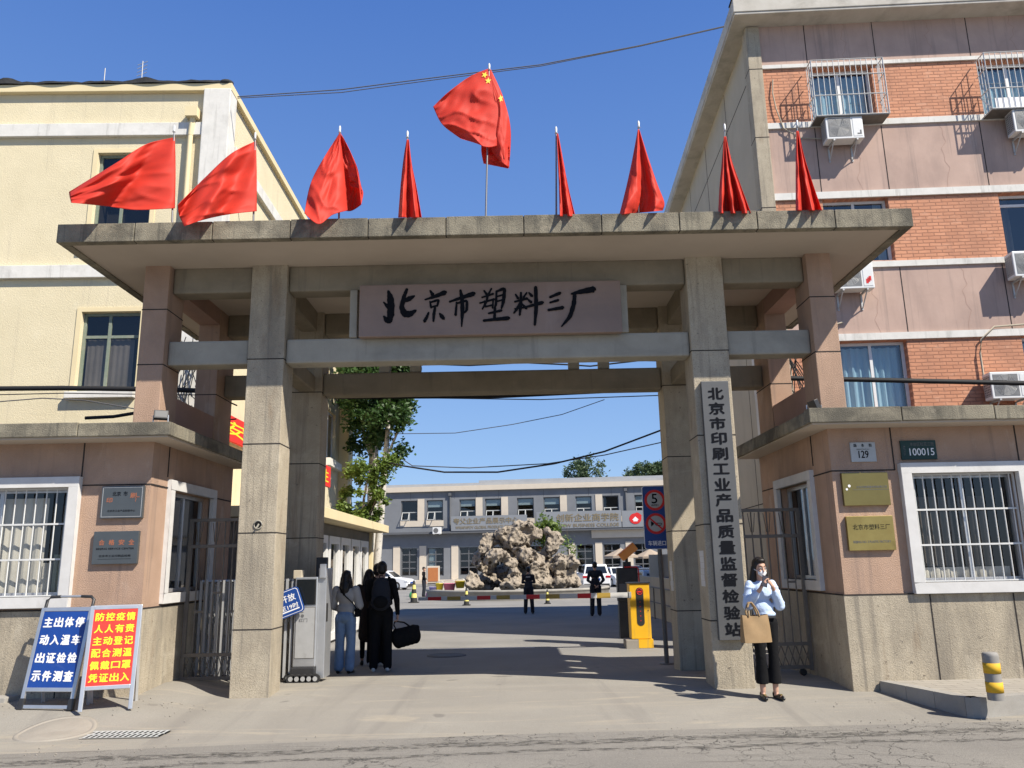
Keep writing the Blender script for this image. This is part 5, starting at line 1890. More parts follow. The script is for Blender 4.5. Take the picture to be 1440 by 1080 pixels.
# ================================================================== BACK BUILDING
BA = R_(-5.0)
BF = Fr((-16.0, 88.0, -.18), BA)
bb = thing('yard_building', 'long two storey grey building closing the far end of the yard', 'building', BF.p)
def bpx(x, y):
    return BF.px(x, y)
BF.px = lambda x, y, d=0.0: (lambda r: (lambda t: (lambda q: (q.dot(BF.dir), q.z))(Vector((0, 0, CAMH)) + r * t - BF.p))((BF.p - Vector((0, 0, CAMH))).dot(BF.inw) / r.dot(BF.inw)))(ray(x, y))
UL = 52
zroof = bpx(700, 682)[1]
zc0 = bpx(700, 689)[1]
zbelt = bpx(700, 746)[1]
zfas = bpx(700, 737)[1]
wins = []
for x0, x1, y0, y1, side in ((500, 520, 706, 733, 1), (564, 587, 704, 732, 1), (600, 623, 703, 731, 0), (646, 669, 701, 730, 2), (682, 705, 701, 730, 2), (727, 751, 700, 728, 0), (764, 788, 699, 728, 2), (809, 833, 698, 727, 0), (847, 871, 697, 726, 3), (892, 916, 697, 725, 0), (935, 960, 696, 724, 2), (985, 1008, 695, 723, 0)):
    u0, v1 = bpx(x0, y0)
    u1, v0 = bpx(x1, y1)
    wins.append((u0, u1, v0, v1, side))
vA, vB = sum(w[2] for w in wins) / len(wins), sum(w[3] for w in wins) / len(wins)
wins = [(a, b, vA, vB, s) for a, b, _, _, s in wins]
gw = []
gtop = bpx(700, 768)[1]
for x0, x1 in ((500, 525), (564, 587), (601, 624), (646, 672), (690, 715), (740, 765), (811, 835), (849, 873), (892, 916)):
    gw.append((bpx(x0, 780)[0], bpx(x1, 780)[0], .75, gtop))
mb = MB(BF)
mb.wall(0, UL, 0, zbelt, gw, .3, 0)
mb.build('ground_floor_wall', 'grey_facade', bb)
mb = MB(BF)
mb.wall(0, UL, zbelt, zc0, [w[:4] for w in wins], .3, 0)
for k in range(1, 22):
    u = k * 2.4
    mb.box(u - .02, u + .02, -.01, .01, vB + .1, zc0 - .02, 1)
mb.build('upper_wall', ['grey_facade', 'grey_facade_dark'], bb)
mb = MB(BF)
mb.box(-.3, UL, -.35, 14, zc0, zroof)
mb.build('parapet', 'cream_panel', bb)
mb = MB(BF)
mb.box(-.5, UL, .5, 13, zroof + .01, zroof + .35)
mb.box(bpx(670, 680)[0], UL, 2, 12, zroof + .355, zroof + .75)
mb.build('roof', 'roof_grey', bb)
mb = MB(BF)
mb.box(0, UL, -.75, .02, zbelt - .22, zbelt)
mb.build('belt_canopy', 'grey_facade_dark', bb)
mb = MB(BF)
mb.box(-.2, UL, -1.6, .02, -.2, .34)
mb.build('plinth_step', 'cream_panel', bb)
for (a, b, c, d, s) in wins:
    window(bb, BF, a + .01, b - .01, c + .01, d - .01, .14, .09, (), (), 'grey_facade_dark', 'glass', 'dark_room', .8, [('curtain_blue', 0, 1, .66, 1, .0)] if s in (2, 0) else None, fd=.08)
    mb = MB(BF)
    um = (a + b) / 2
    mb.box(a + .1, b - .1, .13, .2, c + (d - c) * .40, c + (d - c) * .44)
    mb.box(um - .04, um + .04, .13, .2, c, c + (d - c) * .40)
    A1 = [(a + .12, .12, c + (d - c) * .40), (um - .05, .12, c + (d - c) * .40), (um - .05, -.38, c + .06), (a + .12, -.38, c + .06)]
    for p, q in zip(A1, A1[1:] + A1[:1]):
        mb.bar(p, q, .07)
    mb.build('awning_sash', 'plate_grey', bb)
    mb = MB(BF)
    mb.box(a - .05, b + (.75 if s else .05), -.06, .02, c - .62, c - .005)
    if s in (1, 2):
        mb.box(b + .02, b + .74, -.055, .02, c, d + .15)
    if s == 3:
        mb.box(a - .75, a - .02, -.055, .02, c - .62, d + .15)
    mb.build('window_panel', 'cream_panel', bb)
for i, (a, b, c, d) in enumerate(gw):
    window(bb, BF, a + .01, b - .01, c + .01, d - .01, .14, .10, (.5,), (.28, .5, .76), 'grey_facade_dark', 'glass', 'dark_room', 1.0, [('curtain_blue', 0, .48, .2, 1, .02)] if i == 2 else None, fd=.08)
    mb = MB(BF)
    mb.box(a - .85, a - .12, -.07, .02, .35, d + .2)
    mb.build('pilaster', 'cream_panel', bb)
for x in (633, 880):
    u = bpx(x, 700)[0]
    mb = MB(BF)
    mb.cyl((u, -.10, zbelt), (u, -.10, zc0 - .1), .09)
    mb.box(u - .16, u + .16, -.25, .0, zc0 - .5, zc0 - .1)
    mb.build('downpipe', 'grey_facade_dark', bb)
mb = MB(BF)
mb.box(bpx(832, 755)[0], UL, -.30, .02, zbelt - 1.0, zbelt - .225)
mb.build('cream_band', 'cream_panel', bb)
# fascia signs
def fsign(x0, x1, y0, y1, items, label, extra=None):
    u0, v1 = bpx(x0, y0)
    u1, v0 = bpx(x1, y1)
    o = thing('shop_fascia', label, 'shop sign', BF(Vector(((u0 + u1) / 2, -.8, zbelt))))
    T = lambda q: BF(q)
    mb = MB(T)
    mats = ['fascia_light']
    mb.box(u0, u1, -.80, -.60, zbelt + .02, zbelt + .02 + (v1 - v0))
    w, h = u1 - u0, v1 - v0
    zc = zbelt + .02 + h / 2
    for body, fx, fz, fw, fh, m_ in items:
        if m_ not in mats:
            mats.append(m_)
        text(mb, body, (u0 + u1) / 2 + fx * w, zc + fz * h, fw * w, fh * h, -.83, .02, mats.index(m_))
    if extra:
        extra(mb, mats, u0, u1, zc, w, h)
    mb.build('panel', mats, o)
    return o
fsign(636, 742, 727, 745, [('夸父企业产品展示中心', -.04, .16, .86, .42, 'letter_gold'), ('WHAPAPOY GLOBAL PRODUCT CENTER', -.04, -.28, .8, .2, 'letter_gold')], 'grey fascia with dull gold characters partly hidden by the rockery')
fsign(755, 874, 722, 743, [('创新企业商学院', .1, .12, .74, .46, 'letter_gold'), ('NEW BUSINESS COLLEGE', .12, -.33, .70, .2, 'letter_gold')], 'grey fascia with spaced gold characters between the shrub and the red emblem')
def red_emblem(mb, mats, u0, u1, zc, w, h):
    mats.append('ring_red')
    mats.append('letter_white')
    n = 28
    cx = u0 + w * .22
    mb.add([(cx + .62 * math.cos(2 * math.pi * k / n) * (1 if k < 2 or k > 6 else 1.18), -.83, zc + .55 * math.sin(2 * math.pi * k / n) * (1 if k < 2 or k > 6 else 1.18)) for k in range(n)], [list(range(n))[::-1]], 1)
    mb.add([(cx - .34, -.835, zc - .12), (cx, -.835, zc + .22), (cx + .34, -.835, zc - .12), (cx + .22, -.835, zc - .12), (cx + .22, -.835, zc - .28), (cx - .22, -.835, zc - .28), (cx - .22, -.835, zc - .12)], [list(range(7))[::-1]], 2)
    mb.box(u0 + w * .43, u1, -.825, -.79, zc - h / 2, zc + h / 2, 1)
fsign(874, 960, 722, 743, [], 'grey and red fascia with a red drop emblem beside the traffic sign', red_emblem)
# air conditioner on the far building
u, v = bpx(617, 752)
o = thing('air_conditioner', 'small white air conditioner on the grey yard building beside the gold fascia', 'air conditioner', BF(Vector((u, 0, v))))
mb = MB(BF)
mb.box(u - .45, u + .45, -1.2, -.8, v + .05, v + .75)
mb.build('casing', 'white_plastic', o, bevel=.03)
mb = MB(BF)
mb.cyl((u - .1, -1.205, v + .4), (u - .1, -1.2, v + .4), .27, n=20)
mb.build('fan_grille', 'letter_grey', o)
mb = MB(BF)
for s in (-.3, .3):
    mb.box(u + s - .03, u + s + .03, -1.2, .0, v - .02, v + .045)
mb.build('bracket', 'alu_matte', o)

# ================================================================== ROCKERY
rp = at(735, 832, 46)
rk = Vector((.3, 46, -.18))
bas = thing('fountain_basin', 'low round stone basin holding the rockery in the middle of the yard', 'basin', rk)
mb = MB()
cx, cy = .1, 47.2
mb.lathe((cx, cy, -.18), [(5.15, -.05), (5.15, .40), (5.2, .42), (5.2, .52), (4.75, .53), (4.72, .30), (0, .30)], 64)
mb.build('rim_wall', 'kerb_stone', bas)
mb = MB()
mb.lathe((cx, cy, -.18), [(4.72, .34), (0, .345)], 48)
mb.build('water', 'car_glass', bas)
tx1 = bpy.data.textures.new('rock_big', 'CLOUDS')
tx1.noise_scale = 1.3
tx1.noise_depth = 3
tx2 = bpy.data.textures.new('rock_pits', 'VORONOI')
tx2.noise_scale = .55
tx2.distance_metric = 'DISTANCE_SQUARED'
tx3 = bpy.data.textures.new('rock_fine', 'CLOUDS')
tx3.noise_scale = .16
tx3.noise_depth = 4
def rockify(a, b, c):
    def f(o):
        for t, s, m in ((tx1, a, .5), (tx2, b, .35), (tx3, c, .5)):
            d = o.modifiers.new('d', 'DISPLACE')
            d.texture = t
            d.strength = s
            d.mid_level = m
            d.texture_coords = 'GLOBAL'
        q = o.modifiers.new('r2', 'REMESH')
        q.mode = 'VOXEL'
        q.voxel_size = .045
    return f
def rock(shapes, label):
    P = []
    for px, py, rx, rz, dy in shapes:
        c = at(px, py, 46 + dy)
        k = 46 / 1130
        P.append(('e', c, (rx * k, max(rx, rz) * k * .8, rz * k)))
    base = sum((Vector(p[1]) for p in P), Vector()) / len(P)
    o = thing('rockery_stone', label, 'rock', (base.x, base.y, .1), 'stones of the rockery')
    blob('stone', P, .09, 'rock', o, 2, keep=rockify(.55, .50, .34))
    return o
rock([(722, 758, 20, 16, 0), (744, 752, 16, 10, .3), (706, 752, 14, 12, -.2), (735, 740, 18, 7, .1), (725, 775, 18, 14, .4), (740, 785, 16, 12, .6)], 'tall pale summit stone of the rockery')
rock([(683, 768, 13, 16, 0), (676, 790, 12, 16, .3), (690, 760, 8, 10, 0)], 'upright stone on the flank of the rockery nearest the gold fascia')
rock([(700, 782, 20, 11, -1.0), (716, 790, 12, 8, -1.0), (690, 790, 10, 10, -.6)], 'broad overhanging stone across the middle of the rockery')
rock([(742, 782, 18, 12, -.9), (755, 790, 10, 14, -.7), (732, 774, 10, 8, -.8)], 'rounded stone beside the overhang in the middle of the rockery')
rock([(722, 806, 9, 14, -1.3), (726, 820, 11, 10, -1.4), (716, 826, 10, 6, -1.4)], 'slender standing stone below the overhang at the cave mouth')
rock([(752, 806, 11, 20, -1.0), (764, 812, 9, 20, -.8), (757, 824, 12, 8, -1.0)], 'cleft upright stone behind the first guard')
rock([(776, 765, 14, 13, 0), (780, 752, 9, 8, 0), (772, 778, 10, 12, .2), (770, 750, 6, 5, .1)], 'top heavy stone crowning the side of the rockery towards the cars')
rock([(792, 800, 20, 21, -.3), (803, 792, 10, 14, -.5), (786, 820, 20, 10, -.4), (806, 818, 8, 12, -.4), (775, 800, 10, 18, .2)], 'massive cave pitted boulder at the end of the rockery near the white cars')
rock([(664, 815, 8, 14, -1.6), (668, 824, 9, 9, -1.6), (661, 806, 6, 8, -1.5)], 'low detached stone standing on the basin rim')
rock([(690, 812, 16, 18, .9), (715, 805, 14, 20, 1.2), (740, 808, 16, 20, 1.0), (680, 822, 12, 10, .4)], 'dark recessed stone forming the back of the cave')

# plants
def plant(name, p, shapes, n, size, mat, label, cat, stems=(), seed=1, stemmat='bark', partname='foliage', group=None, elong=1.5):
    rnd = random.Random(seed)
    o = thing(name, label, cat, p, group)
    if stems:
        mb = MB()
        for pts, rs in stems:
            mb.tube(pts, rs, 8)
        mb.build('trunk', stemmat, o)
    mb = MB()
    tot = sum(s[1] ** 1.6 for s in shapes)
    for c, r, *rest in shapes:
        fl = rest[0] if rest else 1.0
        k = int(n * r ** 1.6 / tot)
        for _ in range(k):
            d = Vector((rnd.gauss(0, .52), rnd.gauss(0, .52), rnd.gauss(0, .52)))
            pos = Vector(c) + Vector((d.x * r, d.y * r, d.z * r * fl))
            s = size * rnd.uniform(.6, 1.3)
            a = Vector((rnd.gauss(0, 1), rnd.gauss(0, 1), rnd.gauss(0, .6))).normalized()
            b = a.cross(Vector((rnd.gauss(0, 1), rnd.gauss(0, 1), rnd.gauss(0, 1)))).normalized()
            a = a * s * elong
            b = b * s
            mb.quad(pos - a, pos - b * .6 + a * .1, pos + a, pos + b * .6 + a * .1)
    mb.build(partname, mat, o)
    return o
def crown(c, R, n, rnd, fl=1.0, rr=(.22, .42)):
    out = []
    n = int(n * 2.2)
    rr = (rr[0] * .55, rr[1] * .78)
    for _ in range(n):
        while True:
            d = Vector((rnd.uniform(-1, 1), rnd.uniform(-1, 1), rnd.uniform(-1, 1)))
            if d.length < 1:
                break
        d = d.normalized() * d.length ** .5
        out.append((Vector(c) + Vector((d.x * R[0], d.y * R[1], d.z * R[2])), R[0] * rnd.uniform(*rr)))
    return out
rnd = random.Random(3)
b = at(765, 790, 47)
plant('shrub', (b.x, 47, .2), [(at(763, 742, 47), .55), (at(757, 752, 47), .5), (at(772, 738, 47), .45), (at(768, 757, 47), .45), (at(781, 742, 47), .35)], 900, .09, 'leaf_light', 'bright green shrub growing between the stones of the rockery', 'shrub', [([b, at(764, 760, 47), at(763, 742, 47)], [.05, .04, .02])], 5)
b = at(800, 785, 47)
plant('shrub', (b.x, 47, .5), [(at(800, 770, 47), .5), (at(797, 762, 47), .35), (at(806, 776, 47), .35)], 160, .07, 'leaf_light', 'thin wispy shrub rising behind the pitted boulder', 'shrub', [([b, at(799, 770, 47), at(797, 742, 47)], [.03, .02, .01])], 6)

# poplars by the annexe
def trunkpath(L, Y):
    return [at(x, y, Y) for x, y in L]
YT = 27.5
pl = trunkpath([(524, 905), (526, 850), (531, 780), (536, 720), (541, 660), (545, 610), (548, 560)], YT)
pl[0].z = -.1
br2 = [at(545, 640, YT), at(556, 615, YT), at(566, 590, YT)]
cr = crown(at(535, 548, YT), (1.15, 1.3, 1.9), 30, rnd) + crown(at(520, 525, YT), (1.1, 1.2, 1.6), 14, rnd) + [(at(569, 588, YT), .28), (at(560, 560, YT), .4), (at(572, 570, YT), .25), (at(555, 535, YT), .4), (at(566, 632, YT), .28), (at(560, 645, YT), .22)]
plant('poplar_tree', (pl[0].x, YT, -.1), cr, 15000, .075, 'leaf_green', 'poplar with pale slender trunk leaning past the annexe corner', 'tree', [(pl, [.16, .15, .13, .12, .10, .08, .04]), (br2, [.05, .04, .02])], 11, 'birch_bark', 'crown', 'poplars beside the annexe', 1.2)
YT = 29.5
pl = trunkpath([(520, 890), (522, 780), (524, 700), (526, 620), (527, 560), (528, 520)], YT)
pl[0].z = -.12
cr = crown(at(512, 560, YT), (.95, 1.2, 2.0), 24, rnd) + crown(at(525, 500, YT), (1.4, 1.3, 1.4), 16, rnd)
plant('poplar_tree', (pl[0].x, YT, -.12), cr, 10000, .08, 'leaf_green', 'thicker grey trunked poplar just behind the leaning one', 'tree', [(pl, [.22, .2, .18, .17, .14, .08]), ([at(525, 650, YT), at(512, 610, YT), at(503, 580, YT)], [.09, .07, .04])], 12, 'birch_bark', 'crown', 'poplars beside the annexe', 1.2)
YT = 26.0
b = at(505, 880, YT)
cr = crown(at(512, 695, YT), (.85, .7, 1.0), 13, rnd, 1, (.2, .34)) + [(at(540, 655, YT), .32), (at(550, 648, YT), .22), (at(502, 660, YT), .3), (at(508, 725, YT), .32), (at(528, 690, YT), .2)]
plant('young_tree', (b.x, YT, -.08), cr, 5200, .06, 'leaf_light', 'young tree with yellow green leaves under the poplars', 'tree', [([Vector((b.x, YT, -.08)), at(506, 760, YT), at(512, 700, YT), at(520, 660, YT)], [.07, .06, .04, .02]), ([at(506, 760, YT), at(530, 700, YT), at(543, 655, YT)], [.04, .03, .015])], 13, 'bark', 'crown', None, 1.3)
# trees beyond the far roof
for i, (x, y, rx, rz, lab) in enumerate(((825, 660, 3.0, 1.7, 'round dark tree crown showing above the far roof'), (905, 664, 2.4, 1.3, 'lower tree crown above the far roof beside the pillar'), (930, 662, 1.8, 1.5, 'tree crown half behind the pillar above the far roof'))):
    Y = 112
    c = at(x, y + 3, Y)
    cr = crown(c, (rx, rx, rz), 22, rnd, 1, (.2, .36))
    plant('far_tree', (c.x, Y, -.18), cr, 2600, .17, 'leaf_far', lab, 'tree', [([Vector((c.x, Y, -.18)), Vector((c.x, Y, c.z * .6)), c], [.4, .3, .12])], 20 + i, 'bark', 'crown', 'trees beyond the far roof', 1.3)

# ================================================================== YARD CLUTTER
def cone(px, py, Y, h, label):
    p = at(px, py, Y)
    p.z = zg(Y)
    o = thing('traffic_cone', label, 'cone', p, 'cones and posts in the yard')
    mb = MB()
    mb.box(p.x - h * .24, p.x + h * .24, p.y - h * .24, p.y + h * .24, p.z, p.z + .04)
    mb.build('foot', 'rubber', o)
    for k in range(5):
        a, b_ = k / 5, (k + 1) / 5
        r = lambda t: h * (.17 - .12 * t)
        mb = MB()
        mb.lathe((p.x, p.y, p.z + .04), [(r(a), h * a), (r(b_), h * b_)] + ([(0, h)] if k == 4 else []), 14)
        mb.build('band', 'cone_yellow' if k % 2 else 'cone_black', o)
cone(582, 842, 42, 1.05, 'black and yellow banded cone at the far end of the barrier boom')
cone(656, 848, 38, .75, 'small banded cone below the detached stone at the basin')
cone(770, 848, 38, .6, 'small banded cone in front of the basin near the first guard')
for x, y, m, r, h, lab in ((618, 826, 'pail_yellow', .22, .42, 'yellow pail on the basin edge nearest the standing porter'), (632, 826, 'pail_pink', .34, .44, 'pink pail on the basin edge'), (647, 822, 'pail_yellow', .28, .38, 'wide yellow pail beside the detached stone'), (609, 832, 'pail_lilac', .22, .5, 'lilac pail standing by the basin wall')):
    p = at(x, y, 45.5)
    o = thing('pail', lab, 'pail', (p.x, p.y, p.z - h / 2), 'plastic pails by the basin')
    mb = MB()
    mb.lathe((p.x, p.y, p.z - h / 2), [(0, 0), (r * .75, 0), (r, h), (r * 1.06, h), (r * .95, h - .02), (r * .7, .04), (0, .04)], 18)
    mb.build('body', m, o)
    mb = MB()
    mb.tube([(p.x + r * math.cos(t * math.pi / 8), p.y, p.z + h / 2 + .5 * r * math.sin(t * math.pi / 8)) for t in range(9)], .012, 5)
    mb.build('handle', 'alu', o)
p = at(609, 814, 74)
o = thing('wooden_cabinet', 'small orange wooden cabinet standing outside the far building', 'cabinet', (p.x, 74, -.18))
mb = MB()
mb.box(p.x - .55, p.x + .55, 74, 74.5, .12, 1.6)
mb.build('body', 'cream_panel', o, bevel=.02)
mb = MB()
mb.box(p.x - .45, p.x + .45, 73.97, 73.999, .25, 1.45)
mb.build('door', 'wood_orange', o)
mb = MB()
mb.box(p.x - .5, p.x + .5, 74.05, 74.45, -.18, .12)
mb.build('plinth', 'wall_grey', o)
p = at(546, 806, 66)
o = thing('planter', 'pink rendered planter box by the far building doors', 'planter', (p.x, 66, -.18))
mb = MB()
mb.box(p.x - .7, p.x + .7, 66, 67, -.2, .85)
mb.box(p.x - .6, p.x + .6, 66.1, 66.9, .852, .87, 1)
mb.build('trough', ['planter_pink', 'bark'], o, bevel=.02)
p = at(592, 834, 47)
o = thing('parcel_heap', 'bright green and pink bundles at the porter feet', 'bundle', (p.x, 46.8, -.18))
mb = MB()
mb.ell((p.x - .45, 46.8, .02), (.2, .2, .22))
mb.build('sack', 'green_plastic', o)
mb = MB()
mb.ell((p.x + .5, 46.8, .02), (.22, .2, .22))
mb.build('bag', 'pail_pink', o)

# parasols
for x, y, Y, lab in ((873, 777, 66, 'beige parasol open above the parked cars behind the camera post'), (914, 778, 68, 'beige parasol half hidden by the traffic sign')):
    c = at(x, y, Y)
    o = thing('parasol', lab, 'parasol', (c.x, Y, -.18), 'parasols by the parked cars')
    mb = MB()
    R, h = 1.45, .62
    n = 8
    vs = [(c.x, Y, c.z + .35)] + [(c.x + R * math.cos(2 * math.pi * k / n + .2), Y + R * math.sin(2 * math.pi * k / n + .2), c.z + .35 - h) for k in range(n)]
    mb.add(vs, [(0, 1 + k, 1 + (k + 1) % n) for k in range(n)])
    mb.add([(v[0], v[1], v[2] - .02) for v in vs[1:]] + [(v[0], v[1], v[2] - .15) for v in vs[1:]], [(k, (k + 1) % n, n + (k + 1) % n, n + k) for k in range(n)])
    mb.build('cover', 'parasol_cloth', o)
    mb = MB()
    mb.cyl((c.x, Y, -.18), (c.x, Y, c.z + .42), .04)
    mb.build('pole', 'alu_matte', o)

# ================================================================== CARS
def car(p, yaw, L, W, H, paint, label, suv=True, hood=.24):
    Rz = Matrix.Rotation(yaw, 3, 'Z')
    p = Vector(p)
    T = lambda q: p + Rz @ q
    o = thing('parked_car', label, 'car', p, 'cars parked in the yard')
    # local: x forward (front at +L/2), y left
    g = .17
    hb = H * (.60 if suv else .62)
    def sec(prof, hw, mat, name, tum=0.0, smooth=True):
        mb = MB(T)
        n = len(prof)
        vs = []
        for s in (-1, 1):
            for k, (x, z) in enumerate(prof):
                t = max(0, (z - hb) / (H - hb)) if H > hb else 0
                vs.append((x, s * (hw - tum * t), z))
        mb.add(vs, [list(range(n)), list(range(n, 2 * n))[::-1]] + [(k, n + k, n + (k + 1) % n, (k + 1) % n) for k in range(n)], 0)
        return mb.build(name, mat, o, bevel=.05)
    l = L / 2
    body = [(-l, g + .12), (-l + .12, g), (l - .12, g), (l, g + .15), (l - .02, hb * .72), (l - .25, hb * .88), (l - L * hood, hb + .02), (-l + .05, hb + .02), (-l - .02, hb * .8)]
    sec(body, W / 2, paint, 'body')
    rb_ = -l + (.12 if suv else L * .14)
    roof = [(l - L * hood, hb), (l - L * (hood + .16), H - .04), (l - L * (hood + .24), H), (rb_ + (.35 if suv else .75), H), (rb_ + (.22 if suv else .62), H - .05), (rb_, hb)]
    sec(roof, W / 2 - .06, paint, 'cabin', .16)
    mb = MB(T)
    tw = W / 2 - .06
    zt, zb = H - .10, hb + .10
    def yy(z):
        return tw - .16 * (z - hb) / (H - hb) + .006
    for s in (-1, 1):
        fx0, fx1 = l - L * hood - .22, l - L * (hood + .16) - .12
        mb.add([(fx0, s * yy(zb), zb), (fx1, s * yy(zt), zt), (rb_ + .42 + (0 if suv else .5), s * yy(zt), zt), (rb_ + .2, s * yy(zb), zb)], [(0, 1, 2, 3)] if s < 0 else [(3, 2, 1, 0)])
    a0, a1 = Vector((rb_, 0, hb)), Vector((rb_ + (.22 if suv else .62), 0, H - .05))
    for t0, t1, s0 in ((.12, .86, 0),):
        q0, q1 = a0.lerp(a1, t0), a0.lerp(a1, t1)
        mb.add([(q0.x - .015, -tw + .12, q0.z), (q1.x - .015, -tw + .24, q1.z), (q1.x - .015, tw - .24, q1.z), (q0.x - .015, tw - .12, q0.z)], [(0, 1, 2, 3)])
    a0, a1 = Vector((l - L * hood, 0, hb)), Vector((l - L * (hood + .16), 0, H - .04))
    q0, q1 = a0.lerp(a1, .1), a0.lerp(a1, .92)
    mb.add([(q0.x + .015, -tw + .12, q0.z), (q1.x + .015, -tw + .24, q1.z), (q1.x + .015, tw - .24, q1.z), (q0.x + .015, tw - .12, q0.z)], [(3, 2, 1, 0)])
    mb.build('window_glass', 'car_glass', o)
    for sx in (-1, 1):
        for s in (-1, 1):
            x = sx * L * .30
            mb = MB(T)
            mb.cyl((x, s * (W / 2 - .2), .32), (x, s * (W / 2 + .01), .32), .32, n=18)
            mb.cyl((x, s * (W / 2 + .01), .32), (x, s * (W / 2 + .02), .32), .19, n=14, m=1)
            mb.build('wheel', ['tyre', 'alu'], o)
    for s in (-1, 1):
        mb = MB(T)
        mb.box(-l - .04, -l + .12, s * (W / 2 - .30), s * (W / 2 + .012), hb * .80, hb * .93)
        mb.build('tail_lamp', 'tail_red', o)
        mb = MB(T)
        mb.box(l - .22, l + .02, s * (W / 2 - .40), s * (W / 2 + .012), hb * .62, hb * .76)
        mb.build('headlight', 'lamp_clear', o)
        mb = MB(T)
        mb.ell((l - L * (hood + .07), s * (W / 2 + .10), hb + .08), (.06, .11, .08))
        mb.build('wing_mirror', paint, o)
    mb = MB(T)
    mb.box(-l - .03, -l + .1, -W / 2 + .06, W / 2 - .06, g + .02, g + .26)
    mb.build('bumper', 'black_plastic', o, bevel=.03)
    mb = MB(T)
    mb.box(l - .1, l + .015, -W / 2 + .15, W / 2 - .15, g + .06, g + .28)
    mb.build('grille', 'black_plastic', o, bevel=.03)
    for x in (-l - .045, l + .03):
        mb = MB(T)
        mb.box(x, x + .015, -.24, .24, hb * .62 if x < 0 else g + .3, hb * .62 + .15 if x < 0 else g + .44)
        mb.build('number_plate', 'sign_blue', o)
    return o
def carat(px, py, Y):
    q = at(px, py, Y)
    return Vector((q.x, Y, zg(Y)))
car(carat(835, 820, 58), R_(90), 4.5, 1.85, 1.70, 'car_white', 'white sport utility car seen from behind beside the rockery')
car(carat(868, 820, 64), R_(-78), 4.6, 1.8, 1.45, 'car_white', 'white saloon facing the gate beside the rearmost white car', False)
car(carat(889, 818, 70), R_(-70), 4.6, 1.8, 1.5, 'car_silver', 'silver saloon further back in the row of cars', False)
car(carat(906, 824, 46), R_(-92), 4.6, 1.82, 1.48, 'car_dark', 'dark car facing the gate behind the camera post', False)
car(carat(921, 835, 33.5), R_(96), 4.6, 1.80, 1.46, 'car_silver', 'pale saloon with red tail lamps beside the sign post', False)
car(carat(541, 824, 66), R_(-14), 4.5, 1.8, 1.5, 'car_white', 'white car nose out by the far doors behind the poplar trunk', False)

# wall and fence on the office side of the yard
wl = thing('yard_wall', 'low weathered grey wall with pipe rail along the office side of the drive', 'wall', (4.3, 17, -.1))
mb = MB()
mb.box(4.45, 4.62, 16.4, 32, -.3, 1.15)
mb.build('masonry', 'panel_beige', wl, bevel=.01)
mb = MB()
for i in range(9):
    yv = 16.8 + i * 1.85
    mb.cyl((4.32, yv, -.2), (4.32, yv, .85), .022, n=8)
for z in (.85, .4):
    mb.cyl((4.32, 16.8, z), (4.32, 31.6, z), .018, n=8)
mb.build('rail', 'grey_iron', wl)

# ================================================================== PEOPLE
def hand(S, wrist, d, palm_n, side, curl=.5, k=1.0):
    """palm, four bent unequal fingers and a thumb, as capsules; d = pointing direction, palm_n = palm normal, side = thumb direction"""
    d, palm_n = Vector(d).normalized(), Vector(palm_n).normalized()
    s = Vector(side).normalized()
    p0 = Vector(wrist)
    p1 = p0 + d * .085 * k
    for t in (-1, -.33, .33, 1):
        S.append(('c', p0 + s * .020 * t * k, .015 * k, p1 + s * .031 * t * k, .0125 * k))
    for t, L in ((1, .072), (.33, .080), (-.33, .075), (-1, .058)):
        a = p1 + s * .031 * t * k
        L *= k
        c1 = d * math.cos(curl * .7) + palm_n * math.sin(curl * .7)
        c2 = d * math.cos(curl * 1.7) + palm_n * math.sin(curl * 1.7)
        c3 = d * math.cos(curl * 2.5) + palm_n * math.sin(curl * 2.5)
        b = a + c1 * L * .45
        c = b + c2 * L * .33
        e = c + c3 * L * .28
        S += [('c', a, .0095 * k, b, .0088 * k), ('c', b, .0088 * k, c, .008 * k), ('c', c, .008 * k, e, .007 * k)]
    a = p0 + s * .024 * k + d * .02 * k
    b = a + (s * .75 + d * .5 + palm_n * .35).normalized() * .042 * k
    c = b + (s * .25 + d * .85 + palm_n * .4).normalized() * .034 * k
    S += [('c', a, .013 * k, b, .0105 * k), ('c', b, .0105 * k, c, .0085 * k)]

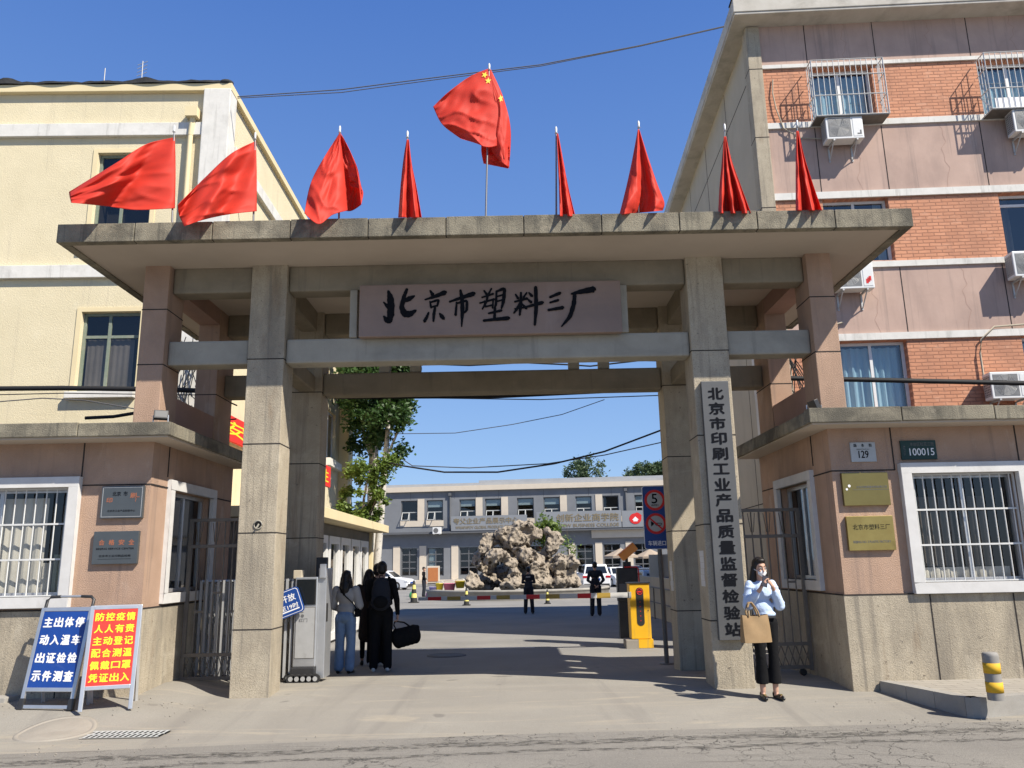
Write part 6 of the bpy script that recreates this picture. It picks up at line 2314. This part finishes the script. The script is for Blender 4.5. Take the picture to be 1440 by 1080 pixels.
def person(label, pos, yaw, H, J, top, bottom, shoe, hairfn, voxel=.011, skirt=False, group=None, topfn=None, botfn=None, face=True, hands=True, detail=True):
    """J: joints in metres for a 1.70 m body, local x = the person's left, -y = the way they face"""
    k = H / 1.70
    o = thing('person', label, 'person', pos, group)
    Rz = Matrix.Rotation(yaw, 3, 'Z')
    p = Vector(pos)
    T = lambda q: p + Rz @ (q * k)
    D = dict(head=(0, -.015, 1.585), neck=(0, .012, 1.43), chest=(0, .01, 1.27), waist=(0, .0, 1.06), pelvis=(0, .01, .94),
             shl=(.175, .01, 1.385), shr=(-.175, .01, 1.385), ell=(.225, .03, 1.10), elr=(-.225, .03, 1.10), wrl=(.235, -.05, .86), wrr=(-.235, -.05, .86),
             hil=(.09, .0, .90), hir=(-.09, .0, .90), knl=(.10, -.02, .49), knr=(-.10, -.02, .49), anl=(.10, .025, .085), anr=(-.10, .025, .085))
    D.update(J)
    D = {a: Vector(b) for a, b in D.items()}
    hd = D['head']
    turn = D.get('turn', Vector((0, -1, 0)))
    HR = Matrix.Rotation(math.atan2(turn.x, -turn.y), 3, 'Z') @ Matrix.Rotation(D.get('nod', Vector((0, 0, 0))).x, 3, 'X')
    h = lambda v: hd + HR @ Vector(v)
    S = [('e', h((0, .018, .025)), (.075, .092, .098), HR), ('e', h((0, -.022, -.045)), (.058, .066, .072), HR), ('e', h((0, -.055, -.088)), (.030, .028, .024), HR)]
    if face:
        S += [('c', h((0, -.085, .012)), .010, h((0, -.107, -.030)), .014), ('e', h((.0, -.084, -.066)), (.026, .012, .010), HR),
              ('e', h((.030, -.074, -.035)), (.022, .02, .022), HR), ('e', h((-.030, -.074, -.035)), (.022, .02, .022), HR),
              ('e', h((0, -.078, .028)), (.052, .016, .014), HR)]
    for s in (-1, 1):
        S.append(('e', h((.077 * s, .012, -.012)), (.010, .022, .032), HR))
    S.append(('c', h((0, .015, -.06)), .052, D['neck'] - Vector((0, 0, .03)), .056))
    # trunk under the clothes
    S += [('e', D['chest'], (.14, .085, .17)), ('e', D['waist'], (.118, .08, .15)), ('e', D['pelvis'], (.145, .095, .12))]
    for a, b, r0, r1 in (('shl', 'ell', .044, .036), ('shr', 'elr', .044, .036), ('ell', 'wrl', .036, .024), ('elr', 'wrr', .036, .024),
                         ('hil', 'knl', .078, .05), ('hir', 'knr', .078, .05), ('knl', 'anl', .05, .033), ('knr', 'anr', .05, .033)):
        S.append(('c', D[a], r0, D[b], r1))
    for s in ('l', 'r'):
        a = D['an' + s]
        S.append(('c', a + Vector((0, .02, -.045)), .032, a + Vector((.02 if s == 'l' else -.02, -.13, -.055)), .026))
        if hands:
            hdn = D.get('hd' + s)
            w = D['wr' + s]
            d = hdn if hdn is not None else (w - D['el' + s])
            pn = D.get('pn' + s, Vector((-.6 if s == 'l' else .6, -.5, 0)))
            sd = D.get('sd' + s, Vector((0, -1, .2)))
            hand(S, w, d, pn, sd, D.get('cu' + s, Vector((.45, 0, 0))).x)
    body = blob('body', S, voxel * .72 if detail else voxel, 'skin', o, 3, T)
    if face:
        for s in (-1, 1):
            mb = MB(T)
            mb.ell(h((.031 * s, -.083, .006)), (.013, .007, .0075), 10, 6)
            mb.ell(h((.031 * s, -.0885, .006)), (.0065, .004, .0065), 8, 5, 1)
            mb.build('eye', ['mask_white', 'letter_black'], body)
            mb = MB(T)
            mb.tube([h((.014 * s, -.090, .030)), h((.034 * s, -.088, .036)), h((.052 * s, -.074, .030))], .004, 5)
            mb.build('eyebrow', 'hair', body)
    # jacket or shirt
    S = topfn(D) if topfn else [('e', D['chest'] + Vector((0, .0, .03)), (.165, .105, .15)), ('e', D['waist'], (.150, .105, .19)), ('e', D['pelvis'] + Vector((0, 0, .02)), (.165, .115, .09)),
         ('c', D['shl'], .062, D['ell'], .05), ('c', D['shr'], .062, D['elr'], .05), ('c', D['ell'], .05, D['wrl'].lerp(D['ell'], .06), .037), ('c', D['elr'], .05, D['wrr'].lerp(D['elr'], .06), .037),
         ('c', D['shl'] * .9 + D['neck'] * .1, .06, D['shr'] * .9 + D['neck'] * .1, .06), ('c', D['neck'] - Vector((0, 0, .045)), .068, D['neck'] - Vector((0, 0, .02)), .064)]
    blob('jacket' if not topfn else 'top', S, voxel, top, o, 3, T)
    if botfn:
        botfn(o, T, D)
    else:
        S = [('e', D['pelvis'], (.158, .112, .11)), ('c', D['hil'], .104, D['knl'], .080), ('c', D['hir'], .104, D['knr'], .080), ('c', D['knl'], .080, D['anl'] + Vector((0, 0, .0)), .070), ('c', D['knr'], .080, D['anr'], .070)]
        blob('trousers', S, voxel, bottom, o, 3, T)
    for s, q in (('l', .02), ('r', -.02)):
        a = D['an' + s]
        S = [('c', a + Vector((0, .03, -.052)), .034, a + Vector((q, -.10, -.055)), .034), ('c', a + Vector((q, -.10, -.055)), .034, a + Vector((q * 1.3, -.165, -.062)), .024), ('c', a + Vector((0, .03, -.03)), .036, a + Vector((0, .025, -.045)), .036)]
        blob('shoe', S, voxel * .8, shoe, o, 2, T)
    blob('hair', hairfn(h, HR, D), voxel * .8, 'hair', o, 2, T)
    return o, T, D, h, HR
def short_hair(h, HR, D):
    return [('e', h((0, .030, .040)), (.083, .094, .098), HR), ('e', h((0, .055, -.01)), (.074, .068, .075), HR), ('e', h((0, -.04, .092)), (.062, .05, .038), HR)]
def cap_hair(h, HR, D):
    return [('e', h((0, .026, .055)), (.088, .10, .085), HR), ('e', h((0, .05, -.0)), (.075, .068, .07), HR), ('e', h((0, -.085, .055)), (.062, .05, .010), HR)]
def long_hair(L=.36, w=.085):
    def f(h, HR, D):
        S = [('e', h((0, .030, .036)), (.086, .096, .104), HR), ('e', h((0, -.03, .095)), (.062, .055, .036), HR)]
        for s in (-1, 1):
            S += [('c', h((.062 * s, .03, 0)), .040, h((w * s, .03, -.16)), .046), ('c', h((w * s, .03, -.16)), .046, h((w * .9 * s, .03, -L)), .030)]
        S += [('c', h((0, .075, 0)), .055, h((0, .10, -L * .6)), .062), ('c', h((0, .10, -L * .6)), .062, h((0, .105, -L - .02)), .03), ('c', h((.045, .09, -.1)), .045, h((.05, .10, -L)), .028), ('c', h((-.045, .09, -.1)), .045, h((-.05, .10, -L)), .028)]
        return S
    return f

# --- woman with the tote bag by the right pillar
wp = gp(1083, 983)
WH = 1.60
def blouse(D):
    S = [('e', D['chest'] + Vector((0, -.005, .015)), (.140, .100, .15)), ('e', D['waist'] + Vector((0, -.01, .02)), (.132, .105, .13)), ('e', D['waist'] + Vector((0.02, -.01, -.05)), (.140, .112, .055)),
         ('c', D['shl'] - Vector((.02, 0, .005)), .048, D['shr'] + Vector((.02, 0, -.005)), .048)]
    for s in ('l', 'r'):
        sh, el, wr = D['sh' + s], D['el' + s], D['wr' + s]
        S += [('c', sh, .054, el.lerp(sh, .5), .062), ('c', el.lerp(sh, .5), .062, el + Vector((0, 0, -.005)), .066), ('c', el, .064, wr.lerp(el, .42), .052), ('c', wr.lerp(el, .42), .052, wr.lerp(el, .22), .030)]
        for k in range(5):
            t = .15 + .18 * k
            q = sh.lerp(el, t)
            S.append(('e', q + Vector((.012 * math.sin(k * 2.1), -.012 * math.cos(k * 1.7), 0)), (.064, .064, .018)))
    return S
def wide_trousers(o, T, D):
    S = [('e', D['pelvis'], (.150, .108, .11)), ('c', D['hil'], .088, D['knl'], .062), ('c', D['hir'], .088, D['knr'], .062), ('k', D['knl'] + Vector((0, 0, .03)), .061, D['anl'] + Vector((0, 0, .10)), .078), ('k', D['knr'] + Vector((0, 0, .03)), .061, D['anr'] + Vector((0, 0, .10)), .078)]
    blob('trousers', S, .009, 'black_fabric', o, 2, T)
J = dict(shl=(.145, .0, 1.375), shr=(-.145, .0, 1.375), head=(-.005, -.03, 1.575), turn=(.12, -1, 0), nod=(.10, 0, 0), elr=(-.205, -.05, 1.125), wrr=(-.085, -.215, 1.325), hdr=(.35, -.25, .85), pnr=(.8, .2, .1), sdr=(.2, -.8, .3), cur=(.75, 0, 0),
         ell=(.205, -.05, 1.115), wrl=(.082, -.185, 1.35), hdl=(-.52, -.05, .85), pnl=(-.5, .8, -.2), sdl=(-.5, -.3, .3), cul=(.55, 0, 0), anl=(.085, .01, .085), anr=(-.07, .03, .085), knl=(.085, -.015, .5), knr=(-.075, -.015, .5))
wo_, WT, WD, wh, WHR = person('woman in pale blue blouse, white mask and black trousers raising a phone', wp, R_(4), WH, J, 'shirt_blue', 'black_fabric', 'shoe_black', long_hair(.26, .088), .010, topfn=blouse, botfn=wide_trousers)
mk = [('e', wh((0, -.060, -.052)), (.057, .046, .044), WHR), ('e', wh((0, -.088, -.034)), (.022, .022, .024), WHR), ('e', wh((0, -.075, -.075)), (.034, .028, .026), WHR)]
m_ = blob('face_mask', mk, .0045, 'mask_white', wo_, 8, WT)
mb = MB(WT)
for s in (-1, 1):
    mb.tube([wh((.055 * s, -.06, -.035)), wh((.076 * s, -.02, -.02)), wh((.083 * s, .012, -.005))], .003, 5)
mb.build('mask_loop', 'mask_white', wo_)
mb = MB(WT)
mb.box(-.12, .12, -.115, .112, .965, .99)
mb.build('belt', 'black_plastic', wo_)
for s in ('l', 'r'):
    a = WD['an' + s]
    mb = MB(WT)
    q = .02 if s == 'l' else -.02
    mb.box(a.x + q - .014, a.x + q + .014, a.y - .118, a.y - .09, .058, .068)
    mb.build('shoe_buckle', 'brass', wo_)
# phone in her right hand
ph = thing('phone', 'dark phone held up in the hand of the woman in blue', 'phone', WT(Vector((-.045, -.27, 1.40))))
c, Rp = Vector((-.040, -.262, 1.415)), Matrix.Rotation(R_(-25), 3, 'X') @ Matrix.Rotation(R_(20), 3, 'Y')
mb = MB(lambda q: WT(c + Rp @ q))
mb.box(-.037, .037, -.005, .005, -.075, .075)
mb.build('body', 'phone', ph, bevel=.004)
mb = MB(lambda q: WT(c + Rp @ q))
mb.box(-.034, .034, .0052, .006, -.07, .07)
mb.build('screen', 'car_glass', ph)
# tote bag on her forearm
tb = thing('tote_bag', 'large plain brown jute tote bag hanging in front of the woman', 'bag', WT(Vector((-.15, -.22, .7))))
BT = lambda q: WT(Vector((-.20, -.235, .02)) + Matrix.Rotation(R_(8), 3, 'Z') @ q)
mb = MB(BT)
bw, bd, z0, z1 = .178, .062, .675, 1.0
nx_, nz_ = 14, 10
def bagpt(u, v, f):
    x = -bw + 2 * bw * u
    z = z0 + (z1 - z0) * v
    bul = math.sin(math.pi * u) ** .6 * (1 - .75 * v)
    y = f * (bd * (.35 + .65 * (1 - v)) + .02 * bul) + .008 * math.sin(9 * u + 5 * v) * v
    return (x * (1 - .02 * v), y, z - .015 * math.sin(math.pi * u) * v)
for f in (-1, 1):
    vs = [bagpt(i / nx_, j / nz_, f) for j in range(nz_ + 1) for i in range(nx_ + 1)]
    fs = [(j * (nx_ + 1) + i, j * (nx_ + 1) + i + 1, (j + 1) * (nx_ + 1) + i + 1, (j + 1) * (nx_ + 1) + i) for j in range(nz_) for i in range(nx_)]
    mb.add(vs, fs if f < 0 else [q[::-1] for q in fs], 0, True)
for u in (0, 1):
    vs = [bagpt(u, j / nz_, f) for j in range(nz_ + 1) for f in (-1, 1)]
    mb.add(vs, [(2 * j, 2 * j + 1, 2 * j + 3, 2 * j + 2) for j in range(nz_)], 0, True)
vs = [bagpt(i / nx_, 0, f) for i in range(nx_ + 1) for f in (-1, 1)]
mb.add(vs, [(2 * i, 2 * i + 1, 2 * i + 3, 2 * i + 2) for i in range(nx_)])
mb.quad(*[bagpt(u, 1, f) for u, f in ((0, -1), (1, -1), (1, 1), (0, 1))], m=1)
bag = mb.build('pouch', ['jute', 'brown_fabric'], tb)
for f in (-1, 1):
    mb = MB(BT)
    P = [(-.09, f * .03 - .004, .98), (-.095, f * .028, 1.04), (-.085, f * .02, 1.10), (-.06, f * .012, 1.145), (-.03, f * .012, 1.145), (.01, f * .02, 1.09), (.04, f * .028, 1.03), (.05, f * .03 - .004, .98)]
    mb.tube(P, .011, 6)
    mb.build('handle', 'jute', tb)

# --- queue at the gate, seen from behind
qg = 'people queueing at the reception window'
p1 = gp(484, 947)
def sweater(D):
    return [('e', D['chest'] + Vector((0, .0, .02)), (.175, .115, .17)), ('e', D['waist'] + Vector((0, 0, .0)), (.165, .115, .13)), ('c', D['waist'] + Vector((-.06, 0, -.07)), .09, D['waist'] + Vector((.06, 0, -.07)), .09),
            ('c', D['shl'], .075, D['ell'], .074), ('c', D['shr'], .075, D['elr'], .074), ('c', D['ell'], .074, D['wrl'].lerp(D['ell'], .12), .04), ('c', D['elr'], .074, D['wrr'].lerp(D['elr'], .12), .04), ('c', D['neck'] - Vector((0, 0, .05)), .075, D['neck'] - Vector((0, 0, .03)), .065)]
def jeans(o, T, D):
    S = [('e', D['pelvis'] + Vector((0, .01, 0)), (.160, .125, .12)), ('c', D['hil'], .100, D['knl'], .080), ('c', D['hir'], .100, D['knr'], .080), ('c', D['knl'], .080, D['anl'] + Vector((0, 0, .02)), .085), ('c', D['knr'], .080, D['anr'] + Vector((0, 0, .02)), .085)]
    blob('jeans', S, .012, 'denim', o, 3, T)
    mb = MB(T)
    for s in (-1, 1):
        mb.box(.035 * s if s > 0 else -.125, .125 if s > 0 else -.035, .132, .141, .88, .98)
    mb.build('pocket', 'denim', o)
po, PT, PD, phh, PHR = person('woman with long black hair, grey sweater and wide blue jeans seen from behind', p1, R_(172), 1.58, dict(ell=(.25, -.04, 1.12), wrl=(.16, -.22, 1.02), elr=(-.24, -.02, 1.12), wrr=(-.15, -.22, 1.02), hil=(.09, 0, .9), anl=(.095, .02, .085), anr=(-.095, .02, .085)), 'grey_knit', 'denim', 'shoe_black', long_hair(.30, .08), .012, topfn=sweater, botfn=jeans, group=qg, detail=False)
sg = thing('shoulder_bag', 'small dark crossbody bag on the woman in the grey sweater', 'bag', PT(Vector((-.21, .03, .98))))
mb = MB(PT)
mb.box(-.25, -.185, -.09, .09, .93, 1.07)
mb.build('pouch', 'black_fabric', sg, bevel=.015)
mb = MB(PT)
mb.tube([(-.215, .06, 1.06), (-.17, .125, 1.16), (-.04, .142, 1.28), (.07, .115, 1.40), (.10, .03, 1.46)], .010, 6)
mb.tube([(-.215, -.06, 1.06), (-.15, -.12, 1.18), (0, -.135, 1.32), (.08, -.09, 1.43), (.10, .03, 1.46)], .010, 6)
mb.build('strap', 'black_fabric', sg)
p3 = gp(509, 938)
p3 = Vector((p3.x + .04, p3.y + .3, p3.z))
def coat(D):
    return [('e', D['chest'] + Vector((0, .0, .02)), (.170, .115, .17)), ('e', D['waist'], (.160, .115, .2)), ('c', D['pelvis'] + Vector((-.05, 0, 0)), .11, D['pelvis'] + Vector((-.06, 0, -.42)), .125), ('c', D['pelvis'] + Vector((.05, 0, 0)), .11, D['pelvis'] + Vector((.06, 0, -.42)), .125), ('c', D['pelvis'], .12, D['pelvis'] + Vector((0, 0, -.42)), .13),
            ('c', D['shl'], .066, D['ell'], .056), ('c', D['shr'], .066, D['elr'], .056), ('c', D['ell'], .056, D['wrl'], .04), ('c', D['elr'], .056, D['wrr'], .04), ('c', D['neck'] - Vector((0, 0, .05)), .075, D['neck'] - Vector((0, 0, .03)), .065)]
def thin_legs(o, T, D):
    S = [('e', D['pelvis'], (.14, .10, .1)), ('c', D['hil'], .08, D['knl'], .055), ('c', D['hir'], .08, D['knr'], .055), ('c', D['knl'], .055, D['anl'] + Vector((0, 0, .06)), .042), ('c', D['knr'], .055, D['anr'] + Vector((0, 0, .06)), .042)]
    blob('leggings', S, .013, 'black_fabric', o, 2, T)
person('woman in long dark brown coat between the grey sweater and the backpack', p3, R_(188), 1.60, dict(ell=(.22, -.06, 1.12), wrl=(.1, -.25, 1.15), wrr=(-.1, -.25, 1.1), elr=(-.22, -.06, 1.12)), 'brown_fabric', 'black_fabric', 'shoe_black', long_hair(.18, .08), .013, topfn=coat, botfn=thin_legs, group=qg, detail=False)
p4 = Vector((-2.42, 14.5, zg(14.5)))
person('dark haired person in black hidden behind the backpack carrier', p4, R_(170), 1.70, dict(ell=(.22, -.06, 1.12), wrl=(.1, -.25, 1.15), wrr=(-.1, -.25, 1.1), elr=(-.22, -.06, 1.12)), 'dark_coat', 'black_fabric', 'shoe_white', short_hair, .013, group=qg, detail=False)
p2 = gp(535, 944)
po2, MT, MD, mh, MHR = person('man in black with a big backpack and a holdall in one hand', p2, R_(186), 1.72, dict(elr=(-.245, .03, 1.10), wrr=(-.262, -.02, .87), pnr=(.9, 0, 0), sdr=(0, -1, 0), hdr=(-.02, -.05, -1), cur=(.9, 0, 0), ell=(.22, -.06, 1.12), wrl=(.13, -.25, 1.12), anl=(.11, .03, .085), anr=(-.11, .02, .085)), 'black_fabric', 'black_fabric', 'shoe_white', short_hair, .012, group=qg, detail=False)
bk = thing('backpack', 'large dark navy backpack on the back of the man in black', 'backpack', MT(Vector((0, .2, 1.2))))
S = [('e', Vector((0, .20, 1.20)), (.155, .10, .24)), ('e', Vector((0, .22, 1.08)), (.165, .11, .14)), ('e', Vector((0, .19, 1.36)), (.13, .08, .10))]
b_ = blob('pack', S, .012, 'navy_fabric', bk, 4, MT)
blob('pocket', [('e', Vector((0, .295, 1.08)), (.12, .055, .10))], .012, 'black_fabric', bk, 3, MT)
for s in (-1, 1):
    mb = MB(MT)
    mb.tube([(.09 * s, .13, 1.40), (.115 * s, .07, 1.462), (.125 * s, -.02, 1.455), (.13 * s, -.105, 1.33), (.145 * s, -.10, 1.16), (.165 * s, .02, 1.04), (.14 * s, .14, 1.03)], .016, 6)
    mb.build('strap', 'black_fabric', bk)
mb = MB(MT)
mb.tube([(-.03, .19, 1.45), (-.025, .20, 1.49), (.025, .20, 1.49), (.03, .19, 1.45)], .009, 6)
mb.build('grab_loop', 'black_fabric', bk)
hb_ = thing('holdall', 'black holdall hanging from the hand of the man with the backpack', 'bag', MT(Vector((-.40, 0, .5))))
HT = lambda q: MT(Vector((-.40, -.03, .52)) + Matrix.Rotation(R_(14), 3, 'Y') @ q)
S = [('e', Vector((x, 0, 0)), (.10, .12, .155)) for x in (-.14, -.07, 0, .07, .14)] + [('c', Vector((-.2, 0, .09)), .045, Vector((.15, 0, .12)), .045)]
blob('body', S, .013, 'black_fabric', hb_, 4, HT)
mb = MB(HT)
for y in (-.05, .05):
    mb.tube([(-.09, y, .14), (-.02, y * .6, .22), (.09, y * .2, .265), (.13, y * .2, .265), (.15, y * .6, .22), (.13, y, .14)], .011, 6)
mb.build('handle', 'black_fabric', hb_)

# --- guards and porter in the yard
def guard(px, py, Y, H, yaw, label, J, stripe=False):
    q = at(px, py, Y)
    pos = Vector((q.x, Y, zg(Y)))
    o, T, D, h, HR = person(label, pos, yaw, H, J, 'navy_fabric', 'navy_fabric', 'shoe_black', cap_hair, .018, group='guards standing in the yard', detail=False)
    if stripe:
        mb = MB(T)
        text(mb, '保安', 0, 1.345, -.17, .05, .135, .02)
        mb.build('back_badge', 'letter_white', o)
    return o
guard(744, 862, 30.5, 1.66, R_(176), 'guard in black uniform with white back lettering before the rockery', dict(ell=(.23, -.08, 1.14), wrl=(.08, -.22, 1.13), elr=(-.23, -.08, 1.14), wrr=(-.08, -.22, 1.13), anl=(.13, .02, .085), anr=(-.14, .02, .085), knl=(.11, -.02, .49), knr=(-.115, -.02, .49)), True)
guard(839, 866, 28.3, 1.78, R_(184), 'guard in black with hands joined behind, nearer the barrier cabinet', dict(ell=(.26, .10, 1.13), wrl=(.07, .17, .98), elr=(-.26, .10, 1.13), wrr=(-.07, .17, .96), anl=(.14, .02, .085), anr=(-.10, .02, .085), knl=(.115, -.02, .49)))
q = at(596, 837, 50)
person('porter in black jacket and cap standing by the pails', Vector((q.x, 50, -.18)), R_(80), 1.74, dict(elr=(-.2, -.05, 1.1), wrr=(-.14, -.2, 1.0)), 'black_fabric', 'navy_fabric', 'shoe_black', cap_hair, .022, detail=False)

# grit gathered along the edges and a painted line across the yard mouth
rnd = random.Random(91)
mb = MB()
for _ in range(380):
    k = rnd.random()
    if k < .35:
        x, y = rnd.uniform(-6.5, -3.6), 10.1 - abs(rnd.gauss(0, .35))
    elif k < .75:
        x = rnd.uniform(-5, 5.5)
        y = 8.35 + .04 * x + rnd.gauss(0, .18)
    else:
        x, y = rnd.uniform(3.3, 6), 8.9 - abs(rnd.gauss(0, .2)) + (.9 if rnd.random() < .3 else 0)
    if x > 4.25 and y > 8.78:
        continue
    r = rnd.uniform(.003, .010)
    mb.ell((x, y, zg(y, x) + r * .5 + .004), (r, r * rnd.uniform(.6, 1), r * rnd.uniform(.5, .8)), 5, 3)
o = mb.build('gravel', 'concrete_cover')
o['kind'] = 'stuff'
mb = MB()
a, b = gp(572, 914), gp(752, 911)
for i in range(10):
    p, q = a.lerp(b, i / 10), a.lerp(b, (i + 1) / 10)
    for v in (p, q):
        v.z = zg(v.y, v.x) + .006
    e = Vector((0, .06, 0))
    mb.quad(p - e, q - e, q + e, p + e)
struct(mb.build('yard_marking', 'white_surround'))
